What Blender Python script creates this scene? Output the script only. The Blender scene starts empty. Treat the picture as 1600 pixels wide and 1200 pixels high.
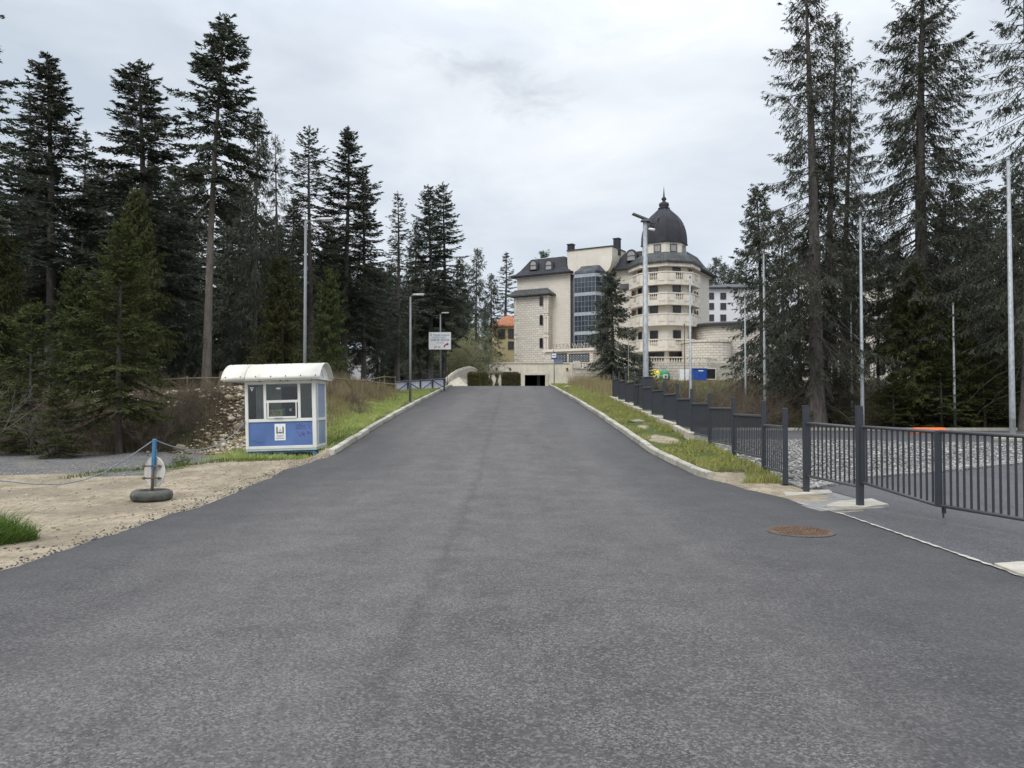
import bpy, math, random
import numpy as np
from mathutils import Vector, Matrix

# ------------------------------------------------------------------ camera, sky, sun, exposure
scene = bpy.context.scene
COL = scene.collection
CAM_H = 1.6
PITCH = math.atan(30.0 / 1200.0)
cam_data = bpy.data.cameras.new("camera")
cam_data.sensor_width = 36.0
cam_data.lens = 27.0
cam_data.clip_start = 0.05
cam_data.clip_end = 3000.0
cam = bpy.data.objects.new("camera", cam_data)
COL.objects.link(cam)
cam.location = (0, 0, CAM_H)
cam.rotation_euler = (math.pi / 2 + PITCH, 0, 0)
scene.camera = cam

SUN_ELEV = math.radians(52)
SUN_AZ = math.radians(215)          # compass direction the light comes from (0 = +Y, clockwise)
world = bpy.data.worlds.new("World")
scene.world = world
world.use_nodes = True


def build_world():
    nt = world.node_tree
    nt.nodes.clear()
    N, Lk = nt.nodes.new, nt.links.new
    out = N("ShaderNodeOutputWorld")
    bg = N("ShaderNodeBackground")
    bg.inputs["Strength"].default_value = 0.1
    Lk(bg.outputs[0], out.inputs[0])
    sky = N("ShaderNodeTexSky")
    sky.sky_type = 'NISHITA'
    sky.sun_disc = False
    sky.sun_elevation = SUN_ELEV
    sky.sun_rotation = SUN_AZ
    tc = N("ShaderNodeTexCoord")

    def math_(op, a, b=None, clamp=False):
        n = N("ShaderNodeMath"); n.operation = op; n.use_clamp = clamp
        for i, v in enumerate((a, b)):
            if v is None: continue
            if isinstance(v, (int, float)): n.inputs[i].default_value = v
            else: Lk(v, n.inputs[i])
        return n.outputs[0]

    def noise(scale, detail, rough, vec, dist=0.0):
        n = N("ShaderNodeTexNoise")
        n.inputs["Scale"].default_value = scale
        n.inputs["Detail"].default_value = detail
        n.inputs["Roughness"].default_value = rough
        n.inputs["Distortion"].default_value = dist
        Lk(vec, n.inputs["Vector"])
        return n.outputs[0]

    def mapping(scale, loc=(0, 0, 0)):
        m = N("ShaderNodeMapping")
        m.inputs["Scale"].default_value = scale
        m.inputs["Location"].default_value = loc
        Lk(tc.outputs["Generated"], m.inputs["Vector"])
        return m.outputs[0]
    big = noise(1.7, 5, 0.5, mapping((1.0, 1.0, 2.8), (3.1, 0.4, 0.2)), 0.3)
    mid = noise(4.2, 6, 0.55, mapping((1.0, 1.0, 2.6), (0.3, 7.4, 1.2)), 0.4)
    s = math_('ADD', math_('MULTIPLY', big, 0.62), math_('MULTIPLY', mid, 0.38))
    ramp = N("ShaderNodeValToRGB")
    e = ramp.color_ramp.elements
    e[0].position = 0.36; e[0].color = (4.6, 5.15, 5.85, 1)
    e[1].position = 0.64; e[1].color = (7.5, 7.75, 8.05, 1)
    m = e.new(0.50); m.color = (5.9, 6.35, 6.9, 1)
    Lk(s, ramp.inputs[0])
    # one small ragged dark cloud below the overcast
    px, py = 775.0, 122.0
    d = Vector(((px - 800) / 1200, 1.0, (630 - py) / 1200)).normalized()
    ax = Vector((1, 0, -0.32)).normalized()
    sub = N("ShaderNodeVectorMath"); sub.operation = 'SUBTRACT'
    Lk(tc.outputs["Generated"], sub.inputs[0]); sub.inputs[1].default_value = d

    def dot(v):
        n = N("ShaderNodeVectorMath"); n.operation = 'DOT_PRODUCT'
        Lk(sub.outputs[0], n.inputs[0]); n.inputs[1].default_value = v
        return n.outputs["Value"]
    a = math_('MULTIPLY', dot(ax), 1 / 0.105)
    up = Vector((0.32, 0, 1)).normalized()
    b = math_('MULTIPLY', dot(up), 1 / 0.034)
    r2 = math_('ADD', math_('MULTIPLY', a, a), math_('MULTIPLY', b, b))
    fall = math_('SUBTRACT', 1.0, r2)
    wn = noise(17, 7, 0.62, mapping((1, 1, 1.9)), 0.6)
    wm = math_('ADD', math_('MULTIPLY', fall, 0.55), math_('MULTIPLY', math_('SUBTRACT', wn, 0.50), 3.2))
    front = N("ShaderNodeVectorMath"); front.operation = 'DOT_PRODUCT'
    Lk(tc.outputs["Generated"], front.inputs[0]); front.inputs[1].default_value = (0, 1, 0)
    wm = math_('MULTIPLY', wm, math_('GREATER_THAN', fall, -1.2), True)
    wm = math_('MULTIPLY', math_('MULTIPLY', wm, 0.6), math_('GREATER_THAN', front.outputs["Value"], 0.0))
    mixw = N("ShaderNodeMix"); mixw.data_type = 'RGBA'
    Lk(wm, mixw.inputs[0]); Lk(ramp.outputs[0], mixw.inputs[6]); mixw.inputs[7].default_value = (4.3, 4.75, 5.3, 1)
    # overcast skies are brighter overhead than at the horizon
    sep = N("ShaderNodeSeparateXYZ"); Lk(tc.outputs["Generated"], sep.inputs[0])
    mr = N("ShaderNodeMapRange")
    mr.inputs["From Min"].default_value = 0.40; mr.inputs["From Max"].default_value = 1.0
    mr.inputs["To Min"].default_value = 1.0; mr.inputs["To Max"].default_value = 2.6
    Lk(sep.outputs[2], mr.inputs[0])
    sc = N("ShaderNodeVectorMath"); sc.operation = 'SCALE'
    Lk(mixw.outputs[2], sc.inputs[0]); Lk(mr.outputs[0], sc.inputs["Scale"])
    mix = N("ShaderNodeMix"); mix.data_type = 'RGBA'
    mix.inputs[0].default_value = 0.93
    Lk(sky.outputs[0], mix.inputs[6]); Lk(sc.outputs[0], mix.inputs[7])
    Lk(mix.outputs[2], bg.inputs["Color"])


build_world()
sun_data = bpy.data.lights.new("sun", 'SUN')
sun_data.energy = 1.4
sun_data.angle = math.radians(35)
sun_data.color = (1.0, 0.965, 0.92)
sun = bpy.data.objects.new("sun", sun_data)
COL.objects.link(sun)
sdir = Vector((math.sin(SUN_AZ) * math.cos(SUN_ELEV), math.cos(SUN_AZ) * math.cos(SUN_ELEV), math.sin(SUN_ELEV)))
sun.rotation_euler = sdir.to_track_quat('Z', 'Y').to_euler()
scene.view_settings.view_transform = 'Standard'
scene.view_settings.look = 'None'
scene.view_settings.exposure = 0.42
scene.view_settings.gamma = 1.0
scene.view_settings.use_curve_mapping = False
scene.cycles.max_bounces = 6
scene.cycles.transparent_max_bounces = 12
scene.cycles.use_denoising = True

# ------------------------------------------------------------------ helpers
_cp, _sp = math.cos(PITCH), math.sin(PITCH)


def P(px, py, y):
    """World point at depth y (metres ahead of the camera) that sits at photo pixel px, py."""
    dx, dz = (px - 800) / 1200.0, (600 - py) / 1200.0
    ry = _cp - dz * _sp
    rz = _sp + dz * _cp
    k = y / ry
    return Vector((dx * k, y, CAM_H + rz * k))


def tag(o, label=None, cat=None, group=None, kind=None):
    if label: o["label"] = label
    if cat: o["category"] = cat
    if group: o["group"] = group
    if kind: o["kind"] = kind
    return o


def thing(name, label, cat, loc=(0, 0, 0), rotz=0.0, group=None, scale=1.0):
    o = bpy.data.objects.new(name, None)
    o.empty_display_size = 0.2
    COL.objects.link(o)
    o.location = loc
    o.rotation_euler = (0, 0, rotz)
    if scale != 1.0: o.scale = (scale,) * 3
    return tag(o, label, cat, group)


def link(name, me, mat=None, parent=None):
    o = bpy.data.objects.new(name, me)
    COL.objects.link(o)
    if mat is not None and not me.materials: me.materials.append(mat)
    if parent is not None: o.parent = parent
    return o


def np_mesh(name, V, F, smooth=False):
    """V (n,3) array, F (m,k) array of equal sized faces."""
    me = bpy.data.meshes.new(name)
    V = np.ascontiguousarray(V, dtype=np.float32); F = np.ascontiguousarray(F, dtype=np.int32)
    m, k = F.shape
    me.vertices.add(len(V)); me.vertices.foreach_set("co", V.ravel())
    me.loops.add(m * k); me.loops.foreach_set("vertex_index", F.ravel())
    me.polygons.add(m)
    me.polygons.foreach_set("loop_start", np.arange(0, m * k, k, dtype=np.int32))
    me.update(calc_edges=True)
    if smooth: me.polygons.foreach_set("use_smooth", np.ones(m, dtype=bool))
    me.validate()
    return me


class MB:
    def __init__(self):
        self.v, self.f = [], []

    def add(self, vs, fs):
        o = len(self.v)
        self.v += [tuple(p) for p in vs]
        self.f += [tuple(i + o for i in f) for f in fs]
        return self

    def box(self, x0, x1, y0, y1, z0, z1):
        return self.add([(x0, y0, z0), (x1, y0, z0), (x1, y1, z0), (x0, y1, z0), (x0, y0, z1), (x1, y0, z1), (x1, y1, z1), (x0, y1, z1)],
                        [(0, 3, 2, 1), (4, 5, 6, 7), (0, 1, 5, 4), (1, 2, 6, 5), (2, 3, 7, 6), (3, 0, 4, 7)])

    def cbox(self, c, s):
        return self.box(c[0] - s[0] / 2, c[0] + s[0] / 2, c[1] - s[1] / 2, c[1] + s[1] / 2, c[2] - s[2] / 2, c[2] + s[2] / 2)

    def tube(self, pts, r, n=8, caps=True):
        pts = [Vector(p) for p in pts]
        rs = r if isinstance(r, (list, tuple)) else [r] * len(pts)
        rings = []
        up0 = None
        for i, p in enumerate(pts):
            t = (pts[min(i + 1, len(pts) - 1)] - pts[max(i - 1, 0)])
            t = t.normalized() if t.length > 1e-9 else Vector((0, 0, 1))
            ref = up0 if up0 is not None else (Vector((1, 0, 0)) if abs(t.x) < 0.9 else Vector((0, 1, 0)))
            a = (ref - t * ref.dot(t)).normalized()
            up0 = a
            b = t.cross(a)
            rings.append([p + (a * math.cos(2 * math.pi * k / n) + b * math.sin(2 * math.pi * k / n)) * rs[i] for k in range(n)])
        return self.loft(rings, caps=caps)

    def loft(self, rings, caps=True, closed=True):
        n = len(rings[0]); vs = [p for r in rings for p in r]; fs = []
        for i in range(len(rings) - 1):
            for k in range(n if closed else n - 1):
                a, b = i * n + k, i * n + (k + 1) % n
                fs.append((a, b, b + n, a + n))
        if caps:
            fs.append(tuple(range(n - 1, -1, -1)))
            fs.append(tuple((len(rings) - 1) * n + k for k in range(n)))
        return self.add(vs, fs)

    def prism(self, poly, z0, z1):
        return self.loft([[(x, y, z0) for x, y in poly], [(x, y, z1) for x, y in poly]])

    def xprism(self, poly, y0, y1):          # polygon in x,z extruded along y
        return self.loft([[(x, y0, z) for x, z in poly], [(x, y1, z) for x, z in poly]])

    def lathe(self, prof, c=(0, 0), n=24, a0=0.0):
        rings = [[(c[0] + r * math.cos(a0 + 2 * math.pi * k / n), c[1] + r * math.sin(a0 + 2 * math.pi * k / n), z) for k in range(n)] for r, z in prof]
        return self.loft(rings)

    def mesh(self, name, smooth=False, bevel=0.0):
        me = bpy.data.meshes.new(name)
        me.from_pydata(self.v, [], self.f)
        import bmesh
        bm = bmesh.new(); bm.from_mesh(me)
        bmesh.ops.recalc_face_normals(bm, faces=bm.faces)
        if bevel:
            bmesh.ops.bevel(bm, geom=[e for e in bm.edges if len(e.link_faces) == 2 and e.calc_face_angle(0) > 0.6], offset=bevel, segments=1, affect='EDGES')
        if smooth:
            for f in bm.faces: f.smooth = len(f.verts) == 4
        bm.to_mesh(me); bm.free()
        return me

    def build(self, name, mat, parent=None, smooth=False, bevel=0.0):
        return link(name, self.mesh(name, smooth, bevel), mat, parent)


def copy_tree(o, parent=None):
    c = o.copy(); COL.objects.link(c); c.parent = parent
    for ch in list(o.children): copy_tree(ch, c)
    return c


def smooth(a, b, x):
    t = np.clip((x - a) / (b - a), 0, 1)
    return t * t * (3 - 2 * t)


def vnoise(x, y, f=1.0, seed=0):
    """cheap smooth pseudo noise in -1..1"""
    x = np.asarray(x, float) * f; y = np.asarray(y, float) * f
    return (np.sin(1.7 * x + 0.6 * y + seed) + np.sin(-0.9 * x + 1.9 * y + 1.3 * seed + 2) + np.sin(2.6 * x - 1.3 * y + 0.7 * seed + 4) * 0.6) / 2.6


# ------------------------------------------------------------------ materials
MATS = {}


class NB:
    """node builder around one Principled material"""
    def __init__(self, name):
        self.m = bpy.data.materials.new(name); self.m.use_nodes = True
        self.nt = self.m.node_tree
        self.b = self.nt.nodes["Principled BSDF"]
        self.out = self.nt.nodes["Material Output"]
        self.tc = self.nt.nodes.new("ShaderNodeTexCoord")
        MATS[name] = self.m

    def N(self, t, **kw):
        n = self.nt.nodes.new(t)
        for k, v in kw.items(): setattr(n, k, v)
        return n

    def L(self, a, b): self.nt.links.new(a, b)

    def set(self, node, key, v):
        if isinstance(v, bpy.types.NodeSocket): self.L(v, node.inputs[key])
        else: node.inputs[key].default_value = v

    def coord(self, scale=(1, 1, 1), out="Object", rot=(0, 0, 0)):
        m = self.N("ShaderNodeMapping")
        m.inputs["Scale"].default_value = scale; m.inputs["Rotation"].default_value = rot
        self.L(self.tc.outputs[out], m.inputs[0])
        return m.outputs[0]

    def noise(self, scale, detail=4, rough=0.55, vec=None, dist=0.0):
        n = self.N("ShaderNodeTexNoise")
        n.inputs["Scale"].default_value = scale; n.inputs["Detail"].default_value = detail
        n.inputs["Roughness"].default_value = rough; n.inputs["Distortion"].default_value = dist
        self.L(vec if vec is not None else self.tc.outputs["Object"], n.inputs["Vector"])
        return n.outputs[0]

    def voro(self, scale, vec=None, feature='F1'):
        n = self.N("ShaderNodeTexVoronoi"); n.feature = feature
        n.inputs["Scale"].default_value = scale
        self.L(vec if vec is not None else self.tc.outputs["Object"], n.inputs["Vector"])
        return n

    def ramp(self, fac, *stops):
        n = self.N("ShaderNodeValToRGB"); e = n.color_ramp.elements
        while len(e) < len(stops): e.new(0.5)
        for el, (p, c) in zip(e, stops):
            el.position = p; el.color = (c, c, c, 1) if isinstance(c, (int, float)) else (*c, 1)
        self.L(fac, n.inputs[0])
        return n.outputs[0]

    def mix(self, fac, a, b, mode='MIX'):
        n = self.N("ShaderNodeMix"); n.data_type = 'RGBA'; n.blend_type = mode
        for i, v in ((0, fac), (6, a), (7, b)):
            if isinstance(v, bpy.types.NodeSocket): self.L(v, n.inputs[i])
            elif i == 0: n.inputs[0].default_value = v
            else: n.inputs[i].default_value = (*v, 1) if len(v) == 3 else v
        return n.outputs[2]

    def math(self, op, a, b=0.0, clamp=False):
        n = self.N("ShaderNodeMath"); n.operation = op; n.use_clamp = clamp
        self.set(n, 0, a); self.set(n, 1, b)
        return n.outputs[0]

    def bump(self, h, strength=0.3, dist=0.02):
        n = self.N("ShaderNodeBump")
        n.inputs["Strength"].default_value = strength; n.inputs["Distance"].default_value = dist
        self.L(h, n.inputs["Height"]); self.L(n.outputs[0], self.b.inputs["Normal"])

    def fin(self, base, rough=0.8, metal=0.0, spec=0.4):
        self.set(self.b, "Base Color", base if isinstance(base, bpy.types.NodeSocket) else (*base, 1))
        self.set(self.b, "Roughness", rough); self.set(self.b, "Metallic", metal)
        self.b.inputs["Specular IOR Level"].default_value = spec
        return self.m


def simple(name, c, rough=0.6, metal=0.0, var=0.15, scale=3.0, spec=0.4, dirt=0.0, bump=0.0):
    n = NB(name)
    f = n.noise(scale, 5)
    lo = tuple(max(0, x * (1 - var)) for x in c); hi = tuple(min(1, x * (1 + var)) for x in c)
    col = n.ramp(f, (0.3, lo), (0.7, hi))
    if dirt:
        g = n.noise(scale * 2.3, 6, 0.65, n.coord((1, 1, 0.25)))
        col = n.mix(n.ramp(g, (0.5, 0.0), (0.75, dirt)), col, (c[0] * 0.4 + 0.03, c[1] * 0.36 + 0.025, c[2] * 0.3 + 0.015))
    if bump: n.bump(n.noise(scale * 12, 4), bump, 0.01)
    return n.fin(col, rough, metal, spec)


def make_materials():
    # asphalt
    def asphalt(name, lo, hi, scuff):
        n = NB(name)
        fine = n.noise(130, 3, 0.7)
        grit = n.voro(62).outputs["Color"]
        big = n.noise(0.35, 4, 0.55, n.coord((1.0, 0.25, 1)))
        mid = n.noise(1.6, 5, 0.6, n.coord((1.0, 0.5, 1)))
        trk = n.noise(0.85, 4, 0.6, n.coord((1.0, 0.022, 1)), 0.2)
        col = n.ramp(n.math('ADD', n.math('MULTIPLY', big, 0.45), n.math('MULTIPLY', trk, 0.55)), (0.40, lo), (0.60, hi))
        col = n.mix(n.ramp(mid, (0.35, 0.0), (0.7, 0.5)), col, tuple(x * 1.18 for x in hi))
        g = n.N("ShaderNodeSeparateColor"); n.L(grit, g.inputs[0])
        col = n.mix(n.ramp(g.outputs[0], (0.45, 0.0), (1.0, 0.65)), col, tuple(min(1, x * 2.2) for x in hi))
        col = n.mix(n.ramp(g.outputs[1], (0.55, 0.0), (1.0, 0.5)), col, tuple(x * 0.4 for x in lo))
        sc = n.noise(80, 5, 0.72, n.coord((0.8, 1.0, 1)), 0.3)
        wear = n.noise(1.5, 6, 0.72)
        wy = n.N("ShaderNodeSeparateXYZ"); n.L(n.tc.outputs["Object"], wy.inputs[0])
        sm = n.math('MULTIPLY', n.ramp(sc, (0.51, 0.0), (0.63, 1.0)), n.ramp(wear, (0.40, 0.06), (0.62, scuff)))
        lane = n.math('ADD', n.math('ABSOLUTE', n.math('ADD', wy.outputs[0], 0.7)), n.math('MULTIPLY', n.math('SUBTRACT', n.noise(0.7, 5, 0.6, n.coord((1, 0.12, 1))), 0.5), 3.2))
        lane = n.ramp(n.math('MULTIPLY', lane, 0.2), (0.34, 0.0), (0.74, 1.0))
        if name == 'asphalt':
            col = n.mix(n.math('MULTIPLY', lane, 0.55), col, (0.030, 0.029, 0.0315))
            sm = n.math('MULTIPLY', sm, n.math('SUBTRACT', 1.0, n.math('MULTIPLY', lane, 0.6)))
        col = n.mix(sm, col, (0.25, 0.235, 0.213))
        seam = n.math('ABSOLUTE', n.math('ADD', n.math('ADD', wy.outputs[0], 0.45), n.math('MULTIPLY', n.noise(2.2, 4), 0.5)))
        col = n.mix(n.ramp(seam, (0.02, 0.25 if name == 'asphalt' else 0.0), (0.10, 0.0)), col, tuple(x * 0.5 for x in lo))
        n.bump(n.math('ADD', n.math('MULTIPLY', fine, 0.5), g.outputs[0]), 0.5, 0.006)
        n.fin(col, 0.72, 0, 0.42)
    asphalt("asphalt", (0.033, 0.0300, 0.0305), (0.080, 0.0740, 0.0725), 0.95)
    asphalt("asphalt_lot", (0.040, 0.040, 0.043), (0.066, 0.065, 0.068), 0.3)

    # terrain with masks: R sand/dirt, G grass soil, B grey gravel
    n = NB("ground")
    at = n.N("ShaderNodeAttribute", attribute_name="mask")
    sp = n.N("ShaderNodeSeparateColor"); n.L(at.outputs["Color"], sp.inputs[0])
    e1 = n.noise(1.1, 6, 0.65); e2 = n.noise(5.0, 5, 0.7)
    edge = n.math('SUBTRACT', n.math('ADD', n.math('MULTIPLY', e1, 0.7), n.math('MULTIPLY', e2, 0.5)), 0.6)

    def msk(s, w=0.06):
        v = n.math('ADD', s, n.math('MULTIPLY', edge, 0.9))
        return n.ramp(v, (0.5 - w, 0.0), (0.5 + w, 1.0))
    lit = n.ramp(n.noise(6, 8, 0.75), (0.3, (0.022, 0.016, 0.011)), (0.5, (0.055, 0.040, 0.027)), (0.75, (0.10, 0.078, 0.052)))
    lit = n.mix(n.ramp(n.noise(0.5, 4), (0.5, 0.0), (0.72, 0.6)), lit, (0.05, 0.058, 0.024))
    dirt = n.ramp(n.noise(2.0, 8, 0.7), (0.25, (0.24, 0.195, 0.135)), (0.5, (0.40, 0.335, 0.245)), (0.8, (0.52, 0.45, 0.345)))
    dirt = n.mix(n.ramp(n.noise(0.7, 5, 0.6), (0.42, 0.0), (0.60, 0.7)), dirt, (0.20, 0.172, 0.128))
    dirt = n.mix(n.ramp(n.noise(55, 5, 0.75), (0.47, 0.0), (0.66, 0.75)), dirt, (0.13, 0.105, 0.075))
    dirt = n.mix(n.ramp(n.noise(7, 7, 0.78, n.coord((1, 0.45, 1))), (0.49, 0.0), (0.60, 0.75)), dirt, (0.185, 0.152, 0.108))
    gvr = n.voro(28).outputs["Color"]
    gs = n.N("ShaderNodeSeparateColor"); n.L(gvr, gs.inputs[0])
    grav = n.ramp(gs.outputs[0], (0.0, (0.06, 0.06, 0.06)), (0.5, (0.125, 0.123, 0.122)), (1.0, (0.22, 0.215, 0.21)))
    grav = n.mix(n.ramp(n.noise(1.3, 5), (0.45, 0.0), (0.7, 0.35)), grav, (0.26, 0.23, 0.18))
    soil = n.ramp(n.noise(3.0, 7, 0.7), (0.3, (0.040, 0.056, 0.016)), (0.55, (0.085, 0.105, 0.030)), (0.8, (0.19, 0.165, 0.09)))
    col = n.mix(msk(sp.outputs[1]), lit, soil)
    col = n.mix(msk(sp.outputs[2]), col, grav)
    col = n.mix(msk(sp.outputs[0]), col, dirt)
    n.bump(n.math('ADD', n.noise(30, 6, 0.7), n.math('MULTIPLY', gs.outputs[0], 0.5)), 0.7, 0.03)
    n.fin(col, 0.95, 0, 0.15)

    # foliage
    def leaf(name, lo, hi, tip, ns=0.8, trans=0.15):
        n = NB(name)
        oi = n.N("ShaderNodeObjectInfo")
        geo = n.N("ShaderNodeNewGeometry")
        col = n.ramp(n.noise(ns, 4, 0.6), (0.3, lo), (0.7, hi))
        col = n.mix(n.math('MULTIPLY', geo.outputs["Random Per Island"], 0.45), col, tip)
        hv = n.N("ShaderNodeHueSaturation")
        n.L(col, hv.inputs["Color"])
        n.L(n.math('ADD', n.math('MULTIPLY', oi.outputs["Random"], 0.05), 0.475), hv.inputs["Hue"])
        n.L(n.math('ADD', n.math('MULTIPLY', oi.outputs["Random"], 0.5), 0.75), hv.inputs["Value"])
        n.fin(hv.outputs[0], 0.75, 0, 0.25)
        tr = n.N("ShaderNodeBsdfTranslucent"); n.L(hv.outputs[0], tr.inputs[0])
        ms = n.N("ShaderNodeMixShader"); ms.inputs[0].default_value = trans
        n.L(n.b.outputs[0], ms.inputs[1]); n.L(tr.outputs[0], ms.inputs[2]); n.L(ms.outputs[0], n.out.inputs[0])
    leaf("fir_dark", (0.052, 0.064, 0.046), (0.096, 0.110, 0.078), (0.14, 0.15, 0.11), trans=0.3)
    leaf("spruce_grey", (0.034, 0.039, 0.027), (0.062, 0.068, 0.046), (0.095, 0.098, 0.068), trans=0.25)
    leaf("young_green", (0.046, 0.057, 0.018), (0.082, 0.094, 0.030), (0.125, 0.130, 0.050), trans=0.3)
    leaf("hedge_green", (0.075, 0.082, 0.026), (0.13, 0.135, 0.045), (0.18, 0.17, 0.075))
    leaf("bud_green", (0.20, 0.185, 0.095), (0.29, 0.27, 0.14), (0.36, 0.33, 0.20), trans=0.4)
    leaf("grass_green", (0.20, 0.25, 0.055), (0.34, 0.38, 0.10), (0.55, 0.51, 0.27), 1.5, 0.3)
    leaf("grass_dull", (0.14, 0.125, 0.058), (0.22, 0.19, 0.095), (0.32, 0.27, 0.16), 0.6, 0.3)
    leaf("grass_tuft", (0.045, 0.095, 0.014), (0.10, 0.17, 0.03), (0.19, 0.24, 0.06), 3.0, 0.3)
    leaf("grass_dry", (0.22, 0.18, 0.085), (0.34, 0.28, 0.14), (0.43, 0.37, 0.22), 1.2, 0.3)
    leaf("dandelion", (0.70, 0.55, 0.02), (0.8, 0.65, 0.03), (0.8, 0.72, 0.1), 3, 0.2)

    n = NB("bark")
    f = n.noise(9, 7, 0.7, n.coord((1, 1, 0.22)))
    c = n.ramp(f, (0.3, (0.060, 0.054, 0.049)), (0.55, (0.135, 0.121, 0.110)), (0.8, (0.22, 0.20, 0.182)))
    n.bump(f, 0.9, 0.05); n.fin(c, 0.95, 0, 0.1)
    n = NB("bark_pale")
    f = n.noise(10, 7, 0.7, n.coord((1, 1, 0.25)))
    c = n.ramp(f, (0.3, (0.09, 0.076, 0.064)), (0.55, (0.17, 0.145, 0.122)), (0.8, (0.25, 0.22, 0.19)))
    n.bump(f, 0.8, 0.04); n.fin(c, 0.95, 0, 0.1)
    simple("twig_brown", (0.17, 0.138, 0.104), 0.9, var=0.35, scale=1.4, spec=0.1)
    simple("twig_grey", (0.20, 0.185, 0.155), 0.9, var=0.3, scale=1.4, spec=0.1)
    simple("branch_dark", (0.062, 0.053, 0.045), 0.95, var=0.3, spec=0.1)
    simple("weathered_wood", (0.23, 0.19, 0.13), 0.85, var=0.35, scale=6, spec=0.15)
    simple("stump_wood", (0.13, 0.10, 0.075), 0.9, var=0.4, scale=8, spec=0.1, bump=0.5)

    # stone
    n = NB("rubble_stone")
    oi = n.N("ShaderNodeNewGeometry")
    c = n.ramp(oi.outputs["Random Per Island"], (0.0, (0.13, 0.10, 0.065)), (0.5, (0.30, 0.245, 0.165)), (1.0, (0.60, 0.54, 0.43)))
    c = n.mix(n.ramp(n.noise(9, 5), (0.45, 0.0), (0.7, 0.5)), c, (0.17, 0.13, 0.085)); n.fin(c, 0.92, 0, 0.2)
    n = NB("white_gravel")
    oi = n.N("ShaderNodeNewGeometry")
    c = n.ramp(oi.outputs["Random Per Island"], (0.0, (0.14, 0.136, 0.128)), (0.4, (0.27, 0.263, 0.25)), (1.0, (0.43, 0.42, 0.40)))
    n.fin(c, 0.9, 0, 0.2)
    n = NB("gravel_bed")
    gv = n.N("ShaderNodeSeparateColor"); n.L(n.voro(17).outputs["Color"], gv.inputs[0])
    c = n.ramp(gv.outputs[0], (0.0, (0.10, 0.098, 0.092)), (0.5, (0.24, 0.232, 0.22)), (1.0, (0.42, 0.408, 0.385)))
    c = n.mix(n.ramp(n.noise(0.8, 5), (0.45, 0.0), (0.7, 0.4)), c, (0.20, 0.185, 0.155))
    n.bump(n.math('ADD', gv.outputs[1], n.noise(40, 4)), 0.9, 0.04); n.fin(c, 0.95, 0, 0.15)
    n = NB("kerb_concrete")
    c = n.ramp(n.noise(5, 7, 0.7), (0.3, (0.28, 0.26, 0.215)), (0.6, (0.46, 0.435, 0.375)), (0.8, (0.56, 0.535, 0.475)))
    c = n.mix(n.ramp(n.noise(22, 5, 0.7), (0.5, 0.0), (0.7, 0.45)), c, (0.20, 0.175, 0.13))
    ob = n.N("ShaderNodeObjectInfo")
    hs = n.N("ShaderNodeHueSaturation"); n.L(c, hs.inputs["Color"]); n.L(n.math('ADD', n.math('MULTIPLY', ob.outputs["Random"], 0.4), 0.78), hs.inputs["Value"])
    c = hs.outputs[0]
    n.bump(n.noise(45, 5), 0.4, 0.01); n.fin(c, 0.92, 0, 0.2)
    simple("plinth_concrete", (0.46, 0.42, 0.35), 0.92, var=0.3, scale=4, dirt=0.5, spec=0.2, bump=0.3)
    simple("pad_concrete", (0.40, 0.375, 0.32), 0.92, var=0.25, scale=3, dirt=0.4, spec=0.2, bump=0.3)
    simple("worn_pale_asphalt", (0.22, 0.215, 0.21), 0.92, var=0.25, scale=5, spec=0.2, bump=0.4)
    simple("joint_pale", (0.42, 0.40, 0.36), 0.95, var=0.3, scale=12, spec=0.1)

    def stone(name, a, b, mortar, cw, ch, bump, msize=0.02):
        n = NB(name)
        s = n.N("ShaderNodeSeparateXYZ"); n.L(n.tc.outputs["Object"], s.inputs[0])
        cb = n.N("ShaderNodeCombineXYZ")
        n.L(n.math('SUBTRACT', s.outputs[0], n.math('MULTIPLY', s.outputs[1], 0.83)), cb.inputs[0]); n.L(s.outputs[2], cb.inputs[1])
        br = n.N("ShaderNodeTexBrick")
        n.L(cb.outputs[0], br.inputs["Vector"])
        br.inputs["Scale"].default_value = 1.0
        br.inputs["Color1"].default_value = (*a, 1); br.inputs["Color2"].default_value = (*b, 1); br.inputs["Mortar"].default_value = (*mortar, 1)
        br.inputs["Mortar Size"].default_value = msize; br.inputs["Mortar Smooth"].default_value = 0.4
        br.inputs["Brick Width"].default_value = cw; br.inputs["Row Height"].default_value = ch
        c = n.mix(n.ramp(n.noise(0.5, 5, 0.6, n.coord((1, 1, 0.3))), (0.45, 0.0), (0.75, 0.35)), br.outputs[0], tuple(x * 0.72 for x in b))
        hgt = n.math('ADD', n.math('MULTIPLY', br.outputs["Fac"], -1.0), n.math('MULTIPLY', n.noise(7, 5), 0.8))
        n.bump(hgt, bump, 0.06); n.fin(c, 0.9, 0, 0.2)
    stone("hotel_stone", (0.63, 0.575, 0.50), (0.69, 0.635, 0.56), (0.54, 0.49, 0.415), 0.9, 0.36, 0.25)
    stone("rustic_stone", (0.58, 0.53, 0.46), (0.68, 0.63, 0.555), (0.38, 0.345, 0.285), 0.75, 0.34, 0.8, 0.03)
    simple("hotel_render", (0.68, 0.625, 0.54), 0.9, var=0.08, scale=0.6, dirt=0.25, spec=0.2)
    simple("balustrade_stone", (0.66, 0.605, 0.525), 0.9, var=0.12, scale=1.5, dirt=0.35, spec=0.2)
    simple("ramp_plaster", (0.70, 0.64, 0.53), 0.9, var=0.15, scale=0.9, dirt=0.5, spec=0.2)
    n = NB("slate_roof")
    v = n.coord((1, 1, 1))
    w = n.noise(1.2, 5); w2 = n.noise(14, 3)
    c = n.ramp(n.math('ADD', n.math('MULTIPLY', w, 0.6), n.math('MULTIPLY', w2, 0.4)), (0.35, (0.030, 0.031, 0.037)), (0.65, (0.052, 0.053, 0.061)))
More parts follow.
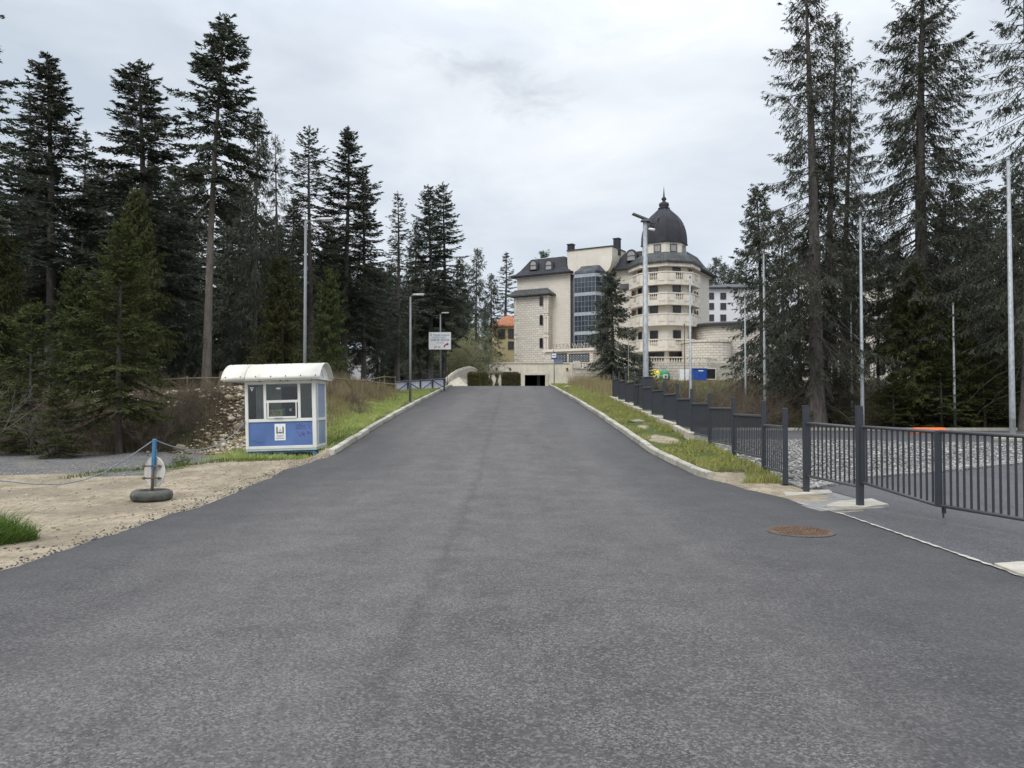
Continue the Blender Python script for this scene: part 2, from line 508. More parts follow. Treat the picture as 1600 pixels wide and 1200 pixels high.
    n.bump(w2, 0.3, 0.02); n.fin(c, 0.75, 0, 0.2)
    n = NB("seam_metal_roof")
    c = n.ramp(n.noise(1.5, 5), (0.35, (0.050, 0.053, 0.054)), (0.65, (0.085, 0.088, 0.088))); n.fin(c, 0.6, 0.0, 0.3)
    simple("pale_roof_metal", (0.38, 0.38, 0.37), 0.5, var=0.15, scale=1.0)
    simple("dark_soffit", (0.045, 0.045, 0.05), 0.6)
    simple("window_dark", (0.022, 0.024, 0.028), 0.12, var=0.3, scale=1.5, spec=0.6)
    simple("window_curtain", (0.30, 0.30, 0.29), 0.5, var=0.2, scale=2, spec=0.5)
    simple("window_frame", (0.075, 0.065, 0.058), 0.5)
    n = NB("curtain_glass")
    f = n.noise(0.7, 3, 0.5, n.coord((1.4, 1.4, 0.6)))
    c = n.ramp(f, (0.35, (0.018, 0.024, 0.036)), (0.6, (0.050, 0.062, 0.080)), (0.75, (0.10, 0.12, 0.14)))
    n.fin(c, 0.1, 0, 0.6)
    simple("mullion_grey", (0.20, 0.22, 0.24), 0.5)
    simple("spandrel_grey", (0.34, 0.37, 0.385), 0.4)
    simple("steel_letters", (0.42, 0.39, 0.33), 0.4, 0.3)
    simple("garage_dark", (0.03, 0.03, 0.032), 0.9)
    simple("white_facade", (0.68, 0.69, 0.71), 0.85, var=0.05)
    simple("yellow_facade", (0.78, 0.66, 0.38), 0.85, var=0.08)
    n = NB("orange_tiles")
    c = n.ramp(n.noise(3, 5), (0.3, (0.33, 0.13, 0.07)), (0.7, (0.50, 0.22, 0.12))); n.fin(c, 0.85)
    # street furniture
    simple("anthracite", (0.036, 0.040, 0.048), 0.5, var=0.12, scale=4, spec=0.4)
    simple("anthracite_rail", (0.075, 0.078, 0.082), 0.5, var=0.15, scale=4)
    n = NB("galvanised")
    c = n.ramp(n.voro(9, n.coord((1, 1, 0.6))).outputs["Distance"], (0.1, (0.24, 0.26, 0.27)), (0.7, (0.36, 0.38, 0.395)))
    n.fin(c, 0.55, 0.35, 0.5)
    simple("lamp_grey", (0.17, 0.18, 0.185), 0.5, 0.2)
    simple("lamp_head", (0.36, 0.37, 0.38), 0.4, 0.2)
    simple("solar_black", (0.012, 0.014, 0.020), 0.2, spec=0.6)
    simple("camera_white", (0.75, 0.75, 0.74), 0.4)
    simple("kiosk_white", (0.74, 0.73, 0.69), 0.5, var=0.05, scale=2.0, dirt=0.16)
    simple("kiosk_roof_white", (0.66, 0.64, 0.57), 0.7, var=0.08, scale=1.6, dirt=0.35, spec=0.2)
    simple("kiosk_blue", (0.095, 0.165, 0.37), 0.5, var=0.2, scale=1.4, dirt=0.10)
    simple("kiosk_blue_pale", (0.25, 0.31, 0.43), 0.4, var=0.14, scale=1.4)
    simple("skid_blue", (0.04, 0.16, 0.29), 0.6, var=0.2)
    simple("interior_grey", (0.46, 0.48, 0.465), 0.85, var=0.15)
    simple("interior_navy", (0.022, 0.032, 0.085), 0.8, var=0.25, scale=5)
    simple("screw_dark", (0.16, 0.12, 0.08), 0.6)
    simple("sticker_white", (0.84, 0.84, 0.83), 0.5, var=0.04)
    simple("ink_black", (0.03, 0.03, 0.035), 0.6)
    simple("ink_grey", (0.11, 0.12, 0.135), 0.6)
    simple("ink_blue", (0.03, 0.085, 0.20), 0.6)
    simple("ink_red", (0.38, 0.03, 0.04), 0.6)
    simple("spray_purple", (0.17, 0.055, 0.21), 0.6, var=0.4, scale=20)
    simple("board_ochre", (0.62, 0.55, 0.36), 0.8)
    simple("blue_post", (0.045, 0.17, 0.32), 0.45, var=0.2, scale=9, dirt=0.2)
    simple("rusty_post", (0.10, 0.075, 0.06), 0.8, var=0.4, scale=10)
    simple("rope_blue", (0.20, 0.23, 0.26), 0.85, var=0.3, scale=25)
    simple("sign_back_grey", (0.50, 0.49, 0.46), 0.5, 0.1, var=0.2, scale=6, dirt=0.5)
    n = NB("tyre_rubber")
    c = n.ramp(n.noise(6, 6, 0.7), (0.3, (0.045, 0.046, 0.042)), (0.7, (0.125, 0.125, 0.108)))
    g = n.math('MULTIPLY', n.ramp(n.noise(5, 5, 0.7), (0.60, 0.0), (0.70, 0.6)), 1.0)
    sx = n.N("ShaderNodeSeparateXYZ"); n.L(n.tc.outputs["Object"], sx.inputs[0])
    g = n.math('MULTIPLY', g, n.math('LESS_THAN', sx.outputs[1], -0.12))
    c = n.mix(g, c, (0.10, 0.22, 0.10)); n.fin(c, 0.8, 0, 0.3)
    simple("banner_white", (0.62, 0.61, 0.72), 0.7, var=0.06, scale=2)
    simple("banner_print", (0.86, 0.86, 0.88), 0.7, var=0.05)
    simple("barrier_blue_wood", (0.060, 0.066, 0.095), 0.7, var=0.2, scale=5)
    simple("bus_blue", (0.03, 0.07, 0.28), 0.5)
    simple("sign_plate_grey", (0.16, 0.21, 0.28), 0.5)
    simple("bin_yellow", (0.74, 0.60, 0.05), 0.45, var=0.08)
    simple("bin_green", (0.03, 0.22, 0.10), 0.45, var=0.12)
    simple("bin_green_pale", (0.20, 0.45, 0.30), 0.45, var=0.12)
    simple("skip_blue", (0.02, 0.085, 0.36), 0.5, var=0.15, scale=2)
    simple("plastic_orange", (0.75, 0.14, 0.03), 0.5, var=0.1)
    simple("net_green", (0.020, 0.060, 0.040), 0.9, var=0.3)
    n = NB("rusty_iron")
    c = n.ramp(n.noise(18, 6, 0.7), (0.3, (0.055, 0.036, 0.026)), (0.6, (0.17, 0.105, 0.068)), (0.8, (0.26, 0.18, 0.125)))
    n.bump(n.noise(40, 4), 0.5, 0.01); n.fin(c, 0.8, 0.2, 0.3)
    # clear glass (thin sheet): mirror by fresnel, else see-through
    n = NB("clear_glass")
    fr = n.N("ShaderNodeFresnel"); fr.inputs[0].default_value = 1.5
    tr = n.N("ShaderNodeBsdfTransparent"); tr.inputs[0].default_value = (0.86, 0.89, 0.88, 1)
    gl = n.N("ShaderNodeBsdfGlossy"); gl.inputs["Roughness"].default_value = 0.04
    ms = n.N("ShaderNodeMixShader"); n.L(fr.outputs[0], ms.inputs[0]); n.L(tr.outputs[0], ms.inputs[1]); n.L(gl.outputs[0], ms.inputs[2])
    n.L(ms.outputs[0], n.out.inputs[0])


make_materials()
M = MATS

# ------------------------------------------------------------------ terrain and roads
_ZY = [-60, 12, 16, 20, 25, 30.5, 39, 50, 58, 63, 67, 75, 95, 140]
_ZZ = [0, 0.0, 0.10, 0.32, 0.70, 1.10, 1.66, 2.30, 2.78, 3.02, 3.10, 3.10, 3.20, 3.6]


def z_road(y): return np.interp(y, _ZY, _ZZ)
def road_left(y): return np.interp(y, [-60, 7, 12, 17, 19.6, 36, 63, 75, 95], [-4.95, -4.95, -4.9, -4.95, -4.55, -4.66, -4.95, -5.3, -6.0])
def road_right(y): return np.interp(y, [-60, 7, 11.3, 13.5, 16, 20, 36, 63, 75, 95], [4.75, 4.75, 4.8, 4.45, 3.85, 3.6, 3.36, 3.05, 3.3, 4.0])


FENCE_X = 5.32
L_KERB0, R_KERB0 = 19.7, 15.6


def ground_z(x, y):
    x = np.asarray(x, float); y = np.asarray(y, float)
    zr = z_road(y); xl = road_left(y); xr = road_right(y)
    bump = 0.035 * vnoise(x, y, 1.3, 2) + 0.02 * vnoise(x, y, 3.9, 5)
    # left
    off = xl - x
    kf = smooth(L_KERB0 - 0.3, L_KERB0 + 0.1, y) * (1 - smooth(63, 66, y))
    near = zr - 0.02 + kf * 0.11
    wob = 1.2 * vnoise(x, y, 0.35, 1)
    bank = smooth(24.0, 29.5, y + wob) * (2.05 + 0.25 * vnoise(x, y, 0.25, 7)) + np.clip(y - 30, 0, None) * 0.028
    far = 0.02 + bank
    w = smooth(0.7, 4.6, off)
    zl = near * (1 - w) + far * w + bump * np.clip(off - 0.3, 0, 1) * np.where(y > 23, 1.5, 0.35)
    zl = np.where(off < 0.13, np.minimum(zl, zr - 0.05 + (1 - kf) * 0.03), zl)
    # right
    offr = x - xr
    kfr = smooth(R_KERB0 - 0.2, R_KERB0 + 0.2, y) * (1 - smooth(63, 66, y))
    nearr = zr - 0.03 + kfr * 0.11 + bump * np.clip(offr - 0.3, 0, 1) * smooth(15, 18, y)
    lot = -0.03 + smooth(46.5, 62, y + 1.0 * vnoise(x, y, 0.3, 3)) * 3.2 + np.clip(y - 62, 0, None) * 0.035 + bump * smooth(46, 50, y) * 2
    wd = 0.08 + 3.2 * smooth(40.5, 43.5, y)
    wr = np.clip((x - FENCE_X) / wd, 0, 1)
    wr = wr * wr * (3 - 2 * wr)
    z_r = nearr * (1 - wr) + lot * wr
    z_r = np.where(offr < 0.13, np.minimum(z_r, zr - 0.05), z_r)
    kq = smooth(1.55, 1.0, np.abs(x + 6.35)) * smooth(3.6, 1.5, np.abs(y - 21.4))
    zl = zl * (1 - kq) + 0.13 * kq
    z = np.where(x < xl, zl, np.where(x > xr, z_r, zr - 0.06))
    return z


def gz(x, y): return float(ground_z(x, y))


def build_terrain():
    ys = np.concatenate([np.arange(-20, 4, 2.0), np.arange(4, 15, 0.5), np.arange(15, 62, 0.33), np.arange(62, 110, 1.0), np.arange(110, 200, 5.0), [200, 260, 340, 480, 700]])
    lo = np.concatenate([[0.0, 0.10, 0.14, 0.3, 0.55], np.arange(0.8, 14, 0.33), np.arange(14, 40, 1.0), [40, 45, 52, 62, 80, 110, 160, 260, 420]])
    ins = np.linspace(0, 1, 7)[1:-1]
    mid = np.concatenate([[0.0, 0.10, 0.14], np.array([0.3, 0.5, 0.7, 0.9])])
    ro = np.concatenate([[0.0, 0.09], np.arange(0.4, 8, 0.4), np.arange(8, 40, 1.0), [40, 46, 54, 66, 85, 120, 180, 300, 460]])
    rows = []
    for y in ys:
        xl, xr = road_left(y), road_right(y)
        fx = FENCE_X
        m = xr + np.where(mid <= 0.14, mid, 0.14 + (mid - 0.14) / 0.86 * (fx - xr - 0.14 - 0.02))
        rows.append(np.concatenate([(xl - lo)[::-1], xl + (xr - xl) * ins, m, fx + ro]))
    X = np.array(rows); Y = np.repeat(ys[:, None], X.shape[1], 1)
    Z = ground_z(X, Y)
    R, C = X.shape
    idx = np.arange(R * C).reshape(R, C)
    F = np.stack([idx[:-1, :-1], idx[:-1, 1:], idx[1:, 1:], idx[1:, :-1]], -1).reshape(-1, 4)
    me = np_mesh("ground", np.stack([X, Y, Z], -1).reshape(-1, 3), F, True)
    # region masks (kind of ground cover): R sand, G grass, B grey gravel
    x, y = X.ravel(), Y.ravel()
    offl = road_left(y) - x; offr = x - road_right(y)
    wb = vnoise(x, y, 0.5, 4)
    left = offl > -0.3
    sand = np.where(left, smooth(22, 18.5, y + 0.8 * wb) * smooth(11.5, 8.0, offl + 0.5 * wb + np.clip(y - 12, 0, 9) * 0.75), 0)
    gravl = np.where(left, smooth(25.5, 23.8, y + 0.9 * wb), 0) * smooth(2.6, 3.6, offl)
    grassl = np.where(left & (y > 15), smooth(6.5, 4.2, offl + 0.8 * wb) * smooth(14.5, 17.5, y) * np.where((y > 22.5) & (y < 31), smooth(3.4, 2.4, offl), 1), 0) * np.where(y < 20, smooth(2.0, 3.4, offl + wb), 1) * 1.0
    sand = np.where(left & (y > 20), np.maximum(0, smooth(0.75, 0.2, offl) * 0.45), sand * np.where(left & (y > 14.5), 1 - 0.65 * grassl, 1))
    right = offr > -0.3
    verge = right & (x < FENCE_X + 0.05)
    grassr = np.where(verge, smooth(15.2, 17.0, y), 0) * 0.85
    bare = np.exp(-(((x - 4.35) / 0.55) ** 2 + ((y - 22.2) / 1.5) ** 2)) + 0.8 * np.exp(-(((x - 4.3) / 0.4) ** 2 + ((y - 25.5) / 1.0) ** 2))
    sandr = np.where(verge, np.maximum(bare * 0.9, smooth(17.2, 15.6, y + 0.6 * wb) * 0.8), 0)
    lotg = np.where(right & (x > FENCE_X + 0.05), smooth(47.5, 45.5, y), 0)
    bankg = np.where(right & (y > 40), smooth(40, 44, y) * smooth(16, 9, np.abs(x - 9)) * 0.5, 0)
    R_ = np.clip(sand + sandr, 0, 1); G_ = np.clip(np.maximum(np.maximum(grassl, grassr), bankg), 0, 1); B_ = np.clip(np.maximum(gravl * 0.9, lotg * 0.9), 0, 1)
    G_ = np.where(lotg > 0.3, 0, G_)
    ca = me.color_attributes.new("mask", 'FLOAT_COLOR', 'POINT')
    ca.data.foreach_set("color", np.stack([R_, G_, B_, np.ones_like(R_)], -1).astype(np.float32).ravel())
    tag(link("ground", me, M["ground"]), "rough ground of forest litter, sand and gravel beside the road", kind="structure")


def build_road():
    ys = np.concatenate([np.arange(-16, 6, 2.0), np.arange(6, 20, 0.12), np.arange(20, 66, 0.5), np.arange(66, 97, 1.5)])
    rng = np.random.default_rng(5)
    n = 14
    jl = np.cumsum(rng.normal(0, 0.02, len(ys))); jl -= np.convolve(np.pad(jl, 12, 'edge'), np.ones(25) / 25, 'same')[12:-12]
    jr = np.cumsum(rng.normal(0, 0.012, len(ys))); jr -= np.convolve(np.pad(jr, 12, 'edge'), np.ones(25) / 25, 'same')[12:-12]
    kl = np.where(ys < L_KERB0, 1, 0); kr = np.where(ys < R_KERB0, 1, 0)
    xl = road_left(ys) + jl * kl * 1.2; xr = road_right(ys) + jr * kr * 1.2
    t = np.linspace(0, 1, n)
    X = xl[:, None] + (xr - xl)[:, None] * t
    Y = np.repeat(ys[:, None], n, 1)
    Z = z_road(Y) - 0.018 * (np.abs(t - 0.5) * 2) ** 2
    top = np.stack([X, Y, Z], -1).reshape(-1, 3)
    # skirt so the edge of the asphalt has thickness
    lw = np.stack([xl - 0.03, ys, z_road(ys) - 0.09], -1); rw = np.stack([xr + 0.03, ys, z_road(ys) - 0.09], -1)
    V = np.concatenate([top, lw, rw]); R = len(ys)
    idx = np.arange(R * n).reshape(R, n); il = R * n + np.arange(R); ir = il + R
    F = [np.stack([idx[:-1, :-1], idx[:-1, 1:], idx[1:, 1:], idx[1:, :-1]], -1).reshape(-1, 4),
         np.stack([il[:-1], idx[:-1, 0], idx[1:, 0], il[1:]], -1), np.stack([idx[:-1, -1], ir[:-1], ir[1:], idx[1:, -1]], -1)]
    tag(link("road", np_mesh("road", V, np.concatenate(F), False), M["asphalt"]), "wide fresh grey asphalt road climbing to a crest", kind="structure")


def kerb(name, edge, y0, y1, side, label):
    root = tag(thing(name, label, None), label, kind="structure")
    rng = random.Random(3)
    y = y0; i = 0
    while y < y1:
        ln = 0.965
        xa, xb = float(edge(y)), float(edge(y + ln))
        za, zb = float(z_road(y)), float(z_road(y + ln))
        h = 0.12 + rng.uniform(-0.012, 0.012)
        jx = rng.uniform(-0.012, 0.012)
        lo, w, c = -0.10, 0.15, 0.02
        prof = [(0.0, lo), (0.0, h - c), (c, h), (w, h), (w, lo)]
        ra = [(xa + jx + side * p, y, za + q) for p, q in prof]
        rb = [(xb + jx + side * p, y + ln, zb + q) for p, q in prof]
        MB().loft([ra, rb]).build("kerb_stone", M["kerb_concrete"], root)
        y += 1.0; i += 1


def flat_sheet(name, poly, z, mat, label, kind="structure", jag=0.0, seed=1, parent=None):
    rng = random.Random(seed)
    pts = []
    for i in range(len(poly)):
        a, b = Vector(poly[i]), Vector(poly[(i + 1) % len(poly)])
        n = max(1, int((b - a).length / 0.25)) if jag else 1
        for k in range(n):
            p = a.lerp(b, k / n)
            pts.append((p.x + rng.uniform(-jag, jag), p.y + rng.uniform(-jag, jag)))
    me = bpy.data.meshes.new(name)
    nv = len(pts)
    me.from_pydata([(x, y, z) for x, y in pts] + [(x, y, z - 0.05) for x, y in pts], [], [tuple(range(nv))] + [(i, i + nv, (i + 1) % nv + nv, (i + 1) % nv) for i in range(nv)])
    import bmesh
    bm = bmesh.new(); bm.from_mesh(me)
    bmesh.ops.triangulate(bm, faces=[f for f in bm.faces if len(f.verts) > 4]); bmesh.ops.recalc_face_normals(bm, faces=bm.faces)
    bm.to_mesh(me); bm.free()
    o = link(name, me, mat, parent)
    if parent is None: tag(o, label, kind=kind)
    return o


def G(px, py, z=0.0):
    """ground point at height z seen at photo pixel"""
    a = P(px, py, 10.0); d = a - Vector((0, 0, CAM_H))
    k = (z - CAM_H) / d.z
    return (d.x * k, d.y * k)


def build_paving():
    # asphalt entrance on the right, from the road edge through the gate into the lot
    drv = [(4.40, 6.0), (4.44, 9.5), (4.50, 11.2), G(1385, 792), G(1345, 778), G(1290, 763), G(1262, 757), G(1345, 746), G(1460, 737), G(1600, 722), (22, 24.5), (40, 26), (40, 4), (4.4, 4)]
    flat_sheet("driveway", drv, -0.021, M["asphalt_lot"], "dark patched asphalt driveway through the grey gate", jag=0.02, seed=4)
    flat_sheet("lot_lane", [(5.6, 33.0), (12, 31.5), (20, 28.6), (45, 27.0), (45, 44.5), (20, 45.0), (5.6, 45.4)], 0.002, M["asphalt_lot"], "asphalt lane across the car park in front of the trees", jag=0.02, seed=5)
    # pale worn strip between road and gate posts, pale cracked joint along the road edge
    flat_sheet("worn_strip", [G(1176, 765), G(1225, 762), G(1290, 765), G(1350, 781), G(1385, 792), G(1280, 797)], -0.012, M["worn_pale_asphalt"], "pale worn asphalt strip at the foot of the gate posts", jag=0.02, seed=8)
    a = [(float(road_right(y)) + 0.02, y) for y in (14.8, 13.5, 12.4, 11.3, 10.2, 9.0, 8.0, 7.0, 5.5)]
    import itertools
    rng = random.Random(9)
    L_, R_ = [], []
    for p, q in zip(a[:-1], a[1:]):
        n = max(2, int(math.dist(p, q) / 0.08))
        for k in range(n):
            x = p[0] + (q[0] - p[0]) * k / n; y = p[1] + (q[1] - p[1]) * k / n
            w = rng.choice((0.004, 0.012, 0.02, 0.03)) * rng.uniform(0.6, 1.3)
            L_.append((x - w - 0.02, y, -0.006)); R_.append((x + w, y, -0.0095))
    m = MB()
    for i in range(len(L_) - 1):
        m.add([L_[i], R_[i], R_[i + 1], L_[i + 1]], [(0, 1, 2, 3)])
    tag(m.build("pale_joint", M["joint_pale"]), "thin pale crumbling joint between road and driveway", kind="structure")
    # concrete pads
    for q, lb in (([G(1222, 768), G(1295, 766), G(1302, 771), G(1228, 776)], "small concrete pad under the post at the fence gap"),
                  ([G(1288, 791), G(1312, 783), G(1362, 780), G(1388, 789), G(1350, 793)], "concrete pad under the tall gate post"),
                  ([G(1555, 882), G(1600, 879), G(1640, 890), G(1620, 905), G(1590, 897)], "pale concrete slab corner beside the driveway joint")):
        tag(flat_sheet("concrete_pad", q, 0.014, M["pad_concrete"], lb, jag=0.015, seed=len(lb)), lb, kind="structure")
    # light kerb line at the far side of the lot
    tag(MB().box(5.6, 45, 45.6, 45.85, -0.1, 0.14).build("lot_kerb", M["kerb_concrete"]), "pale kerb line in front of the right hand trees", kind="structure")


ICO_V = None


def rock_template(seed):
    rng = np.random.default_rng(seed)
    t = (1 + 5 ** 0.5) / 2
    v = np.array([(-1, t, 0), (1, t, 0), (-1, -t, 0), (1, -t, 0), (0, -1, t), (0, 1, t), (0, -1, -t), (0, 1, -t), (t, 0, -1), (t, 0, 1), (-t, 0, -1), (-t, 0, 1)], float) / 1.9
    f = np.array([(0, 11, 5), (0, 5, 1), (0, 1, 7), (0, 7, 10), (0, 10, 11), (1, 5, 9), (5, 11, 4), (11, 10, 2), (10, 7, 6), (7, 1, 8), (3, 9, 4), (3, 4, 2), (3, 2, 6), (3, 6, 8), (3, 8, 9), (4, 9, 5), (2, 4, 11), (6, 2, 10), (8, 6, 7), (9, 8, 1)])
    v = v * rng.uniform(0.65, 1.2, v.shape) * np.array([1, 0.85, 0.62])
    return v, f


def scatter_rocks(name, pts, sizes, mat, seed):
    rng = np.random.default_rng(seed)
    temps = [rock_template(seed + i) for i in range(6)]
    Vs, Fs, o = [], [], 0
    k = rng.integers(0, 6, len(pts))
    for ti, (v, f) in enumerate(temps):
        sel = np.where(k == ti)[0]
        if not len(sel): continue
        a = rng.uniform(0, 2 * np.pi, len(sel)); s = sizes[sel]
        ca, sa = np.cos(a), np.sin(a)
        x = v[None, :, 0] * ca[:, None] - v[None, :, 1] * sa[:, None]; y = v[None, :, 0] * sa[:, None] + v[None, :, 1] * ca[:, None]
        z = np.repeat(v[None, :, 2], len(sel), 0) + rng.uniform(-0.3, 0.3, (len(sel), 1)) * x
        W = np.stack([x, y, z], -1) * s[:, None, None] + pts[sel][:, None, :]
        Vs.append(W.reshape(-1, 3)); Fs.append((f[None] + (np.arange(len(sel)) * 12)[:, None, None]).reshape(-1, 3) + o)
        o += len(sel) * 12
    return link(name, np_mesh(name, np.concatenate(Vs), np.concatenate(Fs)), mat)


def build_gravel():
    rng = np.random.default_rng(11)
    flat_sheet('gravel_bed', [(5.45, 14.2), (6.2, 15.0), (7.6, 16.5), (10, 17.9), (13.9, 20.7), (22, 24.3), (30, 25.2), (45, 26), (45, 27.1), (30, 28.1), (20, 28.7), (12, 31.6), (5.45, 33.1)], 0.03, M['gravel_bed'], 'bed of pale crushed stone behind the gate', jag=0.05, seed=3)
    n = 60000
    x = rng.uniform(5.6, 30, n); y = rng.uniform(13.6, 33.2, n)
    lo = np.interp(x, [5.4, 6.2, 7.6, 10, 13.9, 22, 30], [14.0, 15.1, 16.6, 18.0, 20.8, 24.4, 25.3])
    hi = np.interp(x, [5.6, 12, 20, 30], [33.0, 31.5, 28.6, 28.0])
    vis = x < 0.72 * y + 1.0
    ok = (y > lo + 0.1 * vnoise(x, y, 4)) & (y < hi) & vis
    x, y = x[ok], y[ok]
    mound = 0.18 * smooth(0, 2.0, y - np.interp(x, [5.4, 7.6, 13.9, 30], [14.0, 16.6, 20.8, 25.3])) * smooth(0, 2.5, np.interp(x, [5.6, 12, 20, 30], [33.0, 31.5, 28.6, 28.0]) - y)
    z = ground_z(x, y) + 0.06 + mound * rng.uniform(0.2, 1.0, len(x))
    s = np.clip(rng.lognormal(-3.6, 0.42, len(x)), 0.014, 0.085)
    o = scatter_rocks("white_gravel", np.stack([x, y, z], -1), s, M["white_gravel"], 21)
    tag(o, "bed of coarse whitish crushed stone behind the grey gate", "gravel", kind="stuff")


def build_rubble():
    rng = np.random.default_rng(12)
    # rubble bank left of the kiosk
    n = 4200
    px = rng.normal(350, 32, n); py = rng.uniform(608, 692, n)
    pts = []
    x = rng.normal(-8.9, 0.72, n); y = rng.uniform(23.9, 29.8, n)
    z = ground_z(x, y) + 0.03
    s = np.clip(rng.lognormal(-3.35, 0.55, n), 0.015, 0.16)
    o = scatter_rocks("rubble", np.stack([x, y, z], -1), s, M["rubble_stone"], 31)
    tag(o, "loose ochre rubble spilling down the bank beside the kiosk", "rubble", kind="stuff")
    n = 500
    x = rng.uniform(-19, -9, n); y = rng.uniform(27.5, 31, n)
    o = scatter_rocks("bank_stones", np.stack([x, y, ground_z(x, y) + 0.02], -1), rng.uniform(0.04, 0.12, n), M["rubble_stone"], 37)
    tag(o, "scattered stones along the top of the left bank", "stones", kind="stuff")
    # pebbles and crumbs on the sand apron
    n = 900
    x = rng.uniform(-6.4, -4.9, n); y = rng.uniform(7.2, 19.6, n)
    x = road_left(y) + 0.02 - np.abs(rng.normal(0, 0.22, n)) * (1 + 0.7 * vnoise(y, y, 2.0))
    o = scatter_rocks('asphalt_crumbs', np.stack([x, y, ground_z(x, y) + 0.004], -1), np.clip(rng.lognormal(-4.75, 0.5, n), 0.004, 0.026), M['asphalt_lot'], 43)
    tag(o, 'dark asphalt crumbs scattered along the left road edge', 'crumbs', kind='stuff')
    n = 2600
    x = rng.uniform(-13, -4.9, n); y = rng.uniform(7.5, 20, n)
    ok = x < road_left(y) - 0.03
    x, y = x[ok], y[ok]
    o = scatter_rocks("pebbles", np.stack([x, y, ground_z(x, y) + 0.004], -1), np.clip(rng.lognormal(-4.55, 0.5, len(x)), 0.004, 0.035), M["rubble_stone"], 41)
    tag(o, "small pebbles scattered on the sandy apron", "pebbles", kind="stuff")
    # single big stones
    spots = [(-9.3, 26.2, 0.28, "largest pale boulder half buried in the rubble bank"), (-10.1, 27.4, 0.20, "squat pale stone near the top of the rubble bank"),
             (-8.4, 25.0, 0.19, "pale stone low in the rubble close to the kiosk"), (-10.8, 25.0, 0.26, "flat stone at the foot of the rubble bank")]
    for x, y, s, lb in spots:
        v, f = rock_template(int(x * -31))
        o = link("boulder", np_mesh("boulder", v * s, f), M["rubble_stone"]); o.location = (x, y, gz(x, y) + s * 0.25)
        tag(o, lb, "stone")
    p = [(4.45, 27.0, 0.30, "flat pale stone lying in the right grass verge"), (5.0, 44.5, 0.34, "left one of two pale stones in the grass below the bus stop wall"), (4.2, 44.0, 0.28, "right one of two pale stones in the grass below the bus stop wall")]
    p = [(4.45, 27.0, 0.30, "flat pale stone lying in the right grass verge"), (3.95, 55.5, 0.42, "pale boulder in the grass beside the bus stop pole"), (5.0, 55.0, 0.36, "pale boulder in the grass left of the dark fence end")]
    for x, y, s, lb in p:
        v, f = rock_template(int(x * 31))
        o = link("boulder", np_mesh("boulder", v * s * np.array([1.2, 1, 0.55]), f), M["white_gravel"]); o.location = (x, y, gz(x, y) + s * 0.12)
        tag(o, lb, "stone")


def blades(n, xy, h, w, lean, rng):
    x, y = xy
    n = len(x)
    z = ground_z(x, y) - 0.015
    a = rng.uniform(0, 2 * np.pi, n)
    dx, dy = np.cos(a) * w * 0.5, np.sin(a) * w * 0.5
    la = rng.uniform(0, 2 * np.pi, n); ll = np.abs(rng.normal(0, lean, n)) * h
    base = np.stack([x, y, z], -1); d = np.stack([dx, dy, 0 * dx], -1)
    bend = np.stack([np.cos(la) * ll, np.sin(la) * ll, np.zeros(n)], -1)
    up = np.stack([0 * h, 0 * h, h], -1)
    mid = base + up * 0.55 + bend * 0.3
    tip = base + up * 0.97 + bend
    V = np.stack([base - d, base + d, mid + d * 0.8, mid - d * 0.8, tip], 1).reshape(-1, 3)
    i = np.arange(n)[:, None] * 5
    F = np.concatenate([np.concatenate([i, i + 1, i + 2], 1), np.concatenate([i, i + 2, i + 3], 1), np.concatenate([i + 3, i + 2, i + 4], 1)])
    return V, F


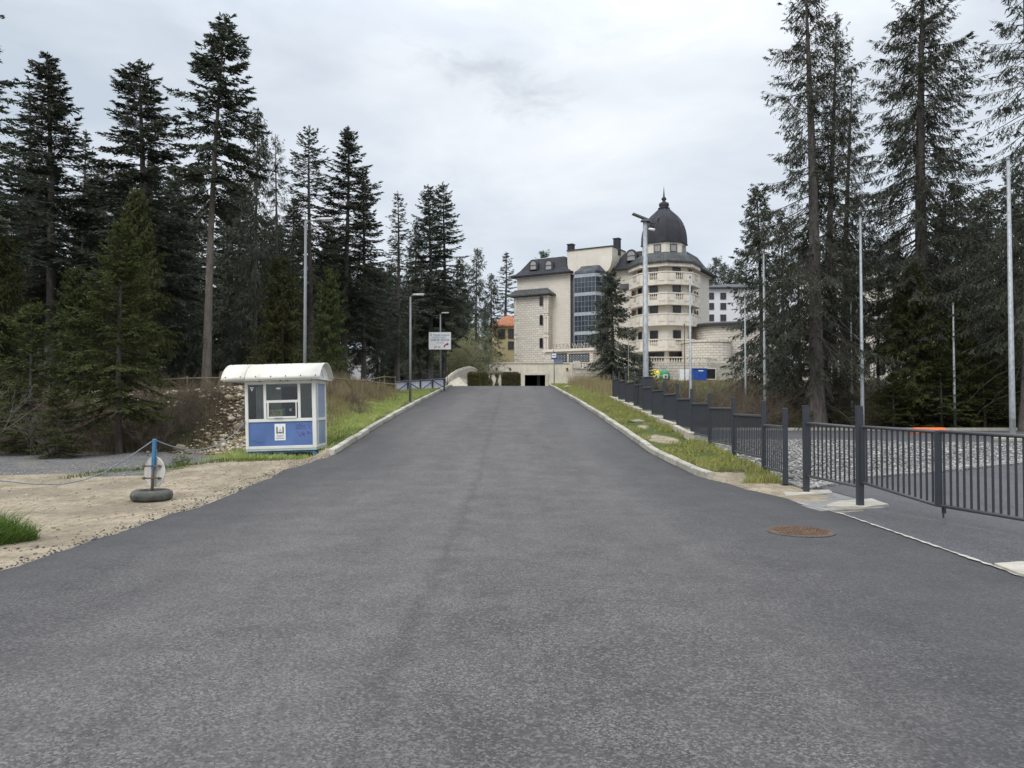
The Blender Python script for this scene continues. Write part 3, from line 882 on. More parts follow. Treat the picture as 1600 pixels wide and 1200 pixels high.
def build_grass():
    rng = np.random.default_rng(21)
    # left verge
    n = 60000
    y = rng.uniform(20.0, 62, n); off = np.abs(rng.normal(0, 1.0, n)) * (1.0 + 0.0 * y) + 0.16 + np.where(y < 23, rng.uniform(0, 2.2, n), 0)
    x = road_left(y) - off
    dens = vnoise(x, y, 1.6, 3)
    ok = (dens > -0.55 + 0.9 * smooth(0.5, 0.15, off)) & (off < 4) & ~((x < -5.15) & (x > -7.5) & (y > 20.9) & (y < 22.9))
    x, y = x[ok], y[ok]
    h = rng.uniform(0.05, 0.16, len(x)) * (1 + 0.4 * vnoise(x, y, 0.9, 8))
    V, F = blades(0, (x, y), h, 0.013 + 0.0004 * y, 0.5, rng)
    tag(link("verge_grass", np_mesh("verge_grass", V, F), M["grass_green"]), "short fresh green grass along the left kerb", "grass", kind="stuff")
    # patchy grass in front of the kiosk
    n = 9000
    y = rng.uniform(15.8, 20.9, n); x = -5.3 - rng.uniform(0, 1, n) ** 0.8 * 4.2
    cl = vnoise(x, y, 1.8, 13)
    line = np.abs(y - (20.6 + (x + 6.0) * 0.95)) + rng.normal(0, 0.15, n)
    ok = ((cl > 0.15) & (line < 1.3)) | (line < 0.4)
    x, y = x[ok], y[ok]
    h = rng.uniform(0.03, 0.11, len(x))
    V, F = blades(0, (x, y), h, 0.014, 0.6, rng)
    tag(link("apron_grass", np_mesh("apron_grass", V, F), M["grass_tuft"]), "patchy thin grass on the sand in front of the kiosk", "grass", kind="stuff")
    # dry tall grass behind the kiosk
    n = 24000
    y = rng.uniform(22.8, 46, n); off = rng.uniform(1.2, 6.5, n)
    x = road_left(y) - off
    ok = (vnoise(x, y, 1.1, 6) > -0.45) & (off > 1.0 + 0.5 * vnoise(x, y, 0.8, 1)) & (x > -7.7 - np.clip(y - 27, 0, 9) * 0.5)
    x, y = x[ok], y[ok]
    h = rng.uniform(0.25, 0.95, len(x)) * (0.75 + 0.35 * vnoise(x, y, 0.7, 2)) * smooth(0.9, 2.6, road_left(y) - x)
    V, F = blades(0, (x, y), h + 0.05, 0.016 + 0 * x, 0.35, rng)
    tag(link("dry_grass", np_mesh("dry_grass", V, F), M["grass_dry"]), "tall straw coloured dead grass between the kiosk and the banner", "grass", kind="stuff")
    # dry tufts on the bank
    n = 5200
    y = rng.uniform(24.0, 30.5, n); x = rng.uniform(-14.5, -7.6, n)
    ok = vnoise(x, y, 1.7, 11) > 0.15
    x, y = x[ok], y[ok]
    V, F = blades(0, (x, y), rng.uniform(0.12, 0.5, len(x)), 0.014 + 0 * x, 0.6, rng)
    tag(link("bank_dry_grass", np_mesh("bank_dry_grass", V, F), M["grass_dull"]), "dead grass tufts on the bank left of the kiosk", "grass", kind="stuff")
    # right verge
    n = 46000
    y = rng.uniform(14.9, 41, n); x = road_right(y) + 0.16 + rng.uniform(0, 1, n) * (FENCE_X - road_right(y) - 0.2)
    bare = np.exp(-(((x - 4.35) / 0.6) ** 2 + ((y - 22.2) / 1.6) ** 2)) + np.exp(-(((x - 4.3) / 0.45) ** 2 + ((y - 25.5) / 1.1) ** 2)) + smooth(17.4, 15.2, y) * 0.75 * smooth(5.2, 4.2, x)
    ok = (vnoise(x, y, 2.1, 9) + 0.5 * vnoise(x, y, 5.3, 2) - 1.7 * bare > -0.35) & (rng.uniform(0, 1, n) > bare)
    x, y = x[ok], y[ok]
    h = rng.uniform(0.035, 0.15, len(x)) * (1 + 0.6 * vnoise(x, y, 1.3, 5) + 0.5 * smooth(4.6, 5.2, x))
    V, F = blades(0, (x, y), np.clip(h, 0.02, 1), 0.014 + 0.0004 * y, 0.55, rng)
    tag(link("fence_verge_grass", np_mesh("fence_verge_grass", V, F), M["grass_green"]), "uneven green grass between the right kerb and the dark fence", "grass", kind="stuff")
    # grass by the crest, right
    n = 22000
    y = rng.uniform(40, 66, n); x = road_right(y) + 0.2 + np.abs(rng.normal(0, 2.2, n))
    ok = vnoise(x, y, 0.9, 3) > -0.7
    x, y = x[ok], y[ok]
    h = rng.uniform(0.06, 0.22, len(x)); tall = rng.uniform(0, 1, len(x)) < smooth(1.0, 3.0, x - road_right(y)) * 0.3
    h = np.where(tall, rng.uniform(0.4, 1.1, len(x)), h)
    V, F = blades(0, (x[~tall], y[~tall]), h[~tall], 0.03, 0.5, rng)
    tag(link("crest_grass", np_mesh("crest_grass", V, F), M["grass_green"]), "green grass near the road crest below the hotel wall", "grass", kind="stuff")
    V, F = blades(0, (x[tall], y[tall]), h[tall], 0.022, 0.3, rng)
    tag(link("crest_dry_grass", np_mesh("crest_dry_grass", V, F), M["grass_dry"]), "tall dead stalks beyond the end of the dark fence", "grass", kind="stuff")
    # bank in front of the bins
    n = 16000
    y = rng.uniform(50, 82, n); x = rng.uniform(6, 26, n)
    V, F = blades(0, (x, y), rng.uniform(0.08, 0.3, n), 0.04, 0.5, rng)
    tag(link("bank_grass", np_mesh("bank_grass", V, F), M["grass_dull"]), "rough grass on the bank in front of the recycling bins", "grass", kind="stuff")
    # dandelions
    n = 260
    y = np.concatenate([rng.uniform(20.3, 30, n // 2), rng.uniform(16.5, 30, n // 2)])
    x = np.concatenate([road_left(y[:n // 2]) - rng.uniform(0.3, 2.4, n // 2), road_right(y[n // 2:]) + rng.uniform(0.4, 1.6, n // 2)])
    ok = vnoise(x, y, 1.2, 4) > -0.2
    x, y = x[ok], y[ok]
    z = ground_z(x, y) + rng.uniform(0.07, 0.14, len(x))
    o = scatter_rocks("dandelions", np.stack([x, y, z], -1), rng.uniform(0.009, 0.017, len(x)), M["dandelion"], 51)
    tag(o, "yellow dandelion heads dotted over the grass verges", "flowers", kind="stuff")
    # grass tuft close to the camera
    n = 2600
    r = rng.uniform(0, 1, n) ** 0.6; a = rng.uniform(0, 2 * np.pi, n)
    cx, cy = -6.08, 8.95
    x = cx + r * np.cos(a) * 0.42 * (1 + 0.25 * np.sin(3 * a)); y = cy + r * np.sin(a) * 0.5
    h = (0.10 + 0.36 * (1 - r) ** 0.8) * rng.uniform(0.45, 1.2, n)
    V, F = blades(0, (x, y), h, 0.010 + 0 * x, 0.6, rng)
    V[:, 0] += (V[:, 0] - cx) * (V[:, 2] > 0.08) * 0.25
    o = link("grass_clump", np_mesh("grass_clump", V, F), M["grass_tuft"])
    tag(o, "thick green grass clump on the sand by the left road edge", "grass clump")


build_terrain()
build_road()
kerb("kerb_left", road_left, L_KERB0, 64, -1, "pale concrete kerb along the left road edge")
kerb("kerb_right", road_right, R_KERB0, 64, 1, "pale concrete kerb along the right road edge")
build_paving()
build_gravel()
build_rubble()
build_grass()

# ------------------------------------------------------------------ trees and bushes
def norm(a): return a / np.maximum(np.linalg.norm(a, axis=-1, keepdims=True), 1e-9)


def tubes3(paths, radii, n=3):
    """paths (B,K,3), radii (B,K): thin n-sided tubes in one mesh"""
    B, K, _ = paths.shape
    T = np.gradient(paths, axis=1); T = norm(T)
    ref = np.where(np.abs(T[..., 2:3]) > 0.9, np.array([1.0, 0, 0]), np.array([0, 0, 1.0]))
    A = norm(np.cross(T, ref)); Bn = np.cross(T, A)
    ang = np.arange(n) * 2 * np.pi / n
    R = (A[:, :, None] * np.cos(ang)[None, None, :, None] + Bn[:, :, None] * np.sin(ang)[None, None, :, None]) * radii[:, :, None, None] + paths[:, :, None]
    V = R.reshape(-1, 3)
    b = np.arange(B)[:, None, None] * K * n; k = np.arange(K - 1)[None, :, None] * n; j = np.arange(n)[None, None, :]; j2 = (j + 1) % n
    F = np.stack([b + k + j, b + k + j2, b + k + n + j2, b + k + n + j], -1).reshape(-1, 4)
    return V, F


def conifer_meshes(seed, H, crown0, R, style="fir", spacing=0.42, per=5, dens=9.0, spray=0.30, width=0.075, r0=None, sprays=4, lean=0.0, bald=0.0, sparse=0.0, dead=0, twigs=0.0):
    rng = np.random.default_rng(seed)
    r0 = r0 or 0.012 * H + 0.03
    # trunk
    K = 16
    t = np.linspace(0, 1, K)
    bend = np.stack([0.012 * H * np.sin(t * 3 + seed) * t + lean * t * H, 0.012 * H * np.sin(t * 2.3 + seed * 2) * t, t * H], -1)
    rad = r0 * ((1 - t) ** 0.8 * 0.93 + 0.02); rad[0] *= 1.35; rad[1] *= 1.05
    tv, tf = tubes3(bend[None], rad[None], 12)

    def axis(z): return np.stack([np.interp(z, bend[:, 2], bend[:, 0]), np.interp(z, bend[:, 2], bend[:, 1]), z], -1)
    # branches
    zc = crown0 * H
    zs, z = [], zc
    while z < H * 0.985:
        tt = (z - zc) / (H - zc)
        zs += [z + rng.uniform(-0.2, 0.2) * spacing for _ in range(max(3, int(round(per * (1.0 - 0.25 * tt)))))]
        z += spacing * (1.15 - 0.6 * tt)
    zs = np.clip(np.array(zs), zc * 0.9, H * 0.99)
    tt = np.clip((zs - zc) / (H - zc), 0, 1)
    if style == "fir":
        prof = np.minimum((1 - tt) ** 0.74, 1.0) * np.interp(tt, [0, 0.12, 0.3, 1], [0.62, 0.92, 1, 1])
        p0 = np.radians(np.interp(tt, [0, 0.4, 0.8, 1], [-18, -2, 16, 38])); droop = np.interp(tt, [0, 1], [0.22, 0.05]); tip = 0.10
    elif style == "round":
        prof = np.minimum(1.15 * (1 - tt ** 2.2) ** 0.8 + 0.05, 1.0) * np.interp(tt, [0, 0.2, 0.5, 1], [0.7, 1, 0.95, 0.7])
        p0 = np.radians(np.interp(tt, [0, 0.5, 1], [-22, -4, 40])); droop = np.interp(tt, [0, 1], [0.25, 0.05]); tip = 0.14
    elif style == "young":
        prof = np.minimum((1 - tt) ** 0.85 + 0.03, 1.0) * np.interp(tt, [0, 0.08, 1], [0.8, 1, 1])
        p0 = np.radians(np.interp(tt, [0, 0.5, 1], [-12, 8, 55])); droop = np.interp(tt, [0, 1], [0.18, 0.03]); tip = 0.10
    else:  # drooping spruce
        prof = np.minimum((1 - tt) ** 0.62 + 0.03, 1.0) * np.interp(tt, [0, 0.15, 0.4, 1], [0.75, 0.95, 1, 1])
        p0 = np.radians(np.interp(tt, [0, 0.5, 0.85, 1], [-32, -14, 12, 50])); droop = np.interp(tt, [0, 1], [0.30, 0.06]); tip = 0.22
    L = R * prof * rng.uniform(0.62, 1.12, len(zs)) + 0.10
    # uneven sides: some azimuths are thinner
    az = rng.uniform(0, 2 * np.pi, len(zs)) + np.arange(len(zs)) * 2.399
    lob = 1 + 0.16 * np.sin(az * 2 + seed + zs * 0.8) + 0.12 * np.sin(az * 3 + zs * 1.9 + 1.7 * seed)
    L = L * lob
    p0 = p0 + rng.normal(0, 0.10, len(zs))
    Kb = 6
    s = np.linspace(0, 1, Kb)
    hd = np.stack([np.cos(az), np.sin(az), 0 * az], -1)
    o = axis(zs)

    def path(bi, sv):
        Lb = L[bi]
        hor = Lb * sv * np.cos(p0[bi] * 0.8)
        zz = Lb * (np.sin(p0[bi]) * sv - droop[bi] * sv ** 2 + tip * sv ** 4)
        return o[bi] + hd[bi] * hor[..., None] + np.stack([0 * zz, 0 * zz, zz], -1)
    B = len(zs)
    bi = np.repeat(np.arange(B)[:, None], Kb, 1)
    paths = path(bi, np.repeat(s[None], B, 0))
    br = np.clip(0.010 + 0.0075 * L, 0.008, 0.06)[:, None] * (1 - 0.82 * s)[None]
    bv, bf = tubes3(paths, br, 3)
    if dead:
        zd = rng.uniform(zc * 0.25, zc + 0.12 * H, dead); ad = rng.uniform(0, 2 * np.pi, dead); Ld = R * rng.uniform(0.25, 0.8, dead)
        hdd = np.stack([np.cos(ad), np.sin(ad), 0 * ad], -1)
        sd = np.linspace(0, 1, 5)
        pd = axis(zd)[:, None] + hdd[:, None] * (Ld[:, None] * sd)[..., None] + np.stack([0 * sd, 0 * sd, -0.15 * sd - 0.5 * sd ** 2], -1)[None] * Ld[:, None, None]
        pd += rng.normal(0, 0.03, pd.shape) * Ld[:, None, None] * sd[None, :, None]
        dv, df = tubes3(pd, np.repeat((0.012 + 0.008 * Ld)[:, None], 5, 1) * (1 - 0.75 * sd)[None], 3)
        bf = np.concatenate([bf, df + len(bv)]); bv = np.concatenate([bv, dv])
    # twigs
    nt = np.maximum(3, (L * dens).astype(int))
    tb = np.repeat(np.arange(B), nt)
    u = rng.uniform(0, 1, len(tb))
    smin = np.where(tt[tb] < 0.5, 0.16 + bald, 0.08 + bald * 0.7)
    sv = smin + (1 - smin) * u ** 0.85
    if sparse:
        keep = rng.uniform(0, 1, len(tb)) > sparse * (0.6 + 0.6 * np.sin(tb * 1.7 + sv * 9))
        tb, sv = tb[keep], sv[keep]
    to = path(tb, sv)
    tan = norm(path(tb, np.minimum(sv + 0.05, 1.05)) - path(tb, sv - 0.05))
    side = norm(np.cross(tan, np.array([0, 0, 1.0]))) * np.where(rng.uniform(0, 1, len(tb)) < 0.5, 1, -1)[:, None]
    tl = (0.05 + np.minimum(0.11, 0.2 * L[tb]) + 0.30 * L[tb] * (1.05 - sv)) * rng.uniform(0.55, 1.1, len(tb))
    tl = np.minimum(tl, 1.15)
    hang = {"fir": 0.12, "round": 0.15, "young": 0.05, "spruce": 0.75}[style]
    td = tan * rng.uniform(0.45, 0.95, (len(tb), 1)) + side * rng.uniform(0.5, 1.0, (len(tb), 1)) + np.array([0, 0, -1.0]) * np.abs(rng.normal(hang, 0.22, (len(tb), 1)))
    endy = sv > 0.9
    td[endy] = tan[endy] + side[endy] * 0.35
    td = norm(td)
    # sprays
    ns = sprays
    q = (np.arange(ns)[None] + rng.uniform(0.1, 0.9, (len(tb), ns))) / ns
    so = to[:, None] + td[:, None] * (tl[:, None] * q)[..., None]
    so[..., 2] -= (tl[:, None] * q ** 2) * (0.10 if style != "spruce" else 0.35)
    sside = norm(np.cross(td, np.array([0, 0, 1.0])))[:, None] * np.where(rng.uniform(0, 1, (len(tb), ns)) < 0.5, 1, -1)[..., None]
    sd_ = td[:, None] * 0.8 + sside * rng.uniform(0.2, 0.9, (len(tb), ns, 1)) + rng.normal(0, 0.18, (len(tb), ns, 3))
    if style == "spruce": sd_[..., 2] -= rng.uniform(0.2, 0.9, (len(tb), ns))
    sd_ = norm(sd_).reshape(-1, 3); so = so.reshape(-1, 3)
    tpath = np.stack([to, to + td * (tl * 0.5)[:, None], to + td * tl[:, None]], 1)
    tpath[:, 1, 2] -= tl * 0.03; tpath[:, 2, 2] -= tl * (0.10 if style != 'spruce' else 0.35)
    tsel = rng.uniform(0, 1, len(tb)) < twigs
    if tsel.any():
        wv_, wf_ = tubes3(tpath[tsel], np.repeat(np.array([[0.0075, 0.006, 0.003]]), tsel.sum(), 0), 3)
        bf = np.concatenate([bf, wf_ + len(bv)]); bv = np.concatenate([bv, wv_])
    m = len(so)
    sl = spray * rng.uniform(0.6, 1.25, m); sw = width * rng.uniform(0.6, 1.2, m)
    nrm = norm(np.array([0, 0, 1.0]) + rng.normal(0, 0.55, (m, 3)))
    wv = norm(np.cross(sd_, nrm)) * sw[:, None]
    mid = so + sd_ * (sl * 0.45)[:, None]
    V = np.stack([so - sd_ * (sl * 0.1)[:, None], mid + wv, so + sd_ * sl[:, None], mid - wv], 1).reshape(-1, 3)
    # leader: the shoot at the very top
    nl = 40
    zl = H * (0.955 + 0.045 * rng.uniform(0, 1, nl)) ; al = rng.uniform(0, 6.28, nl)
    po = axis(zl); dl = norm(np.stack([np.cos(al) * 0.7, np.sin(al) * 0.7, np.full(nl, 0.9)], -1)) * 0.16
    wl = norm(np.cross(dl, rng.normal(0, 1, (nl, 3)))) * width
    V = np.concatenate([V, np.stack([po, po + dl * 0.45 + wl, po + dl, po + dl * 0.45 - wl], 1).reshape(-1, 3)]); m += nl
    F = np.arange(m * 4).reshape(-1, 4)
    return (tv, tf), (bv, bf), (V, F)


PROTO = {}


def proto(key, leafmat, barkmat="bark", **kw):
    (tv, tf), (bv, bf), (cv, cf) = conifer_meshes(**kw)
    a = np_mesh(key + "_trunk", tv, tf, True); a.materials.append(M[barkmat])
    b = np_mesh(key + "_branches", bv, bf, False); b.materials.append(M["branch_dark"])
    c = np_mesh(key + "_crown", cv, cf, False); c.materials.append(M[leafmat])
    PROTO[key] = (a, b, c, kw["H"])


def tree(key, x, y, H, label, rot=0.0, group=None, name="spruce_tree", wide=1.0, z=None, cat="tree", tilt=(0, 0)):
    a, b, c, H0 = PROTO[key]
    s = H / H0
    z = gz(x, y) - 0.08 if z is None else z
    r = thing(name, label, cat, (x, y, z), rot, group)
    r.scale = (s * wide, s * wide, s)
    r.rotation_euler = (tilt[0], tilt[1], rot)
    link("trunk", a, None, r); link("branches", b, None, r); link("crown", c, None, r)
    return r


def tree_px(key, px, top, d, label, rot=0.0, base_px=None, **kw):
    bx = base_px if base_px is not None else px
    x = P(bx, 600, d).x
    zt = P(px, top, d).z
    z0 = kw.pop("z0", None)
    z = gz(x, d) - 0.08 if z0 is None else z0
    H = zt - z
    xt = P(px, top, d).x
    til = math.atan2(xt - x, H)
    return tree(key, x, d, H, label, rot, z=z, tilt=(0, til), **kw) if abs(til) > 1e-4 else tree(key, x, d, H, label, rot, z=z, **kw)


def build_protos():
    F = dict(spray=0.155, width=0.028, sprays=9)
    S = dict(spray=0.20, width=0.025, sprays=6, twigs=0.4)
    proto("fir_a", "fir_dark", seed=1, H=17, crown0=0.20, R=3.1, style="fir", spacing=0.36, per=6, dens=20, **F)
    proto("fir_b", "fir_dark", seed=2, H=17, crown0=0.25, R=3.1, style="fir", spacing=0.36, per=6, dens=19, **F)
    proto("fir_round", "fir_dark", seed=3, H=18, crown0=0.34, R=2.1, style="round", spacing=0.44, per=6, dens=15, bald=0.06, **F)
    proto("fir_bare", "fir_dark", "bark_pale", seed=4, H=16, crown0=0.52, R=1.95, style="fir", spacing=0.28, per=6, dens=20, bald=0.04, r0=0.165, dead=10, **F)
    proto("fir_thin", "fir_dark", seed=5, H=16, crown0=0.20, R=1.9, style="fir", spacing=0.42, per=6, dens=13, bald=0.05, sparse=0.2, **F)
    proto("spruce_sparse", "spruce_grey", seed=6, H=27, crown0=0.14, R=4.3, style="spruce", spacing=0.50, per=6, dens=14, bald=0.08, sparse=0.28, r0=0.42, dead=90, **S)
    proto("spruce_full", "spruce_grey", seed=7, H=27, crown0=0.20, R=4.5, style="spruce", spacing=0.42, per=7, dens=15, bald=0.02, sparse=0.12, r0=0.44, dead=50, **S)
    proto("spruce_thin", "spruce_grey", seed=8, H=26, crown0=0.22, R=4.0, style="spruce", spacing=0.62, per=6, dens=12, bald=0.14, sparse=0.38, r0=0.36, dead=60, **S)
    proto("spruce_dense", "fir_dark", seed=9, H=15, crown0=0.05, R=2.9, style="spruce", spacing=0.36, per=6, dens=13, spray=0.19, width=0.030, sprays=7)
    proto("spruce_mid", "fir_dark", seed=10, H=15, crown0=0.10, R=2.6, style="spruce", spacing=0.40, per=6, dens=12, spray=0.19, width=0.028, sprays=7, sparse=0.12)
    proto("young_fir", "young_green", seed=11, H=6.6, crown0=0.20, R=1.75, style="young", spacing=0.18, per=7, dens=24, spray=0.115, width=0.021, sprays=7)
    proto("young_spruce", "young_green", seed=12, H=4.6, crown0=0.05, R=1.5, style="young", spacing=0.18, per=6, dens=20, spray=0.11, width=0.020, sprays=6)
    proto("hotel_spruce", "fir_dark", seed=13, H=12.5, crown0=0.03, R=2.9, style="spruce", spacing=0.34, per=6, dens=15, spray=0.20, width=0.034, sprays=7)
    proto("mid_green", "young_green", seed=14, H=9, crown0=0.10, R=2.5, style="spruce", spacing=0.24, per=7, dens=18, spray=0.15, width=0.027, sprays=7)


def build_forest():
    rng = random.Random(44)
    # ---- named trees on the left
    tree_px("fir_b", -62, -120, 27, "tall dark fir at the left edge, only its branch tips reaching in", 0.4, wide=1.05)
    tree_px("fir_a", 78, 90, 37, "tall dense fir with pointed top near the left edge of the woods", 0.9, wide=1.3)
    tree_px("fir_thin", 38, 142, 39, "slimmer fir close beside the leftmost tall dense fir", 2.0)
    tree_px("fir_b", 222, 100, 38, "tall dense pointed fir left of the bare-trunked fir", 1.3, wide=1.42)
    tree_px("fir_bare", 346, 22, 33, "tallest fir of the left woods with a long bare pale trunk", 0.3, base_px=322, wide=1.2)
    tree_px("spruce_mid", 398, 172, 41, "slender greyish spruce right of the bare-trunked fir", 2.2, wide=0.72)
    tree_px("fir_thin", 130, 205, 45, "thin fir between the two tall dense firs on the left", 0.2)
    tree_px("spruce_thin", 432, 212, 43, "ragged spruce with drooping arms and a broad broken top", 0.8, wide=0.75)
    tree_px("fir_round", 487, 198, 45, "fir with a small rounded top knot behind the first lamp", 1.1, wide=1.02)
    tree_px("fir_b", 537, 199, 47, "tall pointed fir right of the round-topped fir", 2.6, wide=1.15)
    tree_px("fir_a", 568, 262, 51, "shorter fir leaning against the tall pointed fir", 0.5, wide=0.95)
    tree_px("fir_thin", 620, 300, 55, "open pointed fir standing above the middle of the woods", 1.9, wide=1.15)
    tree_px("fir_a", 672, 290, 70, "left one of the twin firs above the second lamp", 0.1, wide=1.05)
    tree_px("fir_b", 694, 286, 72, "right one of the twin firs above the second lamp", 1.0, wide=1.05)
    tree_px("spruce_mid", 650, 345, 70, "dark spruce between the open fir and the twin firs", 1.0, wide=0.9)
    tree_px("spruce_mid", 745, 388, 112, "small pointed spruce right of the twin firs", 0.2, wide=0.95)
    tree_px("fir_thin", 788, 394, 130, "pale thin spruce beside the left wing of the hotel", 0.7, wide=1.3)
    tree_px("spruce_mid", 768, 428, 120, "low spruce between two pointed spruces left of the hotel", 1.7, wide=0.95)
    tree_px("spruce_dense", 718, 405, 104, "broad spruce at the right end of the left woods", 2.7, wide=0.9)
    # mid-storey greens on the left
    tree_px("young_fir", 187, 352, 24.2, "bright olive young fir with a bare lower trunk behind the rope", 0.6, wide=0.92, name="young_fir_tree")
    tree_px("mid_green", 208, 300, 31, "olive drooping fir rising behind the bright young fir", 2.0, wide=0.75, name="fir_tree")
    tree_px("young_spruce", 48, 478, 24.5, "young green spruce near the left edge above the twiggy bush", 1.0, wide=1.1, name="young_spruce_tree")
    tree_px("young_spruce", 92, 604, 22.4, "knee-high green spruce at the edge of the gravel", 1.9, wide=1.35, name="young_spruce_tree")
    tree_px("mid_green", -8, 335, 27, "olive fir cut by the left edge of the picture", 0.2, wide=1.0, name="fir_tree")
    tree_px("mid_green", 440, 402, 35, "full green spruce directly behind the kiosk roof", 0.9, wide=1.1, name="spruce_tree")
    tree_px("spruce_mid", 395, 330, 47, "dark spruce behind the full green spruce", 1.5)
    tree_px("mid_green", 512, 420, 42, "green spruce right of the first lamp pole", 2.9, wide=0.8)
    tree_px("mid_green", 120, 420, 33, "olive spruce between the left edge and the bright young fir", 0.3, wide=0.9)
    tree_px("spruce_dense", 590, 420, 58, "dense dark spruce low in the middle of the left woods", 0.4, wide=0.9)
    tree_px("spruce_dense", 655, 440, 76, "dense dark spruce behind the second lamp pole", 1.4, wide=0.9)
    tree_px("spruce_dense", 760, 470, 90, "narrow dark spruce between the two budding bushes", 0.4, wide=0.55)
    # ---- the depth of the left woods
    lab = "dark conifer standing deep in the woods left of the road"
    pts = []
    for row, (y0, n) in enumerate(((46, 9), (54, 9), (64, 9), (76, 9))):
        for i in range(n):
            px = -60 + (i + rng.uniform(0.2, 0.8)) * (700 / n)
            d = y0 + rng.uniform(-3, 3)
            top = np.interp(px, [0, 120, 250, 420, 560, 640], [255, 240, 240, 300, 350, 390]) + rng.uniform(-10, 60)
            k = rng.choice(["fir_a", "fir_b", "spruce_dense", "spruce_mid", "fir_round", "spruce_dense"])
            x = P(px, 600, d).x
            if x > road_left(d) - 6.5: continue
            tree_px(k, px, float(top), d, lab, rng.uniform(0, 6), group="woods left of the road", name="forest_conifer", wide=rng.uniform(0.9, 1.2))
    lab = "conifer far behind the woods, filling the gaps between trunks"
    for i in range(22):
        px = -40 + i * 34 + rng.uniform(-12, 12); d = rng.uniform(90, 112)
        top = np.interp(px, [0, 560, 700], [340, 400, 420]) + rng.uniform(0, 50)
        tree_px(rng.choice(["spruce_dense", "spruce_mid"]), px, float(top), d, lab, rng.uniform(0, 6), group="far woods on the left", name="forest_conifer", wide=1.2)
    lab = "far dark conifer between the left woods and the yellow house"
    for i in range(26):
        px = 490 + i * 9.6 + rng.uniform(-5, 5); d = rng.uniform(98, 150)
        top = np.interp(px, [500, 640, 700, 790], [395, 415, 430, 468]) + rng.uniform(0, 40)
        tree_px(rng.choice(["spruce_dense", "spruce_mid"]), px, float(top), d, lab, rng.uniform(0, 6), group="far trees left of the hotel", name="forest_conifer", wide=1.35)
    # ---- right side
    tree_px("spruce_mid", 1334, 430, 60, "dark spruce just left of the tall mast, veiling the pale building", 0.4, wide=0.8)
    tree_px("spruce_mid", 1400, 360, 62, "dark spruce between the thin-stemmed spruce and the full-crowned one", 1.4, wide=0.8)
    tree_px("spruce_sparse", 1258, -55, 46.5, "huge spruce with thick straight trunk and sparse drooping branches, right of the hotel", 0.6, base_px=1277, wide=1.08)
    tree_px("spruce_thin", 1268, 30, 49.5, "second straight trunk right behind the huge sparse spruce", 2.1, base_px=1290, wide=0.9)
    tree_px("spruce_full", 1438, -70, 51, "tall full-crowned spruce right of the bare-headed tall mast", 1.2, base_px=1446, wide=1.12)
    tree_px("spruce_thin", 1600, -90, 44, "tall ragged spruce at the right edge with long thin arms", 0.5, base_px=1606, wide=1.1)
    tree_px("spruce_thin", 1300, 110, 54, "dark leaning spruce behind the huge sparse spruce", 3.0, base_px=1318, wide=0.95)
    tree_px("spruce_dense", 1186, 292, 56, "dark full spruce hiding the right end of the hotel", 0.9, wide=1.1, base_px=1192)
    tree_px("spruce_mid", 1225, 330, 53, "dark spruce between the hotel's neighbour and the huge spruce", 2.0, wide=0.8)
    tree_px("fir_thin", 1372, 372, 55, "thin-stemmed spruce in front of the pale building among the trees", 0.4, wide=0.75)
    tree_px("mid_green", 1425, 415, 49, "green drooping spruce under the tall full-crowned spruce", 1.0, wide=0.95)
    tree_px("spruce_dense", 1500, 282, 60, "dark round-shouldered spruce right of the full-crowned spruce", 1.8, wide=1.1)
    tree_px("spruce_mid", 1548, 292, 57, "dark spruce between the round-shouldered one and the right edge", 0.9, wide=1.1)
    tree_px("spruce_dense", 1592, 270, 55, "dark spruce behind the ragged spruce at the right edge", 2.4, wide=1.1)
    tree_px("mid_green", 1500, 470, 48.5, "lower green spruce beside the short mast on the right", 2.2, wide=0.9)
    tree_px("mid_green", 1562, 455, 49, "lower green spruce left of the rightmost mast", 0.3, wide=0.9)
    tree_px("young_spruce", 1470, 560, 47.6, "young spruce low behind the orange barrier", 1.0, wide=1.5, name="young_spruce_tree")
    tree_px("young_spruce", 1538, 575, 47.4, "young spruce low between the short mast and the rightmost mast", 2.0, wide=1.6, name="young_spruce_tree")
    tree_px("young_spruce", 1395, 585, 47.8, "young spruce low right of the tall bare-headed mast", 0.2, wide=1.5, name="young_spruce_tree")
    tree_px("young_spruce", 1600, 570, 47.5, "young spruce low at the right edge", 3.0, wide=1.5, name="young_spruce_tree")
    tree_px("young_spruce", 1310, 590, 48.0, "young spruce low beside the huge trunk", 0.7, wide=1.2, name="young_spruce_tree")
    lab = "dark conifer standing deep in the woods right of the car park"
    for (px, top, d, k) in ((1250, 360, 64, "spruce_mid"), (1305, 340, 66, "spruce_mid"), (1470, 330, 68, "spruce_dense"), (1530, 310, 70, "spruce_dense"), (1590, 320, 72, "spruce_mid"), (1640, 300, 66, "spruce_dense"),
                            (1450, 380, 80, "spruce_dense"), (1515, 360, 84, "spruce_mid"), (1575, 370, 86, "spruce_dense"), (1630, 360, 84, "spruce_mid"), (1480, 440, 58, "spruce_dense"), (1545, 430, 62, "spruce_dense"), (1610, 420, 60, "spruce_mid")):
        tree_px(k, px, top, d, lab, px * 0.7, group="woods right of the car park", name="forest_conifer", wide=1.1)
    # ---- by the hotel
    zt = 6.2
    tree_px("hotel_spruce", 955, 424, 88, "lone drooping spruce in front of the hotel's glass bay", 0.5, base_px=958, z0=4.2, wide=1.4)
    tree_px("hotel_spruce", 1009, 553, 52, "small dark spruce behind the lamp with the solar panel", 1.5, wide=1.5, z0=gz(P(1009, 600, 52).x, 52))
    lab = "far conifer whose tip shows above the roofs behind the hotel"
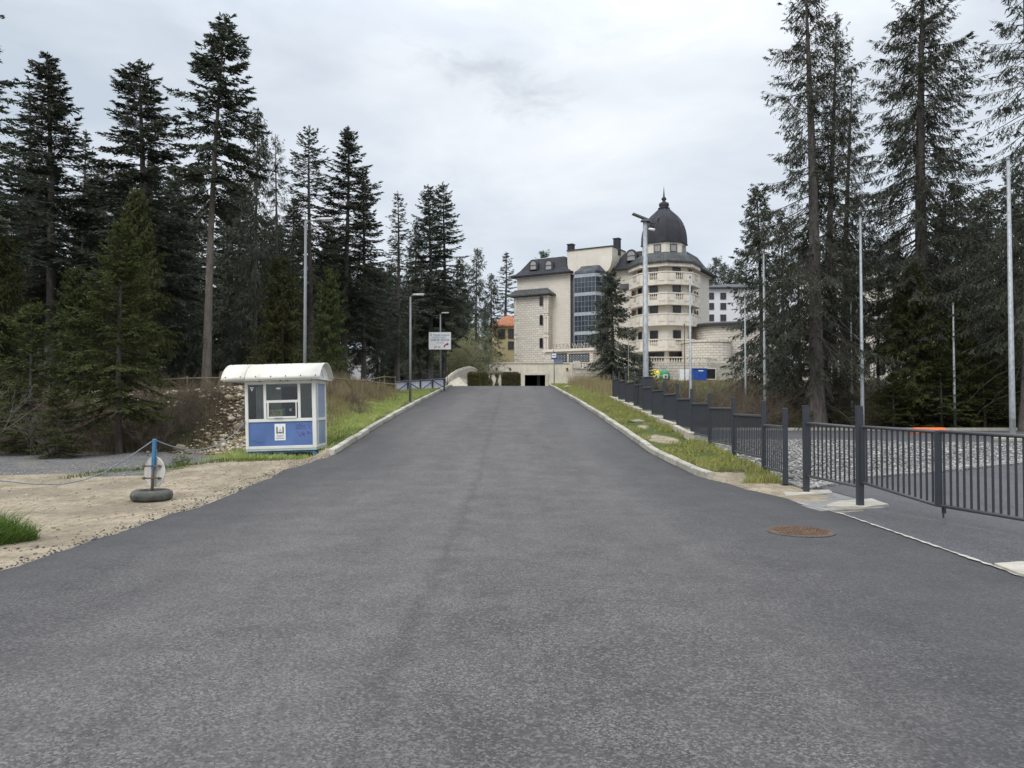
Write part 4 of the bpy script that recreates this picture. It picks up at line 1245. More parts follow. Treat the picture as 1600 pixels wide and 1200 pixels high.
    for px, top, d in ((1118, 402, 170), (1132, 412, 165), (1105, 418, 180), (1145, 420, 160), (848, 392, 175), (1160, 408, 168)):
        tree_px("spruce_mid", px, top, d, lab, px, group="tree tips behind the hotel", name="forest_conifer", wide=1.3)


def twig_bush_mesh(seed, h, spread, stems, gen=3, r=0.012, up=0.7, leafy=None):
    rng = np.random.default_rng(seed)
    paths, rads, tips = [], [], []

    def grow(p, d, ln, rad, g):
        K = 4
        pts = [p]
        for k in range(1, K):
            d = d + rng.normal(0, 0.16, 3); d = d / np.linalg.norm(d)
            pts.append(pts[-1] + d * ln / (K - 1))
        paths.append(np.array(pts)); rads.append(np.linspace(rad, rad * 0.55, K))
        tips.append(pts[-1])
        if g > 0:
            for k in range(rng.integers(2, 5)):
                q = pts[rng.integers(1, K)]
                nd = d + rng.normal(0, 0.5, 3) + np.array([0, 0, 0.12]); nd /= np.linalg.norm(nd)
                grow(q, nd, ln * rng.uniform(0.45, 0.8), rad * 0.6, g - 1)
    for i in range(stems):
        a = rng.uniform(0, 2 * np.pi); rr = rng.uniform(0, spread * 0.35)
        d = np.array([math.cos(a) * (1 - up), math.sin(a) * (1 - up), up]) + rng.normal(0, 0.12, 3); d /= np.linalg.norm(d)
        grow(np.array([rr * math.cos(a), rr * math.sin(a), -0.05]), d, h * rng.uniform(0.4, 0.62), r, gen)
    V, F = tubes3(np.array(paths), np.array(rads), 3)
    leaf = None
    if leafy:
        n, sz = leafy
        t = np.array(tips)
        c = t[rng.integers(0, len(t), n)] + rng.normal(0, 0.07 * h * 0.25 + 0.03, (n, 3))
        d1 = norm(rng.normal(0, 1, (n, 3))) * sz * rng.uniform(0.6, 1.2, (n, 1)); d2 = norm(np.cross(d1, rng.normal(0, 1, (n, 3)))) * sz * 0.5
        lv = np.stack([c - d1, c + d2, c + d1, c - d2], 1).reshape(-1, 3)
        leaf = (lv, np.arange(n * 4).reshape(-1, 4))
    return (V, F), leaf


def build_bushes():
    BM = {}
    for k, mat, kw in (("brown_a", "twig_brown", dict(seed=1, h=1.6, spread=1.6, stems=26)), ("brown_b", "twig_brown", dict(seed=2, h=1.5, spread=2.0, stems=30, up=0.6)),
                       ("grey", "twig_grey", dict(seed=3, h=2.2, spread=2.2, stems=30, up=0.62, r=0.014))):
        (V, F), _ = twig_bush_mesh(**kw)
        me = np_mesh(k, V, F); me.materials.append(M[mat]); BM[k] = me

    def bush(key, x, y, s, label, group=None, rot=0.0):
        o = link("bare_bush", BM[key], None); o.location = (x, y, gz(x, y) - 0.03); o.scale = (s,) * 3; o.rotation_euler = (0, 0, rot)
        tag(o, label, "bush", group)
    bush("grey", -16.3, 22.6, 1.25, "large pale grey leafless bush at the left edge of the gravel", rot=0.4)
    bush("grey", -13.9, 23.4, 0.8, "small pale grey leafless bush between the knee-high spruce and the left edge", rot=1.4)
    rng = random.Random(6)
    lab = "brown leafless brush on the bank between the young fir and the kiosk"
    for i in range(13):
        x = -13.2 + 0.30 * i + rng.uniform(-0.2, 0.2) if i < 8 else -13.0 + 0.6 * (i - 8); y = 24.4 + rng.uniform(0, 2.2) if i < 8 else 26.6 + rng.uniform(0, 1.4)
        bush(rng.choice(["brown_a", "brown_b"]), x, y, rng.uniform(0.55, 0.95), lab, "brush on the left bank", rng.uniform(0, 6))
    lab = "brown undergrowth bush at the foot of the left woods"
    for i in range(16):
        x = -20 + i * 0.95 + rng.uniform(-0.3, 0.3); y = 29.5 + rng.uniform(0, 3.5)
        bush(rng.choice(["brown_a", "brown_b"]), x, y, rng.uniform(0.4, 0.7), lab, "undergrowth in the left woods", rng.uniform(0, 6))
    lab = "brown leafless brush among the dry grass behind the kiosk"
    for i in range(9):
        y = 26 + i * 2.1; x = float(road_left(y)) - rng.uniform(3.4, 5.4)
        bush(rng.choice(["brown_a", "brown_b"]), x, y, rng.uniform(0.5, 0.85), lab, "brush in the dry grass", rng.uniform(0, 6))
    lab = "brown leafless brush on the bank behind the dark fence"
    for i in range(26):
        y = rng.uniform(46.8, 54); px = rng.uniform(1020, 1240); x = P(px, 600, y).x
        bush(rng.choice(["brown_a", "brown_b"]), x, y, rng.uniform(1.2, 1.8), lab, "brush on the right bank", rng.uniform(0, 6))
    # budding deciduous bushes
    for (px, d, h, w, lb, seed) in ((724, 79, 5.6, 1.0, "round budding grey-green bush beside the direction sign", 5), (759, 97, 4.6, 1.0, "pale budding bush in front of the yellow house", 6)):
        (V, F), lf = twig_bush_mesh(seed, h, h * 0.35, 34, gen=3, r=0.035, up=0.80, leafy=(26000, 0.055))
        x = P(px, 600, d).x
        r = thing("budding_bush", lb, "bush", (x, d, gz(x, d) - 0.1))
        link("branches", np_mesh("branches", V, F), M["twig_grey"], r)["kind"] = "stuff"; link("crown", np_mesh("crown", lf[0], lf[1]), M["bud_green"], r)
    # weed on the gravel
    rng2 = np.random.default_rng(3)
    (V, F), lf = twig_bush_mesh(9, 0.34, 0.25, 12, gen=1, r=0.004, up=0.6, leafy=(500, 0.022))
    x, y = G(285, 729, 0.03)
    r = thing("weed", "small yellow-green weed growing on the gravel right of the tyre post", "plant", (x, y, gz(x, y)))
    link("stems", np_mesh("stems", V, F), M["twig_grey"], r); link("leaves", np_mesh("leaves", lf[0], lf[1]), M["grass_tuft"], r)
    # stump and fallen log
    pr = [(0.36, -0.05), (0.30, 0.1), (0.24, 0.3), (0.21, 0.55), (0.19, 0.66)]
    m = MB()
    n = 12; rr = random.Random(2)
    m.loft([[((r + 0.05 * math.sin(3 * k)) * math.cos(2 * math.pi * k / n), (r + 0.05 * math.cos(2 * k)) * math.sin(2 * math.pi * k / n), z + (0.06 * rr.random() if z > 0.6 else 0)) for k in range(n)] for r, z in pr])
    x, y = G(352, 690, 0.12)
    o = m.build("tree_stump", M["stump_wood"]); o.location = (x, y, gz(x, y)); tag(o, "broken weathered stump at the foot of the rubble bank", "stump")
    x, y = -10.9, 24.8
    a = P(208, 690, 24.6); b = P(238, 656, 25.6)
    tag(MB().tube([a, a.lerp(b, 0.5) + Vector((0.03, 0, 0.02)), b], [0.10, 0.085, 0.06], 8).build("fallen_log", M["weathered_wood"], smooth=True), "pale dead log leaning in the brush beside the young fir", "log")


build_protos()
build_forest()
build_bushes()

# ------------------------------------------------------------------ hotel and the other buildings
def arch_poly(w, h, n=8, z0=0.0):
    """rectangle with a round head, in x,z"""
    r = w / 2
    pts = [(-r, z0), (r, z0)]
    for k in range(n + 1):
        a = math.pi * k / n
        pts.append((r * math.cos(a), z0 + h - r + r * math.sin(a)))
    return pts


def put_window(parent, pos, ang, w, h, pane="window_dark", arch=False, frame="window_frame", split=True, depth=0.10, fw=0.09):
    """window set on a wall; ang = direction its outside faces (local, radians)"""
    f = MB(); hw = w / 2
    if arch:
        o_, i_ = arch_poly(w + 2 * fw, h + fw, 8, -fw), arch_poly(w, h, 8)
        n = len(o_)
        vs = [(x, -depth, z) for x, z in o_] + [(x, -depth, z) for x, z in i_] + [(x, 0.06, z) for x, z in o_] + [(x, 0.06, z) for x, z in i_]
        fs = []
        for k in range(n):
            j = (k + 1) % n
            fs += [(k, j, n + j, n + k), (k, 2 * n + k, 2 * n + j, j), (n + k, n + j, 3 * n + j, 3 * n + k)]
        f.add(vs, fs)
    else:
        f.box(-hw - fw, -hw, -depth, 0.06, -fw, h + fw); f.box(hw, hw + fw, -depth, 0.06, -fw, h + fw)
        f.box(-hw, hw, -depth, 0.06, h, h + fw); f.box(-hw, hw, -depth, 0.06, -fw, 0)
        if split: f.box(-0.03, 0.03, -depth + 0.03, 0.0, 0, h)
    o = f.build("window", M[frame], parent)
    o.location = pos; o.rotation_euler = (0, 0, ang + math.pi / 2)
    p = MB().xprism(arch_poly(w, h, 8), -0.035, 0.03) if arch else MB().box(-hw, hw, -0.035, 0.03, 0, h)
    p.build("pane", M[pane], o)
    return o


def text_mesh(s, size, depth=0.01, align='CENTER', spacing=1.0):
    cu = bpy.data.curves.new("lettering", 'FONT')
    cu.body = s; cu.size = size; cu.extrude = depth; cu.align_x = align; cu.resolution_u = 3
    cu.space_character = spacing
    o = bpy.data.objects.new("lettering", cu); COL.objects.link(o)
    bpy.context.view_layer.update()
    me = bpy.data.meshes.new_from_object(o.evaluated_get(bpy.context.evaluated_depsgraph_get()))
    bpy.data.objects.remove(o); bpy.data.curves.remove(cu)
    return me


def put_text(s, size, mat, parent, pos, name="lettering", width=None, depth=0.004, spacing=1.0, rotz=0.0):
    me = text_mesh(s, size, depth, spacing=spacing)
    me.materials.clear(); me.materials.append(M[mat])
    o = link(name, me, None, parent)
    o.location = pos; o.rotation_euler = (math.pi / 2, 0, rotz)
    if width:
        xs = [v.co.x for v in me.vertices]
        if xs: o.scale = (width / (max(xs) - min(xs)), 1, 1)
    return o


def mansard(m, x0, x1, y0, y1, z0, prof, skip=()):
    rings = []
    for ins, dz in prof:
        rings.append([(x0 + ins, y0 + ins, z0 + dz), (x1 - ins, y0 + ins, z0 + dz), (x1 - ins, y1 - ins, z0 + dz), (x0 + ins, y1 - ins, z0 + dz)])
    m.loft(rings)


def baluster_row(m, p0, p1, z0, h, step=0.28, r=0.065):
    p0, p1 = Vector(p0), Vector(p1)
    L = (p1 - p0).length; n = max(1, int(L / step))
    for k in range(n):
        c = p0.lerp(p1, (k + 0.5) / n)
        m.lathe([(r * 0.8, z0), (r * 0.55, z0 + 0.12 * h), (r * 1.15, z0 + 0.38 * h), (r * 0.6, z0 + 0.75 * h), (r * 0.9, z0 + h)], (c.x, c.y), 6)


def bar_between(m, p0, p1, w, z0, z1):
    p0, p1 = Vector((p0[0], p0[1], 0)), Vector((p1[0], p1[1], 0))
    t = (p1 - p0).normalized(); n = Vector((-t.y, t.x, 0)) * w / 2
    m.prism([(p0 - n).to_tuple()[:2], (p1 - n).to_tuple()[:2], (p1 + n).to_tuple()[:2], (p0 + n).to_tuple()[:2]], z0, z1)


def build_hotel():
    PHI = -math.radians(30)
    T0 = (21.5, 108.0, 0.0)
    h = thing("hotel", "cream stone hotel with slate mansard roofs, glass bay and domed corner tower", "hotel", T0, PHI)
    c_, s_ = math.cos(PHI), math.sin(PHI)

    def loc(px, py, yl):
        """local x and z on the plane local y = yl"""
        r = P(px, py, 10.0) - Vector((0, 0, CAM_H))
        # world = k*r ; local y = -s*(X-Tx)+c*(Y-Ty)
        ly0 = -s_ * (0 - T0[0]) + c_ * (0 - T0[1]); dl = -s_ * r.x + c_ * r.y
        k = (yl - ly0) / dl
        X, Y = r.x * k, r.y * k
        return (c_ * (X - T0[0]) + s_ * (Y - T0[1]), CAM_H + r.z * k)
    ZB = 5.5
    # ---- main block walls
    fy = -1.5
    xa = loc(808, 450, fy)[0]; xb = loc(891, 450, fy)[0]
    m = MB().box(xa, xb, fy, 10, ZB, 20.75)                       # left wing
    m.build("wall", M["hotel_stone"], h)
    MB().box(xb + 0.003, 3.0, 0.2, 12, ZB, 20.7).build("wall", M["hotel_stone"], h)  # right wing behind the tower
    MB().box(xb - 0.02, xb + 0.4, fy + 0.25, 0.2, ZB, 20.6).build("dark_reveal", M["dark_soffit"], h)
    # cornices under the eaves
    MB().box(xa - 0.35, xb + 0.2, fy - 0.35, 10.2, 20.753, 21.0).build("cornice", M["balustrade_stone"], h)
    MB().box(loc(955, 420, 0.2)[0], 3.35, -0.15, 12.3, 20.703, 20.95).build("cornice", M["balustrade_stone"], h)
    # ---- annex at the left front with its own roof
    ya = -3.0
    ax0 = loc(803, 500, ya)[0]; ax1 = loc(856, 500, ya)[0]
    MB().box(ax0, ax1, ya, fy - 0.003, ZB, 17.7).build("annex_wall", M["rustic_stone"], h)
    for x in (ax0 + 0.35, loc(852, 500, ya)[0], ax1 - 0.02):
        p = MB()
        for z0, z1 in ((ZB, 8.3), (9.0, 11.4), (12.1, 14.3), (15.0, 17.4)):
            p.box(x - 0.14, x + 0.14, ya - 0.1, ya - 0.003, z0, z1); p.box(x - 0.26, x + 0.26, ya - 0.16, ya - 0.003, z1, z1 + 0.22)
        p.build("pilaster", M["balustrade_stone"], h)
    r = MB()
    r.loft([[(ax0 - 0.7, ya - 0.7, 17.75), (ax1 + 0.6, ya - 0.7, 17.75), (ax1 + 0.6, fy, 17.75), (ax0 - 0.7, fy, 17.75)],
            [(ax0 - 0.7, ya - 0.7, 17.95), (ax1 + 0.6, ya - 0.7, 17.95), (ax1 + 0.6, fy, 17.95), (ax0 - 0.7, fy, 17.95)],
            [(ax0 - 0.5, fy - 0.15, 19.0), (ax1 - 0.8, fy - 0.15, 19.0), (ax1 - 0.8, fy - 0.004, 19.0), (ax0 - 0.5, fy - 0.004, 19.0)]])
    ro = r.build("annex_roof", M["seam_metal_roof"], h)
    s = MB()
    for k in range(12):
        u = k / 11
        s.add_seam = None
        x0 = ax0 - 0.65 + u * (ax1 - ax0 + 1.2); x1 = ax0 - 0.45 + u * (ax1 - ax0 - 0.4)
        s.tube([(x0, ya - 0.70, 17.98), (x1, fy - 0.16, 19.03)], 0.035, 4)
    s.build("seams", M["seam_metal_roof"], ro)
    for py0, py1 in ((477, 463), (507, 492), (543, 528)):
        x, z = loc(846, py0, ya); z1 = loc(846, py1, ya)[1]
        put_window(h, (x, ya, z), -math.pi / 2, 0.42, z1 - z, arch=True, frame="window_frame", fw=0.08)
    # ---- mansard roofs
    prof = [(-0.75, -0.12), (-0.80, 0.12), (-0.35, 0.30), (0.35, 1.0), (0.95, 1.9), (1.45, 2.65), (1.6, 2.85), (3.4, 3.25)]
    m = MB(); mansard(m, xa, xb - 0.2, fy, 10, 21.0, prof)
    rf = m.build("mansard_roof", M["slate_roof"], h)
    m = MB(); mansard(m, xa + 1.75, xb - 1.9, fy + 1.8, 8.2, 23.92, [(0, 0), (0.05, 0.05), (1.6, 0.42)]); m.build("roof_cap", M["pale_roof_metal"], rf)
    xr0 = loc(955, 420, 0.2)[0]
    m = MB(); mansard(m, xr0, 3.2, 0.2, 12.2, 20.95, prof)
    rf2 = m.build("mansard_roof", M["slate_roof"], h)
    m = MB(); mansard(m, xr0 + 1.8, 1.4, 2.0, 10.4, 23.86, [(0, 0), (0.05, 0.05), (1.6, 0.45)]); m.build("roof_cap", M["pale_roof_metal"], rf2)

    def dormer(x, y, z, w, hh, roof):
        d = MB().xprism(arch_poly(w, hh), y, y + 1.8)
        o = d.build("dormer", M["slate_roof"], roof)
        a, b = arch_poly(w + 0.3, hh + 0.15), arch_poly(w, hh)
        MB().loft([[(px_ + x * 0, y - 0.12, pz) for px_, pz in a], [(px_, y + 0.1, pz) for px_, pz in a]]).build("dormer_hood", M["dark_soffit"], o)
        MB().xprism(arch_poly(w - 0.35, hh - 0.2, 8, 0.05), y - 0.16, y - 0.06).build("dormer_pane", M["window_curtain"], o)
        g = MB().box(-w / 2 + 0.18, w / 2 - 0.18, y - 0.2, y - 0.163, hh * 0.42, hh * 0.5); g.build("glazing_bar", M["window_frame"], o)
        o.location = (x, 0, z)
    for px in (833, 857):
        x, z = loc(px, 423, fy); dormer(x, fy + 0.15, z + 0.15, 1.25, 1.45, rf)
    x, z = loc(986, 406, 0.2); dormer(x, 0.35, z - 0.1, 1.45, 1.5, rf2)
    # ---- raised parapet block over the glass bay
    x0, x1 = loc(887, 400, fy)[0], loc(957, 400, fy)[0]
    zt = 24.2
    poly = [(x0, zt), (x0, 22.7)]
    for k in range(1, 7):
        a = k / 6 * math.pi / 2; poly.append((x0 + 1.1 * (1 - math.cos(a)) * 1.0, 22.7 - 2.1 * math.sin(a)))
    poly2 = []
    for k in range(6, -1, -1):
        a = k / 6 * math.pi / 2; poly2.append((x1 - 1.1 * (1 - math.cos(a)), 22.9 - 2.3 * math.sin(a)))
    poly = poly + poly2 + [(x1, zt)]
    pb = MB().xprism(poly, fy - 0.12, 3.5).build("parapet_block", M["hotel_render"], h)
    MB().box(x0 - 0.1, x1 + 0.1, fy - 0.25, 3.6, zt + 0.003, zt + 0.16).build("coping", M["dark_soffit"], pb)
    for px, py0, py1 in ((892, 394, 383), (964, 386, 374)):
        x, z = loc(px, py0, 1.0); z1 = loc(px, py1, 1.0)[1]
        c = MB().box(x - 0.42, x + 0.42, 0.6, 1.5, z - 1.2, z1).build("chimney", M["slate_roof"], h)
        MB().box(x - 0.5, x + 0.5, 0.52, 1.58, z1 + 0.003, z1 + 0.14).build("chimney_cap", M["dark_soffit"], c)
    # ---- glass bay
    gx0, gx1 = loc(896, 480, fy)[0], loc(948, 480, fy)[0]
    fpt = [(gx0, fy), (gx0 + 1.0, fy - 1.7), (gx1 - 1.0, fy - 1.7), (gx1, fy)]
    zb = [loc(920, p, fy - 1.5)[1] for p in (550, 517, 487, 456, 427)]
    MB().box(gx0, gx1, fy + 0.02, fy + 0.6, ZB, 20.6).build("bay_back", M["dark_soffit"], h)
    for i in range(len(zb) - 1):
        za, zc = zb[i], zb[i + 1] - 0.55
        g = MB().prism(fpt, za, zc).build("bay_glazing", M["curtain_glass"], h)
        mu = MB()
        for k, (pa, pb_) in enumerate(zip(fpt[:-1], fpt[1:])):
            A, B = Vector(pa), Vector(pb_); n = 2 if k != 1 else 6
            t = (B - A).normalized(); nn = Vector((t.y, -t.x))
            for j in range(n + 1):
                q = A.lerp(B, j / n) + nn * 0.03
                mu.box(q.x - 0.03, q.x + 0.03, q.y - 0.04, q.y + 0.02, za, zc)
            for zz in (za + (zc - za) * 0.33, za + (zc - za) * 0.66):
                bar_between(mu, A + nn * 0.03, B + nn * 0.03, 0.05, zz - 0.03, zz + 0.03)
        mu.build("mullions", M["mullion_grey"], g)
        MB().prism([(x * 1.0, y - 0.06 if y < fy else y) for x, y in fpt], zc + 0.003, zc + 0.5).build("bay_band", M["spandrel_grey"], h)
    top = zb[-1]
    cx = (gx0 + gx1) / 2
    MB().loft([[(x, y - 0.1, top + 0.0) for x, y in fpt], [(cx + (x - cx) * 0.98, y, top + 0.35) for x, y in fpt], [(cx + (x - cx) * 0.62, fy - 0.02 + (y - fy) * 0.12, top + 1.35) for x, y in fpt]]).build("bay_roof", M["curtain_glass"], h)
    # ---- tower
    def octa(R, a0=-67.5): return [(R * math.cos(math.radians(a0 + 45 * k)), R * math.sin(math.radians(a0 + 45 * k))) for k in range(8)]
    RB, RP = 4.0, 4.95
    MB().prism(octa(RB), ZB - 2, 20.6).build("tower_wall", M["hotel_render"], h)
    lev = [loc(1036, p, -4.5)[1] for p in (548, 508, 476, 444)]         # balcony undersides
    rail = [loc(1036, p, -4.6)[1] for p in (529, 489, 456.5, 423.5)]    # rail tops
    wins = [loc(1036, p, -3.7)[1] for p in (527, 487, 456, 423)]        # window sills hidden behind the rails
    for i, (z0, z1) in enumerate(zip(lev, rail)):
        b = MB().prism(octa(RP), z0, z0 + 0.28).build("balcony", M["balustrade_stone"], h)
        pl = MB(); bal = MB()
        po, pi = octa(RP), octa(RP - 0.22)
        for k in range(8):
            a = math.radians(-45 + 45 * k)
            if math.sin(a) > 0.5: continue
            A, B = Vector(po[k]), Vector(po[(k + 1) % 8]); Ai, Bi = Vector(pi[k]), Vector(pi[(k + 1) % 8])

            def seg(u0, u1, za, zc, off=0.0):
                q = [A.lerp(B, u0), A.lerp(B, u1), Ai.lerp(Bi, u1), Ai.lerp(Bi, u0)]
                pl.prism([(p.x, p.y) for p in q], za, zc)
            zm = z0 + 0.283
            if i == 1:
                seg(0.001, 0.999, zm, z1 - 0.15)
            else:
                seg(0.001, 0.36, zm, z1 - 0.15); seg(0.64, 0.999, zm, z1 - 0.15); seg(0.361, 0.639, zm, zm + 0.45)
                baluster_row(bal, A.lerp(B, 0.38).to_3d(), A.lerp(B, 0.62).to_3d(), zm + 0.45, z1 - 0.15 - zm - 0.45, 0.26, 0.06) if True else None
            q = [A.lerp(B, -0.0) * 1.015, B * 1.015, Bi * 0.985, Ai * 0.985]
            pl.prism([(p.x, p.y) for p in q], z1 - 0.147, z1)
            for u in (0.08, 0.70):      # raised panels
                C0, C1 = A.lerp(B, u) * 1.012, A.lerp(B, u + 0.22) * 1.012
                pl.prism([(C0.x, C0.y), (C1.x, C1.y), (C1.x * 0.985, C1.y * 0.985), (C0.x * 0.985, C0.y * 0.985)], zm + 0.25, z1 - 0.35)
        pp = pl.build("parapet", M["balustrade_stone"], b)
        if bal.v: bal.build("balusters", M["balustrade_stone"], b)["kind"] = "stuff"
        ap = RB * math.cos(math.radians(22.5))
        for k in range(-2, 2):
            a = math.radians(-45 + 45 * k)
            if k == 1 and i == 0: pass
            sh = -0.25 if k in (-1,) else 0.0
            t = Vector((-math.sin(a), math.cos(a)))
            pos = (ap * math.cos(a) + t.x * sh, ap * math.sin(a) + t.y * sh, z1 - 0.15)
            put_window(h, pos, a, 1.0, 1.28, pane="window_dark" if (i + k) % 2 else "window_curtain" if i == 3 else "window_dark", split=False)
    # shop-like windows under the lowest balcony
    ap = RB * math.cos(math.radians(22.5))
    for k, w in ((-1, 2.2), (0, 2.2), (1, 0.8)):
        a = math.radians(-45 + 45 * k)
        z0 = loc(1036, 563, -3.8)[1]
        put_window(h, (ap * math.cos(a), ap * math.sin(a), z0), a, w, 1.05, frame="window_frame")
    # skirt roof, drum, dome
    ze = 20.6
    MB().prism(octa(RP + 0.05), ze - 0.45, ze - 0.003).build("tower_cornice", M["balustrade_stone"], h)
    sk = MB().loft([[(x, y, ze) for x, y in octa(RP + 0.25)], [(x, y, ze + 0.25) for x, y in octa(RP + 0.3)], [(x, y, ze + 1.15) for x, y in octa(RP - 0.5)], [(x, y, ze + 1.75) for x, y in octa(RB - 0.6)]]).build("skirt_roof", M["seam_metal_roof"], h)
    sm = MB()
    for k in range(8):
        A0, B0 = Vector(octa(RP + 0.3)[k]), Vector(octa(RP + 0.3)[(k + 1) % 8]); A1, B1 = Vector(octa(RP - 0.5)[k]), Vector(octa(RP - 0.5)[(k + 1) % 8])
        for j in range(9):
            p, q = A0.lerp(B0, j / 9), A1.lerp(B1, j / 9)
            sm.tube([(p.x, p.y, ze + 0.27), (q.x, q.y, ze + 1.17)], 0.04, 4)
    sm.build("seams", M["seam_metal_roof"], sk)
    RD = 3.05
    zd0 = ze + 1.2; zd1 = loc(1036, 378, -2.8)[1]
    MB().prism(octa(RD), zd0, zd1).build("tower_drum", M["hotel_render"], h)
    apd = RD * math.cos(math.radians(22.5))
    for k in range(-2, 2):
        a = math.radians(-45 + 45 * k)
        put_window(h, (apd * math.cos(a), apd * math.sin(a), zd0 + 0.75), a, 0.85, 0.9, pane="window_curtain", split=False)
    zt1 = loc(1036, 328.5, 0)[1]
    Hd = zt1 - zd1
    rings = []
    for k in range(11):
        u = k / 10
        r_ = (RD + 0.12) * (1 - u ** 2.5) ** 0.62 * (1 - 0.0 * u)
        r_ = max(r_, 0.75)
        rings.append([(x, y, zd1 + Hd * u) for x, y in octa(r_)])
    rings = [[(x, y, zd1 + 0.003) for x, y in octa(RD + 0.25)], [(x, y, zd1 + 0.12) for x, y in octa(RD + 0.25)]] + [[(x, y, z + 0.12) for x, y, z in r_] for r_ in rings]
    dm = MB().loft(rings).build("dome", M["slate_roof"], h)
    rb = MB()
    for k in range(8):
        rb.tube([Vector(r_[k]) for r_ in rings[2:]], 0.05, 4)
    rb.build("dome_ribs", M["dark_soffit"], dm)
    z = zt1 + 0.1
    tip = loc(1036, 292, 0)[1]
    MB().lathe([(0.78, z), (0.85, z + 0.15), (0.55, z + 0.25), (0.72, z + 0.5), (0.68, z + 0.85), (0.3, z + 1.05), (0.18, z + 1.2), (0.36, z + 1.4), (0.33, z + 1.6), (0.14, z + 1.75), (0.10, z + 2.1), (0.02, tip)], (0, 0), 16).build("finial", M["slate_roof"], dm, smooth=True)
    # small roof between bay and tower, side-wing arched windows
    x, z = loc(978, 446, -0.6)
    MB().loft([[(x - 1.2, -1.0, z - 0.55), (x + 0.9, -1.0, z - 0.55), (x + 0.9, 0.19, z - 0.55), (x - 1.2, 0.19, z - 0.55)], [(x - 0.9, 0.0, z + 0.35), (x + 0.9, 0.0, z + 0.35), (x + 0.9, 0.19, z + 0.35), (x - 0.9, 0.19, z + 0.35)]]).build("porch_roof", M["seam_metal_roof"], h)
    MB().box(x - 1.0, x + 0.9, -0.75, 0.197, ZB, z - 0.56).build("oriel_wall", M["hotel_stone"], h)
    for zz in (wins[1] + 0.1, wins[2] + 0.1):
        for yy in (4.4, 5.6):
            put_window(h, (3.0, yy, zz), 0.0, 0.5, 0.9, arch=True, fw=0.06)
    # ---- entrance volume with lattice windows, sign letters
    ye = -7.0
    ex0, ex1 = loc(852, 560, ye)[0], loc(926, 560, ye)[0]
    ztop = loc(890, 545, ye)[1]
    e = MB().box(ex0, ex1, ye, fy - 1.8, ZB - 1, ztop - 0.35).build("entrance_block", M["rustic_stone"], h)
    MB().box(ex0 - 0.25, ex1 + 0.25, ye - 0.25, fy - 1.75, ztop - 0.347, ztop).build("entrance_cornice", M["balustrade_stone"], e)
    for pa, pb_ in ((867, 885), (890, 920)):
        xA, zA = loc(pa, 566, ye); xB, zB = loc(pb_, 553, ye)
        w = put_window(h, ((xA + xB) / 2, ye, zA), -math.pi / 2, xB - xA, zB - zA, split=False, frame="window_frame")
        lat = MB(); n = max(3, int((xB - xA) / 0.42)); W = xB - xA; HH = zB - zA
        for k in range(n + 1): lat.box(-W / 2 + W * k / n - 0.018, -W / 2 + W * k / n + 0.018, -0.09, -0.06, 0, HH)
        for k in range(1, 3): lat.box(-W / 2, W / 2, -0.092, -0.058, HH * k / 3 - 0.018, HH * k / 3 + 0.018)
        for k in range(n):
            for j in range(3):
                cx_, cz_ = -W / 2 + W * (k + 0.5) / n, HH * (j + 0.5) / 3
                lat.add([(cx_ - 0.11, -0.088, cz_), (cx_, -0.088, cz_ - 0.11), (cx_ + 0.11, -0.088, cz_), (cx_, -0.088, cz_ + 0.11)], [(0, 1, 2, 3)])
        lat.build("lattice", M["spandrel_grey"], w)
    xl_, zl_ = loc(864, 540, ye + 0.5); xr_, _ = loc(932, 540, ye + 0.5)
    put_text("FESTA WINTER", 1.05, "steel_letters", h, ((xl_ + xr_) / 2, ye + 0.4, ztop + 0.06), "roof_lettering", width=xr_ - xl_, depth=0.05, spacing=1.15)
    MB().box(xl_, xr_, ye + 0.36, ye + 0.44, ztop + 0.003, ztop + 0.07).build("lettering_rail", M["steel_letters"], h)


